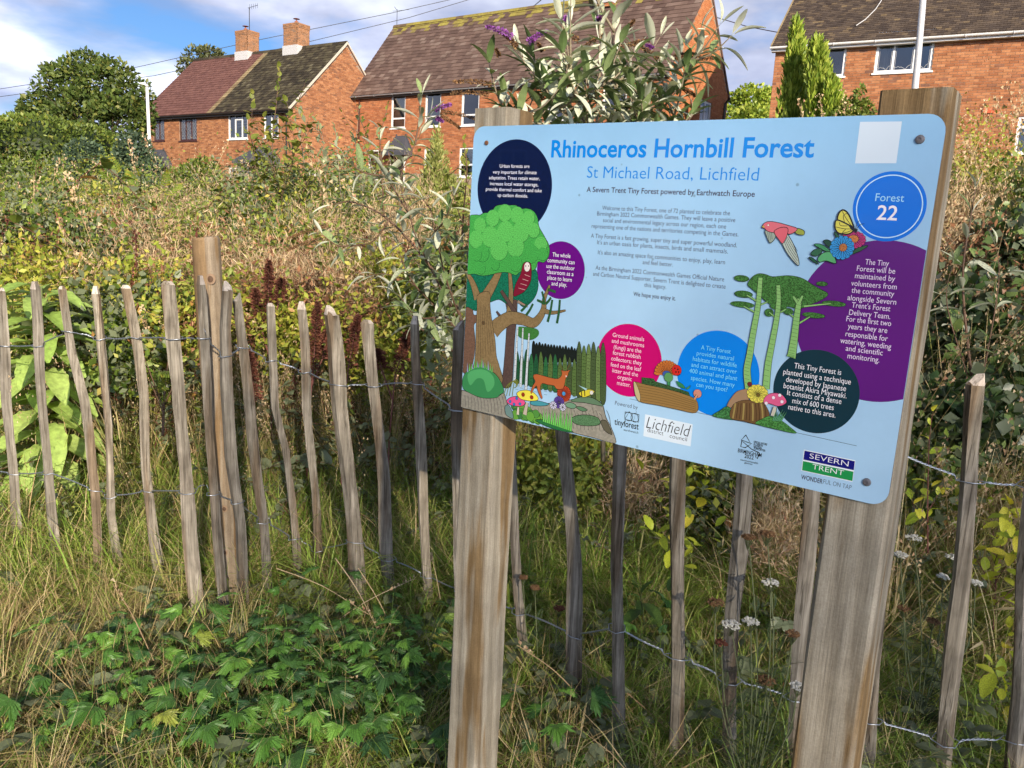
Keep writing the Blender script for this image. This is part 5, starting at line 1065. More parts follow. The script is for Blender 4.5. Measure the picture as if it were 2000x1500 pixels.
    # ---- screws and their plug hole
    for k, p in enumerate(((1796.8, 272.3), (1693, 941.8), (950.7, 279))):
        C = S(p); sc = MB(); r = 0.0068 if k < 2 else 0.0048; z0 = TH + 0.0003
        ring = lambda rr, zz: [(C[0] + rr * math.cos(t * math.pi / 8), C[1] + rr * math.sin(t * math.pi / 8), zz) for t in range(16)]
        vs = ring(r, z0) + ring(r * .85, z0 + 0.0022) + ring(r * .4, z0 + 0.0028) + ring(r * .34, z0 + 0.0016)
        sc.add(vs, [(a_ + j, a_ + (j + 1) % 16, a_ + 16 + (j + 1) % 16, a_ + 16 + j) for a_ in (0, 16, 32) for j in range(16)] + [tuple(range(48, 64))])
        sc.build('screw', plain('screw_metal', (0.20, 0.19, 0.20), 0.45, 0.6) if k < 2 else plain('rusty_plug', (0.16, 0.07, 0.035), 0.9), root, smooth=False)
    # ---- the two square posts, with their own chamfered, slightly split corners
    def post(u0, u1, ztop, label, mat, dep, nseg=26, g0=0.0):
        W_ = root.matrix_world; A = W_ @ Vector((u0, 0.0, -0.0035)); ax = u2.copy(); ax.z = 0; ax.normalize(); back = -n0
        w = u1 - u0; down = -v2; base = A - down * 0
        lo = base + v2 * ((base.z + 0.12 - g0) / -v2.z) ; top = base + v2 * (-(ztop - base.z) / v2.z * -1 if False else (base.z - ztop) / -v2.z * 1)
        top = base - v2 * ((ztop - base.z) / -v2.z) if False else base + v2 * ((base.z - ztop) / (-v2.z))
        r0 = Vector((lo.x, lo.y, lo.z)); o = thing('post', label, 'post', r0); L_ = (top - lo).length; X = ax; Y = back; Z = (top - lo).normalized()
        o.matrix_world = Matrix(((X.x, Y.x, Z.x, r0.x), (X.y, Y.y, Z.y, r0.y), (X.z, Y.z, Z.z, r0.z), (0, 0, 0, 1)))
        c = 0.006; prof = [(c, 0), (w * .33, 0.0006), (w * .66, 0.0003), (w - c, 0), (w, c), (w + .0006, dep * .5), (w, dep - c), (w - c, dep), (c, dep), (0, dep - c), (-.0006, dep * .5), (0, c)]
        m_ = MB(); n = len(prof); vs = []
        for k in range(nseg + 1):
            t = k / nseg
            for j, (x, y) in enumerate(prof):
                vs.append((x + .0008 * math.sin(j * 2.1 + k * 0.9), y + (.0006 * math.sin(j * 1.7 + k * 1.3) if y > 0.002 else 0), L_ * t + 0))
        m_.add(vs, [(k * n + j, k * n + (j + 1) % n, (k + 1) * n + (j + 1) % n, (k + 1) * n + j) for k in range(nseg) for j in range(n)] + [tuple(nseg * n + j for j in range(n))])
        m_.build('shaft', mat, o)
        return o
    pw = sawn_mat('post_wood', (0.16, 0.135, 0.098), (0.325, 0.292, 0.228), (0.44, 0.405, 0.33), (0.66, 0.50, 0.32))
    post(0.004, 0.096, 1.752, 'shorter square wooden post carrying the pale blue board beside the painted tree', pw, 0.092)
    post(0.800, 0.900, 1.742, 'taller square wooden post carrying the pale blue board at the purple circle', pw, 0.095)
build_sign()

# ------------------------------------------------------------------ cleft paling fence with twisted wire
def build_fence():
    stakes = [   # top .. foot of every pale as it shows, width in metres, distance of its foot
        ([(3, 568), (14, 780), (28, 925), (41, 1123)], .030, 3.21, 'flat'), ([(68, 565), (88, 850), (100, 993), (118, 1140)], .026, 3.11, 'point'),
        ([(122, 565), (141, 690), (165, 780), (176, 850), (186, 958), (192, 1165)], .036, 3.01, 'flat'), ([(187, 574), (195, 660), (215, 830), (217, 1002), (245, 1185)], .028, 3.03, 'point'),
        ([(245, 563), (264, 660), (282, 780), (284, 915), (299, 1045), (322, 1185)], .034, 2.96, 'flat'), ([(328, 556), (339, 660), (351, 750), (360, 872), (373, 1045), (394, 1245)], .040, 2.73, 'flat'),
        ([(390, 556), (398, 660), (405, 750), (410, 870), (420, 1010), (434, 1153), (442, 1225)], .030, 2.70, 'point'), ([(446, 568), (440, 640), (441, 750), (452, 894), (470, 1023), (476, 1190)], .034, 2.80, 'slant'),
        ([(464, 588), (480, 720), (492, 840), (514, 1017), (528, 1195)], .032, 2.96, 'slant'), ([(526, 598), (528, 660), (537, 797), (558, 877), (567, 962), (576, 1053), (586, 1185)], .031, 3.06, 'flat'),
        ([(588, 604), (592, 650), (598, 797), (614, 962), (620, 1072), (638, 1170)], .029, 3.10, 'point'), ([(647, 615), (653, 660), (664, 797), (677, 888), (690, 1017), (705, 1215)], .042, 2.92, 'slant'),
        ([(716, 631), (719, 660), (735, 797), (750, 943), (757, 1090), (765, 1200)], .040, 2.99, 'flat'), ([(812, 633), (813, 700), (818, 797), (827, 943), (831, 1090), (842, 1225)], .036, 2.90, 'point'),
        ([(894, 644), (891, 800), (893, 1000), (905, 1230)], .040, 2.75, 'slant'), ([(986, 700), (1004, 980), (1009, 1153), (1026, 1315)], .030, 2.57, 'flat'),
        ([(1082, 690), (1098, 850), (1108, 937), (1115, 1023), (1120, 1110), (1121, 1240), (1119, 1390)], .037, 2.36, 'flat'), ([(1214, 720), (1210, 850), (1208, 980), (1204, 1110), (1205, 1283), (1210, 1480)], .031, 2.17, 'flat'),
        ([(1322, 740), (1323, 893), (1325, 1110), (1323, 1283), (1321, 1530)], .041, 2.10, 'flat'), ([(1462, 740), (1453, 928), (1446, 1067), (1433, 1197), (1425, 1327), (1420, 1560)], .040, 2.07, 'flat'),
        ([(1604, 750), (1581, 963), (1568, 1153), (1550, 1413), (1537, 1580)], .041, 2.06, 'flat'), ([(1738, 760), (1718, 1150), (1705, 1300), (1692, 1560)], .036, 2.06, 'flat'),
        ([(1908, 752), (1897, 940), (1884, 1073), (1868, 1233), (1846, 1446), (1838, 1590)], .045, 2.05, 'slant'), ([(2035, 740), (2012, 1000), (1998, 1206), (1983, 1446), (1975, 1600)], .042, 2.03, 'flat')]
    root = thing('paling_fence', 'weathered grey cleft paling fence strung on twisted wire, behind the blue board', 'fence', (0, 2.9, 0))
    wm = wood_mat('stake_wood', (0.105, 0.097, 0.080), (0.22, 0.207, 0.175), (0.37, 0.352, 0.31), 80, 1.0, ((0.66, 0.56, 0.47), 13), 0.55)
    rw = sawn_mat('round_post_wood', (0.20, 0.15, 0.10), (0.31, 0.25, 0.18), (0.40, 0.335, 0.25), (0.82, 0.68, 0.5))
    cm = wood_mat('cut_wood', (0.30, 0.28, 0.25), (0.44, 0.41, 0.38), (0.56, 0.53, 0.50), 90, 1.0, None, 0.3)
    rl = root.location.copy(); line = []
    for k, (pp, wd, Y, top) in enumerate(stakes):
        pts = [at(x, y, Y) for x, y in pp]; ft = pts[-1].copy()
        dirn = (pts[-1] - pts[-2]).normalized(); g = -0.08
        if pts[-1].z > g: pts.append(pts[-1] + dirn * min(0.5, (pts[-1].z - g) / max(0.2, -dirn.z)))
        # resample with little kinks
        P = [pts[0]]; 
        for a, b in zip(pts[:-1], pts[1:]):
            m = max(1, int((b - a).length / 0.07))
            for j in range(1, m + 1): P.append(a.lerp(b, j / m))
        rs = random.Random(k * 17 + 3); n = 5 + k % 2; prof = []
        for j in range(n): a = 2 * math.pi * j / n + rs.uniform(-.25, .25); prof.append((a, (0.80 + 0.42 * rs.random())))
        mb = MB(); base = P[-1].copy(); vs = []; ph = rs.random() * 6; L_ = len(P); tw = rs.uniform(-.9, .9); wd = wd * rs.uniform(.92, 1.22)
        for i, p in enumerate(P):
            s_ = wd / 2 * (1.04 + 0.10 * math.sin(i * .55 + ph) + 0.05 * rs.uniform(-1, 1)) * (1 + 0.14 * i / L_)
            wob = Vector((0.0022 * math.sin(i * .8 + ph), 0.003 * math.sin(i * .5 + ph * 2), 0))
            for (a, r) in prof:
                aa = a + tw * i / L_; q = p + wob + Vector((math.cos(aa) * r * s_, math.sin(aa) * r * s_ * 0.8, 0))
                vs.append(q)
        # cut the top: pale fresh facet
        cut = {'flat': (0.2, 0.012), 'slant': (0.9, 0.035), 'point': (0.5, 0.03)}[top]; topn = []
        for j, (a, r) in enumerate(prof):
            q = P[0] + (vs[j] - P[0]) * (0.55 if top != 'slant' else 0.7)
            q = q + Vector((0, 0, (cut[1] if top != 'slant' else cut[1] * (0.5 + 0.5 * math.cos(a - (2.6 if k % 2 else 0.5))))))
            topn.append(q)
        vs = topn + vs; R = L_ + 1
        fs = [(i * n + j, (i + 1) * n + j, (i + 1) * n + (j + 1) % n, i * n + (j + 1) % n) for i in range(R - 1) for j in range(n)]
        mb.add([v - base for v in vs], fs, 0); mb.add([v - base for v in topn], [tuple(range(n))], 1); mb.m[:n] = [1 if (j + k) % 3 else 0 for j in range(n)]
        mb.build('stake', [wm, cm], root, base - rl)
        # where the pale is at a given height in the photo
        def atrow(y, P=P):
            best = min(P, key=lambda q: abs(in_view(q)[1] - y)); return best
        line.append((k, P, wd, atrow))
        # frayed bark slivers
    # round post
    pc = [(402, 463), (412, 640), (424, 790), (437, 980), (451, 1212)]; Y = 2.86; pts = [at(x, y, Y + 0.02) for x, y in pc]; pts.append(pts[-1] + Vector((0.01, 0, -0.12)))
    r = 0.0475; P = []
    for a, b in zip(pts[:-1], pts[1:]):
        m = max(1, int((b - a).length / 0.1)); P += [a.lerp(b, j / m) for j in range(m)]
    P.append(pts[-1]); mb = MB(); n = 28; base = P[-1].copy(); vs = []; ax0 = (P[1] - P[0]).normalized()
    prof0 = [(0.0, 0.0), (0.8, 0.0), (0.93, -0.002), (1.0, -0.010)]
    for (rr, dz) in prof0[1:]:
        for j in range(n): a = 2 * math.pi * j / n; vs.append(P[0] + Vector((math.cos(a) * r * rr, math.sin(a) * r * rr, dz + 0.006 * math.cos(a))))
    for i, p in enumerate(P[1:]):
        for j in range(n):
            a = 2 * math.pi * j / n; crack = -0.002 * max(0, math.sin(a * 3 + 1 + i * .05)) ** 12
            rr = r * (1 + 0.012 * math.sin(i * .9 + a * 2)) + crack; vs.append(p + Vector((math.cos(a) * rr, math.sin(a) * rr, 0)))
    R = len(vs) // n
    mb.add([v - base for v in vs], [(i * n + j, (i + 1) * n + j, (i + 1) * n + (j + 1) % n, i * n + (j + 1) % n) for i in range(R - 1) for j in range(n)] + [tuple(range(n))])
    PO = mb.build('post', rw, root, base - rl, smooth=False); PO['label'] = 'round post with chamfered top'
    km = plain('knot', (0.10, 0.055, 0.03), 0.8); kr = plain('knot_ring', (0.27, 0.18, 0.11), 0.8)
    for (kx, ky, kr_) in ((412, 545, .010), (439, 993, .007), (440, 1078, .006)):
        c = at(kx, ky, Y - 0.022); q = MB()
        for (rr, off, mi) in ((kr_ * 1.7, .0008, 1), (kr_, .0030, 0)):
            ring = [c + Vector((rr * math.cos(t * math.pi / 8), -0.004 - off + 0.35 * abs(rr * math.cos(t * math.pi / 8)) * .5, rr * 1.15 * math.sin(t * math.pi / 8))) for t in range(16)]
            q.add([v - base for v in ring] + [c - base + Vector((0, -0.006 - off, 0))], [((t + 1) % 16, t, 16) for t in range(16)], mi)
        q.build('knot', [km, kr], PO)
    # wires: two strands twisted between the pales, one strand passing each side of every pale
    def wire(rows, ks, ends=(None, None)):
        stops = []
        for (y, k) in zip(rows, ks):
            kk, Pk, wd, atrow = line[k]; c = atrow(y).copy(); c.z = c.z; stops.append((c, wd / 2 + 0.003))
        if ends[0]: stops.insert(0, (ends[0], 0))
        if ends[1]: stops.append((ends[1], 0))
        A, B = [], []
        for i, (c, r) in enumerate(stops):
            nb = stops[min(i + 1, len(stops) - 1)][0] - stops[max(i - 1, 0)][0]; t = Vector((nb.x, nb.y, 0)).normalized(); nrm = Vector((t.y, -t.x, 0))
            if nrm.y > 0: nrm = -nrm
            if r > 0:
                dz = 0.006 * math.sin(i * 2.7)
                for f in (-1.5, -1.15, -.6, 0, .6, 1.15, 1.5):
                    w = max(0.0, 1 - max(0, abs(f) - .6) / .9); z = Vector((0, 0, dz * w))
                    A.append(c + t * f * r + nrm * (r * w + .001) + z); B.append(c + t * f * r - nrm * (r * w + .001) - z)
            else: A.append(c.copy()); B.append(c.copy())
            if i < len(stops) - 1:
                c2, r2 = stops[i + 1]; d = c2 - c; L_ = d.length; s0 = r * 1.6 if r else 0; s1 = r2 * 1.6 if r2 else 0; m = max(3, int((L_ - s0 - s1) / 0.006)); dn = d / L_
                sag = 0.004 * math.sin(i * 1.9)
                for j in range(1, m):
                    u_ = s0 + (L_ - s0 - s1) * j / m; a = 2 * math.pi * u_ / 0.026; off = (nrm * math.cos(a) + Vector((0, 0, 1)) * math.sin(a)) * 0.0021 + Vector((0, 0, -sag * math.sin(math.pi * j / m)))
                    A.append(c + dn * u_ + off); B.append(c + dn * u_ - (off - Vector((0, 0, -2 * sag * math.sin(math.pi * j / m))) if False else (nrm * math.cos(a) + Vector((0, 0, 1)) * math.sin(a)) * 0.0021) + Vector((0, 0, -sag * math.sin(math.pi * j / m))))
        for P_ in (A, B):
            q = MB(); q.tube([p - rl for p in P_], 0.0016, 5); q.build('wire', MAT['galv'], root, smooth=True)
    e = lambda x, y, Y: at(x, y, Y)
    wire([671, 669, 661, 672, 661, 659], [0, 1, 2, 3, 4, 5], (e(-40, 672, 3.25), e(383, 663, 2.80)))
    wire([666, 676, 696, 712, 737, 735, 757, 757, 776], [6, 7, 8, 9, 10, 11, 12, 13, 14], (None, None))
    wire([776, 800, 812, 822, 835, 850, 868, 890, 938, 950], [14, 15, 16, 17, 18, 19, 20, 21, 22, 23])
    wire([928, 932, 954, 962, 958, 952], [0, 1, 2, 3, 4, 5], (e(-40, 915, 3.25), e(400, 948, 2.80)))
    wire([970, 993, 1023, 1040, 1063, 1070, 1106, 1121, 1143, 1187, 1220, 1240, 1281, 1303, 1340, 1392, 1441, 1470], [6, 7, 8, 9, 10, 11, 12, 13, 14, 15, 16, 17, 18, 19, 20, 21, 22, 23])
    for (x, y) in ((402, 655), (407, 958)):      # bent wire ends and staples
        c = at(x, y, 2.66); q = MB(); q.tube([c - rl, c - rl + Vector((.004, -.012, .012)), c - rl + Vector((-.004, -.006, .022))], .0009, 5); q.build('wire_end', MAT['galv'], root)
build_fence()

# ------------------------------------------------------------------ lamp posts and overhead wires
def build_street():
    m = MB(); a, b = at(287, 168, 30.0), at(297, 380, 30.0); b.z = gz(b.x, b.y) - .1; o = thing('street_lamp', 'white street lamp post in front of the maroon-roofed house', 'lamp post', b)
    s = MB(); s.tube([Vector((0, 0, 0)), (a - b) * 0.55, a - b], [.085, .062, .05], 12); s.build('pole', MAT['pole_white'], o, smooth=True)
    d = a - b; h = MB(); q = at(272, 163, 29.8) - b
    h.tube([d + Vector((.04, 0, -.02)), d + (q - d) * .35 + Vector((0, 0, .05)), q], [.05, .055, .02], 10); h.build('lamp_head', MAT['pole_white'], o, smooth=True)
    a, b = at(1808, -60, 17.0), at(1772, 330, 17.0); b2 = Vector((b.x, b.y, gz(b.x, b.y) - .1)); o = thing('pole', 'thin grey metal pole rising behind the taller square post', 'pole', b2)
    s = MB(); s.tube([Vector((0, 0, 0)), b - b2, at(1796, 80, 17.0) - b2, a - b2], [.075, .075, .062, .06], 12); s.build('shaft', MAT['pole_grey'], o, smooth=True)
    def cable(name_lab, pts, r=0.018):
        P = [at(*p) for p in pts]; Q = []
        for i in range(len(P) - 1):
            for k in range(6): Q.append(P[i].lerp(P[i + 1], k / 6))
        Q.append(P[-1]); c = MB(); c.tube([p - Q[0] for p in Q], r, 4); o = c.build('overhead_wire', MAT['cable'], None, Q[0]); tag(o, name_lab, 'wire', 'telephone wires crossing the sky')
    cable('upper of two wires from the leafy tree up past both chimneys', [(-60, 183, 52), (250, 135, 50), (500, 79, 50), (762, 26, 50), (920, -10, 50)])
    cable('lower of two wires from the leafy tree up past both chimneys', [(-60, 197, 52), (300, 148, 50), (560, 92, 50), (800, 34, 50), (960, -14, 50)])
    cable('short wire end rising from the lichen covered ridge', [(1020, 24, 40), (1045, 10, 39), (1075, -16, 38)])
    cable('single wire from the orange gable to the white gutter of the other house', [(1370, 18, 37), (1400, 34, 36), (1460, 52, 32), (1518, 63, 26.9)])
    # roofs of vehicles just showing between the weeds
    def car(px, py, Y, w, lab, colr):
        p = at(px, py, Y); o = thing('parked_car', lab, 'car', (p.x, p.y, p.z - 1.45)); paint = plain('car_paint_%d' % px, colr, 0.25); L_ = w
        b = MB(); prof = [(-1, .25), (-1, .75), (-.93, .85), (-.62, .92), (-.36, 1.38), (-.3, 1.42), (.28, 1.44), (.36, 1.40), (.66, .95), (.95, .82), (1, .6), (1, .25)]; vs = []
        for yy, sc in ((-.85, 1.0), (-.80, 1.0), (.80, 1.0), (.85, 1.0)):
            for (x, z) in prof: vs.append((x * L_ / 2, yy * (1 if z < .95 else .8), z))
        n = len(prof); b.add(vs, [(i * n + j, i * n + (j + 1) % n, (i + 1) * n + (j + 1) % n, (i + 1) * n + j) for i in range(3) for j in range(n)] + [tuple(range(n)), tuple(range(3 * n, 4 * n))[::-1]]); b.build('body', paint, o)
        for sg in (-1, 1):
            g = MB(); g.add([(-.56 * L_ / 2, sg * .80, .95), (.60 * L_ / 2, sg * .80, .95), (.33 * L_ / 2, sg * .72, 1.34), (-.35 * L_ / 2, sg * .72, 1.34)], [(0, 1, 2, 3)]); g.build('side_window', MAT['dark_room'], o)
            for x in (-.6, .62): t = MB(); t.tube([(x * L_ / 2, sg * .70, .32), (x * L_ / 2, sg * .88, .32)], .32, 16); t.build('wheel', MAT['cable'], o)
        return o
    car(345, 382, 24.0, 4.0, 'white parked car whose roof shows through the dry weeds below the lamp post', (0.75, 0.77, 0.8))
    car(222, 408, 20.0, 3.6, 'pale blue-white parked car almost hidden by weeds in front of the hedge', (0.6, 0.65, 0.75))
build_street()

# ------------------------------------------------------------------ scattered ground cover (geometry nodes on point meshes)
def scatter(name, label, pts, rot, scl, idx, vary, protos):
    me = bpy.data.meshes.new(name); n = len(pts); me.vertices.add(n); me.vertices.foreach_set('co', pts.astype(np.float32).ravel())
    a = me.attributes.new('turn', 'FLOAT_VECTOR', 'POINT'); a.data.foreach_set('vector', rot.astype(np.float32).ravel())
    a = me.attributes.new('grow', 'FLOAT', 'POINT'); a.data.foreach_set('value', scl.astype(np.float32))
    a = me.attributes.new('which', 'INT', 'POINT'); a.data.foreach_set('value', idx.astype(np.int32))
    a = me.attributes.new('vary', 'FLOAT', 'POINT'); a.data.foreach_set('value', vary.astype(np.float32))
    o = newobj(name, me); tag(o, label, kind='stuff')
    col = bpy.data.collections.new(name + '_plants')
    for i, m in enumerate(protos): q = bpy.data.objects.new('%s_sprig_%02d' % (name, i), m); col.objects.link(q)
    g = bpy.data.node_groups.new(name + '_scatter', 'GeometryNodeTree'); g.interface.new_socket('Geometry', in_out='INPUT', socket_type='NodeSocketGeometry'); g.interface.new_socket('Geometry', in_out='OUTPUT', socket_type='NodeSocketGeometry')
    L = g.links.new; gi = g.nodes.new('NodeGroupInput'); go = g.nodes.new('NodeGroupOutput'); ci = g.nodes.new('GeometryNodeCollectionInfo'); ci.inputs['Collection'].default_value = col; ci.inputs['Separate Children'].default_value = True; ci.inputs['Reset Children'].default_value = True
    ip = g.nodes.new('GeometryNodeInstanceOnPoints'); ip.inputs['Pick Instance'].default_value = True
    def na(nm, t): k = g.nodes.new('GeometryNodeInputNamedAttribute'); k.data_type = t; k.inputs['Name'].default_value = nm; return next(s for s in k.outputs if s.enabled and s.name == 'Attribute')
    e = g.nodes.new('FunctionNodeEulerToRotation'); L(na('turn', 'FLOAT_VECTOR'), e.inputs[0])
    L(gi.outputs[0], ip.inputs['Points']); L(ci.outputs[0], ip.inputs['Instance']); L(na('which', 'INT'), ip.inputs['Instance Index']); L(e.outputs[0], ip.inputs['Rotation'])
    cx = g.nodes.new('ShaderNodeCombineXYZ'); s = na('grow', 'FLOAT'); L(s, cx.inputs[0]); L(s, cx.inputs[1]); L(s, cx.inputs[2]); L(cx.outputs[0], ip.inputs['Scale']); L(ip.outputs[0], go.inputs[0])
    md = o.modifiers.new('scatter', 'NODES'); md.node_group = g
    return o

GRASS = {
    'green': leaf_mat('grass_green', [(0, (0.14, 0.24, 0.036)), (0.4, (0.26, 0.41, 0.065)), (0.8, (0.42, 0.52, 0.11)), (0.93, (0.54, 0.54, 0.18)), (1, (0.62, 0.54, 0.28))], noise=4, rough=.5, trans=.3),
    'dry': leaf_mat('grass_dry', [(0, (0.28, 0.20, 0.09)), (0.35, (0.48, 0.37, 0.18)), (0.7, (0.64, 0.53, 0.30)), (0.88, (0.42, 0.28, 0.15)), (1, (0.30, 0.33, 0.09))], noise=4, rough=.7, trans=.2),
    'mixed': leaf_mat('grass_mixed', [(0, (0.16, 0.21, 0.035)), (0.4, (0.30, 0.33, 0.07)), (0.75, (0.48, 0.42, 0.17)), (1, (0.42, 0.30, 0.15))], noise=4, rough=.7, trans=.25),
    'seed': leaf_mat('seed_heads', [(0, (0.36, 0.22, 0.13)), (0.4, (0.54, 0.40, 0.24)), (0.8, (0.66, 0.53, 0.35)), (1, (0.34, 0.16, 0.11))], noise=4, rough=.9, trans=.2),
    'bramble': leaf_mat('bramble_leaves', [(0, (0.06, 0.11, 0.018)), (0.45, (0.13, 0.20, 0.034)), (0.8, (0.24, 0.31, 0.05)), (0.95, (0.42, 0.42, 0.09)), (1, (0.30, 0.12, 0.05))], under=(0.17, 0.20, 0.11), noise=12, rough=.45, trans=.25),
    'herb': leaf_mat('herb_leaves', [(0, (0.11, 0.17, 0.03)), (0.5, (0.21, 0.28, 0.05)), (1, (0.40, 0.40, 0.09))], noise=12, rough=.5, trans=.3),
    'rust': leaf_mat('rusty_seed', [(0, (0.085, 0.024, 0.016)), (0.6, (0.15, 0.05, 0.032)), (1, (0.22, 0.09, 0.05))], noise=12, rough=.9, trans=.1),
    'ivy': leaf_mat('ivy_leaves', [(0, (0.045, 0.09, 0.03)), (0.6, (0.095, 0.16, 0.05)), (1, (0.19, 0.26, 0.08))], under=(0.14, 0.17, 0.10), noise=12, rough=.35, trans=.2),
    'litter': leaf_mat('litter', [(0, (0.10, 0.045, 0.022)), (0.5, (0.24, 0.11, 0.055)), (1, (0.36, 0.20, 0.11))], noise=12, rough=.9, trans=0),
}
def blade(mb, x, y, L_, w, lean, az, curl, mi=0, seg=4, z0=0.0, rs=random):
    dx, dy = math.cos(az), math.sin(az); sx, sy = -dy, dx; vs = []; px, py, pz = x, y, z0; a = lean
    for i in range(seg + 1):
        t = i / seg; ww = w * (1 - t ** 1.6) * .5 + .0003
        vs += [(px + sx * ww, py + sy * ww, pz), (px - sx * ww, py - sy * ww, pz)]
        px += dx * math.sin(a) * L_ / seg; py += dy * math.sin(a) * L_ / seg; pz += math.cos(a) * L_ / seg; a += curl / seg
    mb.add(vs, [(2 * i, 2 * i + 1, 2 * i + 3, 2 * i + 2) for i in range(seg)], mi)
    return px, py, pz
def tuft(seed, n, L0, L1, w, lean, curl, spread, mats, mixp=0.0, seeds=0.0, flat=0.0):
    rs = random.Random(seed); mb = MB()
    for k in range(n):
        az = rs.uniform(0, 6.283); r = spread * math.sqrt(rs.random()); L_ = rs.uniform(L0, L1)
        mi = 1 if rs.random() < mixp else 0
        e = blade(mb, r * math.cos(az + 1), r * math.sin(az + 1), L_, w * rs.uniform(.6, 1.4), rs.uniform(.03, lean) + flat, az, curl * rs.uniform(.3, 1.3), mi, rs=rs)
        if rs.random() < seeds:
            for j in range(9):
                q = (e[0] + rs.gauss(0, .012), e[1] + rs.gauss(0, .012), e[2] - j * .012); a = rs.uniform(0, 6.28)
                mb.add([q, (q[0] + .006 * math.cos(a), q[1] + .006 * math.sin(a), q[2] + .006), (q[0] + .002, q[1], q[2] + .013)], [(0, 1, 2)], len(mats) - 1)
    return mb.mesh('tuft', mats)
def leafpoly(mb, p, d, up, L_, w, mi=0, fold=.25, bend=.3, seg=3):
    d = Vector(d).normalized(); s = d.cross(Vector(up)); s = s.normalized() if s.length > 1e-5 else d.orthogonal().normalized(); u = s.cross(d); vs = []; p = Vector(p)
    for i in range(seg + 1):
        t = i / seg; ww = w * .5 * math.sin(math.pi * min(1, .08 + t * .92)) ** .8; c = p + d * (L_ * t) - u * (bend * L_ * t * t)
        vs += [c + s * ww + u * ww * fold, c, c - s * ww + u * ww * fold]
    mb.add(vs, [f for i in range(seg) for f in ((3 * i, 3 * i + 1, 3 * i + 4, 3 * i + 3), (3 * i + 1, 3 * i + 2, 3 * i + 5, 3 * i + 4))], mi)
def sprig(seed, H, n, L_, w, mats, arch=.5, stem_r=.0025, side=.9, top=0):
    rs = random.Random(seed); mb = MB(); az = rs.uniform(0, 6.28); pts = []; a = rs.uniform(.0, .35); p = Vector((0, 0, 0)); k = 8
    for i in range(k + 1):
        pts.append(p.copy()); p = p + Vector((math.cos(az) * math.sin(a), math.sin(az) * math.sin(a), math.cos(a))) * H / k; a += arch / k; az += rs.uniform(-.2, .2)
    mb.tube(pts, [stem_r * (1 - .6 * i / k) for i in range(k + 1)], 3, 1, False)
    for j in range(n):
        t = (j + 1) / n; t = .12 + .88 * t; i = min(int(t * k), k - 1); q = pts[i].lerp(pts[i + 1], t * k - i); b = rs.uniform(0, 6.28)
        d = Vector((math.cos(b) * side, math.sin(b) * side, rs.uniform(-.1, .6))); leafpoly(mb, q, d, (rs.uniform(-.3, .3), rs.uniform(-.3, .3), 1), L_ * rs.uniform(.6, 1.2), w * rs.uniform(.7, 1.2), 0, .25, rs.uniform(.1, .5), 3)
    return mb.mesh('sprig', mats)
def panicle(seed, H, mats, n=60, wide=.07):
    rs = random.Random(seed); mb = MB(); az = rs.uniform(0, 6.28); ln = rs.uniform(.0, .3); pts = [Vector((math.cos(az) * ln * H * t * t, math.sin(az) * ln * H * t * t, H * t)) for t in np.linspace(0, 1, 7)]
    mb.tube(pts, [.0028 - .0003 * i for i in range(7)], 3, 0, False)
    for j in range(n):
        t = 1 - .5 * rs.random() ** 1.2; i = min(int(t * 6), 5); q = pts[i].lerp(pts[i + 1], t * 6 - i); b = rs.uniform(0, 6.28); r = wide * (1.15 - t) * 2 * rs.random()
        e = q + Vector((math.cos(b) * r, math.sin(b) * r, r * .8 + .01)); c = rs.uniform(0, 6.28); s_ = rs.uniform(.006, .015)
        mb.add([e, e + Vector((s_ * math.cos(c), s_ * math.sin(c), s_ * .8)), e + Vector((-.3 * s_ * math.sin(c), .3 * s_ * math.cos(c), s_ * 1.4))], [(0, 1, 2)], 1)
        if j % 3 == 0: mb.add([q, q + Vector((.001, 0, .001)), e], [(0, 1, 2)], 0)
    for j in range(5): b = rs.uniform(0, 6.28); leafpoly(mb, pts[rs.randrange(1, 4)], (math.cos(b), math.sin(b), .5), (0, 0, 1), .07, .010, 0, .2, .6, 3)
    return mb.mesh('panicle', mats)
def noise2(x, y, s, seed):
    r = np.random.default_rng(seed); v = 0
    for k in range(5):
        a = r.uniform(0, 6.28); f = (1.0 + k * .8) / s; v = v + np.sin(x * f * math.cos(a) + y * f * math.sin(a) + r.uniform(0, 6.28)) / (1 + .4 * k)
    return v / 2.4
def field(n, y0, y1, power=1.0, margin=1.0, seed=0, x_lim=None):
    """random places inside the cone of view (plus a step to each side), y0..y1"""
    r = np.random.default_rng(seed); y = y0 + (y1 - y0) * r.random(n) ** power; half = y * .70 + margin; x = (r.random(n) * 2 - 1) * half
    if x_lim: k = (x > x_lim[0]) & (x < x_lim[1]); x, y = x[k], y[k]
    return x, y, r
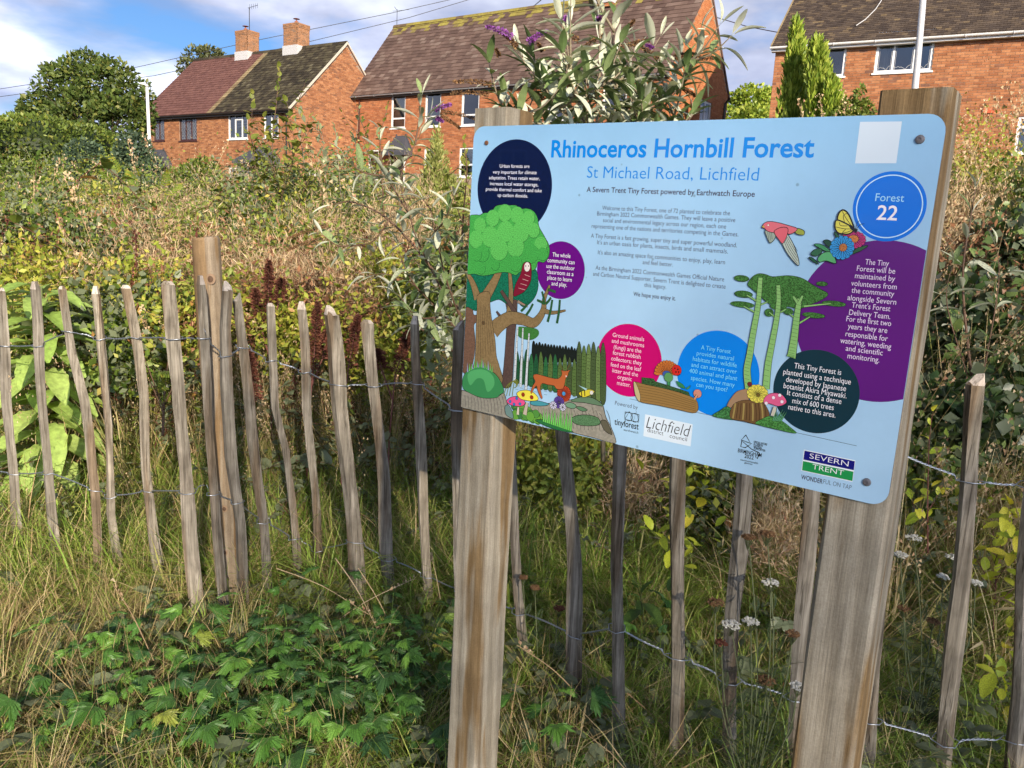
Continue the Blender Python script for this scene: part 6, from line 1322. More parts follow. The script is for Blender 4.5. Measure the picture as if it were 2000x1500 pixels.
def build_cover():
    G = GRASS; gv = lambda s, **k: [tuft(s + i, **k) for i in range(6)]
    green = gv(100, n=26, L0=.14, L1=.44, w=.0045, lean=.85, curl=2.0, spread=.06, mats=[G['green'], G['dry']], mixp=.14)
    lush = gv(110, n=26, L0=.2, L1=.5, w=.0065, lean=.85, curl=2.1, spread=.06, mats=[G['green'], G['mixed']], mixp=.06)
    dry = gv(120, n=24, L0=.2, L1=.55, w=.0038, lean=.6, curl=1.7, spread=.07, mats=[G['dry'], G['mixed']], mixp=.3)
    lying = gv(130, n=22, L0=.2, L1=.5, w=.0040, lean=.4, curl=.8, spread=.10, mats=[G['dry'], G['green']], mixp=.45, flat=.75)
    tall = gv(140, n=15, L0=.5, L1=1.0, w=.0042, lean=.35, curl=.9, spread=.06, mats=[G['mixed'], G['dry'], G['seed']], mixp=.5, seeds=.35)
    pan = [panicle(150 + i, .95 + .05 * i, [G['dry'], G['seed']], 64, .06 + .01 * (i % 3)) for i in range(6)]
    rustp = [panicle(160 + i, .9, [STEM['red'], G['rust']], 80, .035) for i in range(3)]
    bram = [sprig(170 + i, .75, 26, .048, .032, [G['bramble'], STEM['red']], 1.1) for i in range(6)]
    herb = [sprig(180 + i, .6, 34, .034, .013, [G['herb'], STEM['green']], .3) for i in range(6)]
    ivy = [sprig(190 + i, .6, 20, .060, .055, [G['ivy'], STEM['brown']], .8) for i in range(4)]
    small = [sprig(200 + i, .16, 9, .045, .034, [G['bramble'], STEM['green']], .8, .0012) for i in range(4)]
    lit = []
    for i in range(4):
        rs = random.Random(300 + i); mb = MB()
        for k in range(14): leafpoly(mb, (rs.uniform(-.08, .08), rs.uniform(-.08, .08), rs.uniform(.004, .02)), (rs.uniform(-1, 1), rs.uniform(-1, 1), rs.uniform(-.1, .3)), (0, 0, 1), rs.uniform(.03, .07), rs.uniform(.008, .02))
        lit.append(mb.mesh('litter', [G['litter']]))
    P_all = dict(green=green, lush=lush, dry=dry, lying=lying, tall=tall, pan=pan, rust=rustp, bram=bram, herb=herb, ivy=ivy, small=small, lit=lit)
    def put(name, label, kinds, x, y, r, smin, smax, keep=None, tilt=.12, sink=.02, zoff=None):
        protos = []; off = []
        for k in kinds: off.append((len(protos), len(P_all[k]))); protos += P_all[k]
        n = len(x)
        if keep is not None: k = keep(x, y) > r.random(n); x, y = x[k], y[k]
        n = len(x); which = r.integers(0, len(kinds), n); o = np.array(off); idx = o[which, 0] + r.integers(0, 1000, n) % o[which, 1]
        z = ground_z(x, y) - sink + (zoff(x, y, r) if zoff is not None else 0); pts = np.stack([x, y, z], 1)
        rot = np.stack([r.normal(0, tilt, n), r.normal(0, tilt, n), r.uniform(0, 6.283, n)], 1)
        return scatter(name, label, pts, rot, r.uniform(smin, smax, n), idx, r.random(n), protos)
    dryness = lambda x, y: np.clip(.52 + .75 * noise2(x, y, 1.1, 5), 0, 1)
    leafy = lambda x, y: np.clip(.7 + .8 * noise2(x, y, 1.3, 8) + .3 * sstep(-1.5, -3.5, x), 0, 1)
    patch = lambda x, y: np.exp(-((x + .42) / .62) ** 2 - ((y - 2.2) / .42) ** 2)
    # foreground: short green sward, drier and flattened on the left and between the posts
    fdry = lambda x, y: np.clip(.18 + .9 * sstep(-.5, -1.5, x) * (y > 0) + .55 * np.exp(-((x - .25) / .3) ** 2 - ((y - 2.0) / .5) ** 2) + .35 * noise2(x, y, .5, 3), 0, 1)
    x, y, r = field(9000, 1.0, 3.6, .7, .8, 1); put('grass', 'short green grass in front of and under the fence', ['green', 'lush', 'lying'], x, y, r, .3, .68, lambda a, b: (1.05 - fdry(a, b)) * (1 - .25 * patch(a, b)))
    x, y, r = field(7500, 1.0, 3.5, .7, .8, 2); put('dry_grass', 'flattened straw coloured grass in the foreground', ['dry', 'lying', 'lying'], x, y, r, .3, .75, fdry, .35)
    x, y, r = field(900, 1.2, 3.3, .7, .6, 3); put('ground_weeds', 'small leafy weeds among the foreground grass', ['small'], x, y, r, .6, 1.3)
    x, y, r = field(1600, 1.2, 4.5, .8, .8, 33); put('dead_leaves', 'fallen brown leaves on the ground', ['lit'], x, y, r, .6, 1.2, tilt=.05, sink=0)
    # just behind the fence: long lush grass, yellowing
    x, y, r = field(9500, 2.9, 5.2, 1.0, .8, 4); put('long_grass', 'long grass behind the fence', ['lush', 'green', 'lying'], x, y, r, .6, 1.15, lambda a, b: np.where(b < 2.9 + .35 * np.abs(a), .6, 1) * (.95 - .5 * dryness(a, b) * sstep(3.6, 4.6, b)))
    x, y, r = field(3000, 3.0, 5.0, 1.0, .8, 5); put('dry_grass', 'straw coloured grass tangled behind the fence', ['dry', 'lying', 'green'], x, y, r, .6, 1.1, lambda a, b: .25 + .7 * dryness(a, b), .25)
    x, y, r = field(2600, 3.2, 5.2, 1.0, .8, 6); put('undergrowth', 'leafy weeds low behind the fence', ['herb', 'bram', 'small'], x, y, r, .4, .8, leafy)
    # the overgrown planting: dry stalks and seed heads with brambles through them
    x, y, r = field(9000, 4.0, 12, 1.45, 1.0, 7); put('dry_grass', 'tall dead grass and seed heads filling the planted plot', ['tall', 'dry', 'pan', 'dry'], x, y, r, .6, .92, lambda a, b: .2 + .8 * dryness(a, b), .18)
    x, y, r = field(7000, 4.0, 12, 1.3, 1.0, 8); put('undergrowth', 'brambles and green weeds growing through the dead grass', ['bram', 'herb', 'bram'], x, y, r, .75, 1.25, leafy, .3)
    x, y, r = field(5000, 3.8, 12, 1.4, 1.0, 18); put('long_grass', 'yellow-green grass between the dead stalks', ['lush', 'tall'], x, y, r, .7, 1.0, lambda a, b: .9 - .6 * dryness(a, b), .2)
    x, y, r = field(1300, 4.0, 9, 1.2, .6, 9); put('undergrowth', 'dark red seed stalks among the dead grass', ['rust'], x, y, r, .7, 1.1, lambda a, b: .35 + .6 * noise2(a, b, .8, 12), .15)
    x, y, r = field(5000, 11, 26, 1.0, 1.0, 10); put('undergrowth', 'far weeds and brambles before the houses', ['bram', 'herb', 'tall', 'bram'], x, y, r, .8, 1.2, None, .25)
    x, y, r = field(620, 4.4, 10, 1.2, 1.0, 41); put('undergrowth', 'taller leafy weeds standing out of the tangle', ['herb', 'bram', 'herb'], x, y, r, 1.6, 2.5, lambda a, b: .25 + .75 * (noise2(a, b, .9, 77) > .1), .12)
    x, y, r = field(420, 4.6, 10, 1.2, 1.0, 42); put('dry_grass', 'taller dead seed stems standing out of the tangle', ['pan', 'tall', 'rust'], x, y, r, 1.05, 1.45, None, .12)
    # bank on the right: ivy and dead tangle
    x, y, r = field(5200, 2.6, 7.5, .9, 1.0, 11, (1.25, 7)); put('undergrowth', 'dead tangled stems on the bank behind the right post', ['dry', 'tall', 'dry', 'pan'], x, y, r, .8, 1.25, None, .5, .02, lambda a, b, q: q.random(len(a)) * .75 * sstep(3.0, 4.4, b))
    x, y, r = field(3200, 2.8, 7.5, .9, 1.0, 12, (1.35, 7)); put('ivy', 'ivy and bramble leaves climbing through the dead stems on the bank', ['ivy', 'ivy', 'bram'], x, y, r, .6, 1.1, lambda a, b: .35 + .5 * noise2(a, b, .5, 9) + .25 * sstep(4.5, 6, b), .6, .02, lambda a, b, q: q.random(len(a)) ** .7 * 1.0 * sstep(3.0, 4.6, b))
build_cover()
def build_tangle():
    rg = np.random.default_rng(404); C = {'rst': [], 'bram': [], 'herb': [], 'yel': [], 'ivy': [], 'tan': []}
    L_ = [('rst', 330, 590, 60, 40, 4.6), ('rst', 360, 640, 40, 40, 4.2), ('rst', 520, 600, 60, 60, 4.5), ('rst', 250, 470, 50, 40, 5.8), ('rst', 620, 600, 50, 50, 4.4), ('rst', 570, 520, 60, 30, 5), ('rst', 700, 640, 40, 50, 4.1), ('rst', 100, 500, 50, 40, 5.4), ('rst', 420, 500, 50, 40, 5.4), ('rst', 1900, 520, 50, 70, 4.2), ('rst', 1960, 620, 50, 60, 3.9), ('bram', 520, 360, 50, 60, 7.4), ('herb', 600, 400, 60, 70, 6.6), ('yel', 560, 480, 50, 60, 5.6), ('bram', 690, 350, 50, 50, 7.6), ('bram', 440, 400, 40, 50, 7.6), ('herb', 330, 420, 50, 50, 7), ('bram', 90, 430, 60, 70, 6.4), ('yel', 200, 430, 50, 50, 6.4), ('yel', 1080, 930, 70, 60, 3.9), ('yel', 960, 880, 60, 60, 4.2), ('yel', 1400, 960, 60, 50, 3.5), ('bram', 30, 470, 110, 60, 5.6), ('herb', 130, 430, 100, 44, 7.2), ('bram', 230, 500, 70, 50, 5.4), ('yel', 60, 540, 60, 50, 4.6), ('bram', 560, 430, 100, 60, 6.4), ('herb', 640, 450, 80, 60, 6.0), ('bram', 470, 470, 50, 46, 6.4), ('bram', 700, 420, 50, 60, 6.8),  # yellow clumps below the board stand in for sunlit grass, sunlight put into colour
          ('yel', 760, 560, 70, 70, 4.7), ('herb', 820, 640, 60, 80, 4.1), ('yel', 330, 650, 60, 50, 4.1), ('bram', 250, 690, 60, 60, 3.9), ('yel', 720, 690, 50, 50, 4.0), ('bram', 180, 620, 60, 50, 4.2), ('herb', 400, 600, 60, 50, 4.4), ('tan', 60, 500, 90, 50, 5.8), ('tan', 200, 450, 70, 40, 6.2), ('tan', 290, 480, 60, 50, 5.4), ('tan', 540, 560, 80, 60, 4.7), ('tan', 450, 520, 70, 60, 5.2), ('tan', 700, 600, 60, 60, 4.5), ('tan', 160, 560, 60, 40, 4.7), ('tan', 600, 470, 90, 50, 5.6), ('tan', 760, 480, 60, 50, 5.4), ('tan', 350, 430, 80, 50, 7.0), ('tan', 330, 540, 70, 50, 5.2), ('tan', 430, 400, 60, 40, 8.0), ('tan', 800, 430, 60, 60, 6.0), ('tan', 620, 560, 70, 60, 4.6),
          ('yel', 560, 640, 50, 60, 4.2), ('herb', 20, 650, 50, 60, 4.1), ('bram', 880, 560, 50, 80, 4.4), ('herb', 900, 400, 40, 50, 6.5), ('yel', 220, 570, 50, 40, 4.8), ('bram', 330, 380, 60, 30, 9.5), ('herb', 520, 520, 60, 50, 5.2), ('yel', 660, 640, 50, 50, 4.2), ('bram', 100, 380, 80, 30, 9.5), ('bram', 240, 400, 60, 30, 9),
          ('ivy', 1900, 640, 80, 90, 3.9), ('ivy', 1980, 520, 60, 90, 4.2), ('yel', 1900, 310, 60, 55, 6.0), ('herb', 1960, 380, 60, 50, 5.6), ('ivy', 1870, 820, 60, 70, 3.4), ('tan', 1880, 430, 60, 60, 5.2), ('tan', 1960, 640, 60, 70, 4.4), ('ivy', 1980, 800, 50, 80, 3.5), ('bram', 1800, 930, 40, 60, 3.2), ('tan', 1850, 560, 40, 60, 4.3), ('bram', 2060, 420, 70, 120, 5), ('ivy', 2080, 700, 70, 150, 4),
          ('bram', 60, 375, 100, 50, 8.6), ('herb', 180, 365, 90, 45, 9), ('bram', 280, 400, 70, 45, 8.4), ('herb', 30, 420, 80, 40, 6.6), ('bram', 120, 470, 80, 40, 5.6), ('herb', 420, 440, 70, 40, 6.6), ('bram', 500, 400, 60, 44, 7.6), ('herb', 580, 380, 70, 44, 7.4), ('bram', 650, 380, 60, 50, 7.2), ('herb', 730, 400, 50, 50, 7.0), ('herb', 380, 480, 60, 40, 5.5), ('bram', 540, 480, 60, 44, 5.5), ('yel', 480, 590, 50, 40, 4.5), ('yel', 300, 560, 60, 40, 4.7), ('yel', 120, 590, 60, 40, 4.4), ('herb', 640, 520, 60, 44, 5.2), ('bram', 300, 620, 70, 40, 4.3), ('herb', 1100, 930, 60, 50, 3.6), ('yel', 1150, 870, 60, 40, 4.0), ('tan', 1240, 960, 50, 50, 3.6), ('bram', 1420, 980, 60, 50, 3.4), ('tan', 1500, 1040, 50, 50, 3.1)]
    for kd, x, y, rx, ry, Y in L_:
        p = at(x, y, Y); k = Y / FPX; rg_n = int(rx * ry / 10 * (3.0 if kd != 'tan' else 6.5)) + 150; P, D = crown_points([(p.x, p.y, p.z, rx * k, max(rx * k * .8, .2), ry * k)], rg_n, .75, rg)
        P = P + rg.normal(size=P.shape) * .09 * (Y / 5); P[:, 2] = np.maximum(P[:, 2], ground_z(P[:, 0], P[:, 1]) + .02)
        C[kd].append((P, D * .3 + rg.normal(size=D.shape) * .7 + np.array([0, -.1, .15 if kd != 'tan' else .8]), np.full(len(P), {'rst': .032, 'bram': .036, 'herb': .034, 'yel': .032, 'ivy': .045, 'tan': .055}[kd] * (1.3 if Y < 6 and kd != 'tan' else 1))))
    for kd, mt, asp, lab in (('rst', GRASS['litter'], .30, 'rusty brown dead leaves in the tangle'), ('bram', GRASS['bramble'], .62, 'bramble leaves in the tangle behind the fence'), ('herb', GRASS['herb'], .42, 'narrow green leaves in the tangle behind the fence'), ('yel', LM_YEL, .5, 'yellowing leaves in the tangle behind the fence'), ('ivy', GRASS['ivy'], .85, 'dark ivy leaves on the bank'), ('tan', GRASS['seed'], .085, 'fluffy tan seed heads in the tangle')):
        P = np.concatenate([c[0] for c in C[kd]]); D = np.concatenate([c[1] for c in C[kd]]); S_ = np.concatenate([c[2] for c in C[kd]]); V, Q = leaf_cloud(P, D, S_, asp, .2, rg)
        tag(newobj('undergrowth', fast_mesh('undergrowth', V, Q, mt)), lab, kind='stuff')
LM_YEL = leaf_mat('yellowing_leaves', [(0, (0.20, 0.26, 0.035)), (0.5, (0.34, 0.38, 0.05)), (0.9, (0.50, 0.46, 0.09)), (1, (0.45, 0.24, 0.07))], noise=12, rough=.5, trans=.3)
build_tangle()

# ------------------------------------------------------------------ plants one can tell apart
def leaf_mesh(L_=1.0, w=.22, seg=7, fold=.22, bend=.35, serr=0.0, pleat=0.0, mat=None, heart=False, name='leaf'):
    vs = []; fs = []
    for i in range(seg + 1):
        t = i / seg; ww = w * .5 * (math.sin(math.pi * (t * .94 + .03)) ** (.75 if not heart else .55)) * (1.25 - .5 * t if heart else 1)
        if serr: ww *= 1 + serr * (1 if i % 2 else -1)
        z = -bend * t * t; pz = pleat * (1 if i % 2 else -1)
        vs += [(-ww, t, z + ww * fold + pz), (-ww * .5, t - .02, z + ww * fold * .55 - pz), (0, t - (.03 if 0 < i < seg else 0), z - .004), (ww * .5, t - .02, z + ww * fold * .55 - pz), (ww, t, z + ww * fold + pz)]
    fs = [(5 * i + j, 5 * i + j + 1, 5 * i + j + 6, 5 * i + j + 5) for i in range(seg) for j in range(4)]
    mb = MB(); mb.add([(a * L_, b * L_, c * L_) for a, b, c in vs], fs); mb.tube([(0, -.14 * L_, .0), (0, 0, -.003)], .006 * L_ + .0004, 4, 0)
    return mb.mesh(name, mat, True)
LM = {
    'budd': leaf_mat('buddleia_leaves', [(0, (0.07, 0.12, 0.035)), (0.5, (0.15, 0.22, 0.08)), (1, (0.26, 0.33, 0.14))], under=(0.52, 0.55, 0.42), noise=14, rough=.6, trans=.12),
    'buddpale': leaf_mat('buddleia_young_leaves', [(0, (0.40, 0.44, 0.30)), (1, (0.62, 0.64, 0.50))], under=(0.62, 0.64, 0.52), noise=14, rough=.7, trans=.12),
    'birch': leaf_mat('birch_leaves', [(0, (0.12, 0.16, 0.03)), (0.6, (0.24, 0.27, 0.05)), (1, (0.38, 0.36, 0.08))], noise=20, trans=.3),
    'willow': leaf_mat('sallow_leaves', [(0, (0.14, 0.18, 0.08)), (1, (0.26, 0.30, 0.15))], under=(0.30, 0.34, 0.22), noise=20, trans=.15),
    'yellow': leaf_mat('yellow_leaves', [(0, (0.34, 0.46, 0.04)), (0.5, (0.56, 0.62, 0.06)), (1, (0.72, 0.62, 0.07))], noise=22, trans=.35),
    'elm': leaf_mat('green_broad_leaves', [(0, (0.06, 0.12, 0.02)), (1, (0.12, 0.20, 0.04))], noise=22, trans=.25),
    'rowan': leaf_mat('rowan_leaflets', [(0, (0.12, 0.20, 0.03)), (0.6, (0.22, 0.28, 0.04)), (1, (0.40, 0.36, 0.05))], noise=20, trans=.3),
    'lime': leaf_mat('pale_big_leaves', [(0, (0.30, 0.46, 0.10)), (1, (0.44, 0.58, 0.17))], under=(0.34, 0.40, 0.20), noise=9, rough=.6, trans=.3),
    'butter': leaf_mat('lobed_leaves', [(0, (0.045, 0.11, 0.04)), (0.35, (0.065, 0.155, 0.035)), (0.7, (0.10, 0.24, 0.04)), (0.95, (0.17, 0.34, 0.055)), (1, (0.42, 0.42, 0.08))], under=(0.12, 0.18, 0.08), noise=28, rough=.42, trans=.22),
    'purple': leaf_mat('purple_florets', [(0, (0.20, 0.05, 0.30)), (1, (0.42, 0.16, 0.50))], noise=20, trans=.2),
    'seedbrown': leaf_mat('brown_florets', [(0, (0.09, 0.045, 0.02)), (0.6, (0.19, 0.10, 0.045)), (1, (0.28, 0.17, 0.08))], noise=20, rough=.9, trans=.0),
    'white': leaf_mat('white_florets', [(0, (0.70, 0.70, 0.66)), (1, (0.82, 0.82, 0.80))], noise=20, trans=.2),
    'yarrow': leaf_mat('yarrow_leaves', [(0, (0.035, 0.06, 0.022)), (1, (0.085, 0.12, 0.05))], noise=20, trans=.15),
}
LV = {
    'budd': [leaf_mesh(1, .27, 8, .3, b, .03, 0, LM['budd']) for b in (.1, .35, .6)], 'buddpale': [leaf_mesh(1, .24, 8, .35, b, .02, 0, LM['buddpale']) for b in (0, .25, .5)],
    'birch': [leaf_mesh(1, .72, 7, .2, b, .06, 0, LM['birch'], True) for b in (.1, .4)], 'willow': [leaf_mesh(1, .46, 6, .2, b, 0, 0, LM['willow']) for b in (.05, .3)],
    'yellow': [leaf_mesh(1, .58, 10, .15, b, .06, .012, LM['yellow']) for b in (.15, .45)], 'elm': [leaf_mesh(1, .55, 10, .2, b, .06, .012, LM['elm']) for b in (.2, .5)],
    'lime': [leaf_mesh(1, .50, 9, .25, b, .05, .01, LM['lime']) for b in (.4, .8)],
}
def pinnate(n=7, mat=None):
    mb = MB(); mb.tube([(0, 0, 0), (0, .5, -.05), (0, 1, -.2)], [.012, .009, .004], 4)
    for i in range(n):
        t = .22 + .74 * i / (n - 1); z = -.2 * t * t
        for s in (-1, 1): leafpoly(mb, (0, t, z), (s, .55, -.05), (0, 0, 1), .34 * math.sin(math.pi * (.25 + .6 * t)), .10, 0, .1, .25, 4)
    leafpoly(mb, (0, 1, -.2), (0, 1, -.3), (0, 0, 1), .28, .10, 0, .1, .25, 4); return mb.mesh('leaf', mat, True)
LV['rowan'] = [pinnate(7, LM['rowan']), pinnate(6, LM['rowan'])]
def lobed(seed, mat):
    """three deeply cut lobes, each toothed again, like a meadow buttercup's"""
    rs = random.Random(seed); out = []
    for c, span, R0 in ((-66, 36, .80), (0, 36, 1.0), (66, 36, .80)):
        for k, (da, rr) in enumerate(((-1, .28), (-.95, .58), (-.78, .55), (-.70, .80), (-.52, .58), (-.36, .95), (-.18, .74), (.0, 1.03), (.18, .74), (.36, .94), (.52, .58), (.70, .80), (.78, .54), (.95, .58), (1, .28))):
            a = R_(c + da * span + rs.uniform(-2, 2)); r = R0 * rr * rs.uniform(.93, 1.07); out.append((math.sin(a) * r, .05 + math.cos(a) * r))
    n = len(out); vs = [(0, .02, 0)] + [(x * .45, y * .45, .02) for x, y in out] + [(x, y, -.30 * (x * x + y * y) + .05 * math.sin(i * 1.3 + seed) + .03 * math.sin(i * 2.9)) for i, (x, y) in enumerate(out)]
    fs = [(0, 1 + i, 2 + i) for i in range(n - 1)] + [(1 + i, 1 + n + i, 2 + n + i, 2 + i) for i in range(n - 1)]
    mb = MB(); mb.add(vs, [f[::-1] for f in fs]); return mb.mesh('leaf', mat, False)
LV['butter'] = [lobed(i, LM['butter']) for i in range(3)]
def put_leaf(root, kind, pos, d, up, size, rs, seg=0):
    d = Vector(d).normalized(); up = Vector(up); x = d.cross(up); x = x.normalized() if x.length > 1e-4 else d.orthogonal().normalized(); z = x.cross(d)
    me = LV[kind][rs.randrange(len(LV[kind]))]; o = newobj('leaf', me, root)
    M = Matrix(((x.x, d.x, z.x, pos.x), (x.y, d.y, z.y, pos.y), (x.z, d.z, z.z, pos.z), (0, 0, 0, 1))); o.matrix_local = M @ Matrix.Diagonal((size, size, size, 1)); return o
def along(P, t):
    L_ = [(b - a).length for a, b in zip(P[:-1], P[1:])]; T = sum(L_) * t
    for i, l in enumerate(L_):
        if T <= l or i == len(L_) - 1: return P[i].lerp(P[i + 1], min(1, T / max(l, 1e-6))), (P[i + 1] - P[i]).normalized()
        T -= l
def smooth(P, k=4):
    out = []
    for i in range(len(P) - 1):
        a, b, c, d = P[max(i - 1, 0)], P[i], P[i + 1], P[min(i + 2, len(P) - 1)]
        for j in range(k): t = j / k; out.append(0.5 * (2 * b + (c - a) * t + (2 * a - 5 * b + 4 * c - d) * t * t + (3 * b - a - 3 * c + d) * t ** 3))
    out.append(P[-1]); return out
def spike(root, a, d, L_, r, mat, rs, n=240, name='flower_spike'):
    mb = MB(); d = Vector(d).normalized(); e1 = d.orthogonal().normalized(); e2 = d.cross(e1); sag = Vector((0, 0, -.15 * L_))
    for k in range(n):
        t = k / n; c = a + d * (L_ * t) + sag * t * t; rr = r * (1 - .75 * t) * rs.uniform(.3, 1.1) * (1 if k % 9 else 1.3); b = rs.uniform(0, 6.28); q = c + (e1 * math.cos(b) + e2 * math.sin(b)) * rr; s = rs.uniform(.003, .0055) * (1 + r * 18); g = rs.uniform(0, 6.28)
        u = Vector((math.cos(g), math.sin(g), rs.uniform(-1, 1))) * s; v = (q - c).normalized() * s * 1.2; mb.add([q - u, q + v, q + u, c.lerp(q, .6)], [(0, 1, 2), (0, 2, 3)])
    mb.tube([a, a + d * L_ * .9 + sag * .8], [.0015, .0006], 3); return mb.build(name, mat, root)
def shrub(name, label, cat, base, branches, kind, lsize, step, stem_mat, group=None, seed=0, pale=None, r0=.006, updir=.6, pairs=True, spikes=(), limit=290, start=.2, top_up=True, twigs=0):
    """branches: list of point lists (world). Leaves sit along them, singly or in opposite pairs."""
    rs = random.Random(seed); root = thing(name, label, cat, base, group); st = MB(); cnt = 0; extra = MB()
    nb = len(branches)
    for pts in list(branches)[1:] if twigs else []:
        for q in range(twigs):
            a, tn = along(pts, rs.uniform(.45, .92)); d = Vector((rs.uniform(-1, 1), rs.uniform(-1, .6), rs.uniform(-.1, 1))).normalized(); branches.append([a, a + d * .12, a + d * .2 + Vector((0, 0, .05))])
    order = list(range(len(branches)))
    if twigs: order = sorted(order, key=lambda i: -max(p.z for p in branches[i]))
    for bi in order:
        pts = branches[bi]
        P = smooth([p - base for p in pts]); n = len(P); rr = r0 * (1 if bi == 0 else .55); st.tube(P, [rr * (1 - .75 * i / (n - 1)) for i in range(n)], 5)
        Ln = sum((b - a).length for a, b in zip(P[:-1], P[1:])); m = max(2, int(Ln * (1 - (start if bi < nb else .1)) / step)); az = rs.uniform(0, 3)
        for k in range(m + 1):
            t = (start if bi < nb else .1); t = t + (1 - t) * k / m; q, tan = along(P, min(t, .999)); az += 1.57 + rs.uniform(-.4, .4); e1 = tan.orthogonal().normalized(); e2 = tan.cross(e1)
            for s in ((0, math.pi) if pairs else (0,)):
                o = e1 * math.cos(az + s) + e2 * math.sin(az + s); tipf = t > .86 and top_up
                d = (o * (1.0 if not tipf else .45) + tan * (updir if not tipf else 1.2) + Vector((0, 0, .10))).normalized(); kd = kind
                if pale and rs.random() < pale[1] + (.45 if t > .7 else 0): kd = pale[0]
                if cnt >= limit:
                    leafpoly(extra, q, d, (0, 0, 1), lsize * rs.uniform(.6, 1.1), lsize * .25, 0, .3, .3, 5); continue
                put_leaf(root, kd, q + d * lsize * .12, d, Vector((rs.uniform(-.5, .5), rs.uniform(-.5, .5), 1)) + tan * .3, lsize * rs.uniform(.62, 1.12) * (.75 if tipf else 1), rs); cnt += 1
    if extra.v: ex = extra.build('leaves', LM[kind], root); ex['kind'] = 'stuff'
    st.build('stem', stem_mat, root, smooth=True)
    for (a, d, L_, r, mt) in spikes: spike(root, a - base, d, L_, r, LM[mt], rs)
    return root
def pxs(lst, Y):
    return [at(x, y, Y if len(q) < 1 else q[0]) for (x, y, *q) in lst]
def build_plants():
    # tall buddleia above the board
    Y = 3.3; b = base_of(1175, 900, Y); B = [[(1178, 900), (1175, 400), (1166, 240), (1172, 120), (1169, -30)], [(1172, 330), (1110, 225), (1045, 160), (1012, 95)], [(1170, 300), (1122, 190), (1110, 110), (1106, 62)], [(1176, 330), (1250, 230), (1300, 180), (1338, 95)],
        [(1180, 340), (1270, 240), (1320, 180), (1345, 140)], [(1170, 340), (1090, 265), (1030, 235), (985, 215)], [(1180, 300), (1205, 190), (1196, 95), (1203, 40)], [(1182, 330), (1235, 210), (1245, 140), (1238, 95)], [(1175, 350), (1130, 260), (1075, 190), (1060, 150)],
        [(1185, 360), (1300, 270), (1340, 235), (1355, 215)], [(1175, 360), (1210, 260), (1225, 215)], [(1170, 350), (1150, 260), (1145, 170), (1150, 130)], [(1180, 360), (1262, 300), (1310, 250), (1300, 200)], [(1170, 370), (1060, 300), (1000, 270), (985, 190)]]
    br = [[at(x, y, Y + .25 * math.sin(i * 2.1) * min(1, j * .6)) for j, (x, y) in enumerate(l)] for i, l in enumerate(B)]
    e = lambda x, y, dy=0: at(x, y, Y + dy)
    SP = []
    for (x0, y0, x1, y1, r, mt) in ((1000, 72, 950, 42, .011, 'purple'), (1032, 82, 1070, 52, .011, 'purple'), (1106, 48, 1105, 28, .010, 'purple'), (1168, 40, 1174, 22, .008, 'purple'), (1275, 95, 1262, 85, .006, 'purple'),
        (1325, 120, 1410, 100, .011, 'seedbrown'), (1318, 112, 1360, 98, .008, 'seedbrown'), (1215, 70, 1240, 32, .009, 'seedbrown'), (1010, 92, 985, 62, .008, 'seedbrown'), (1130, 80, 1085, 40, .008, 'seedbrown'), (1240, 85, 1290, 108, .009, 'seedbrown'), (1120, 110, 1180, 55, .009, 'seedbrown'),
        (960, 165, 885, 148, .010, 'seedbrown'), (955, 185, 880, 170, .009, 'seedbrown'), (1020, 170, 1080, 195, .010, 'seedbrown'), (1090, 190, 1160, 180, .009, 'seedbrown'), (1310, 160, 1360, 180, .008, 'seedbrown'), (1060, 100, 1050, 80, .007, 'seedbrown'), (1195, 100, 1270, 65, .008, 'seedbrown'), (975, 110, 968, 92, .007, 'seedbrown')):
        a, c = e(x0, y0), e(x1, y1); SP.append((a, c - a, (c - a).length, r, mt))
    shrub('buddleia', 'tall buddleia with long pale leaves, brown seed spikes and purple flowers above the board', 'shrub', b, br, 'budd', .122, .042, STEM['grey'], 'buddleias behind the fence', 31, ('buddpale', .16), .011, .45, True, SP, 298, .22, twigs=3)
    # lower buddleia left of the board
    Y = 3.7; b = base_of(905, 900, Y); B = [[(930, 900), (900, 620), (840, 520), (760, 430), (690, 395), (650, 400)], [(900, 650), (850, 600), (800, 550), (750, 535), (715, 540)], [(905, 640), (870, 540), (850, 450), (835, 400), (790, 365)], [(880, 600), (820, 480), (800, 420), (782, 350), (812, 280), (840, 225)],
        [(920, 700), (880, 590), (880, 520), (890, 480)], [(900, 700), (820, 640), (790, 590), (770, 570)], [(905, 720), (880, 680), (850, 640), (860, 600)], [(760, 430), (730, 470), (700, 480)], [(800, 420), (750, 330), (742, 260)]]
    br = [[at(x, y, Y + .25 * math.sin(i * 1.7 + 1) * min(1, j * .5)) for j, (x, y) in enumerate(l)] for i, l in enumerate(B)]; SP = []
    for (x0, y0, x1, y1, r, mt) in ((848, 215, 882, 198, .012, 'purple'), (852, 230, 866, 236, .009, 'purple'), (860, 218, 930, 222, .009, 'seedbrown'), (860, 225, 900, 245, .008, 'seedbrown'), (640, 440, 560, 455, .008, 'seedbrown'), (620, 470, 560, 480, .008, 'seedbrown')):
        a, c = at(x0, y0, Y), at(x1, y1, Y); SP.append((a, c - a, (c - a).length, r, mt))
    shrub('buddleia', 'lower arching buddleia with drooping silvery leaves left of the painted tree', 'shrub', b, br, 'budd', .112, .046, STEM['brown'], 'buddleias behind the fence', 32, ('buddpale', .22), .009, .45, True, SP, 298, .15, twigs=1)
    # buddleia sprays on the bank right of the board
    Y = 3.4; b = base_of(1900, 800, Y); br = [[at(1905, 800, Y), at(1880, 560, Y), at(1895, 430, Y), at(1905, 370, Y)], [at(1905, 780, Y), at(1850, 600, Y), at(1860, 520, Y)], [at(1915, 760, Y), at(1950, 560, Y), at(1945, 480, Y)]]
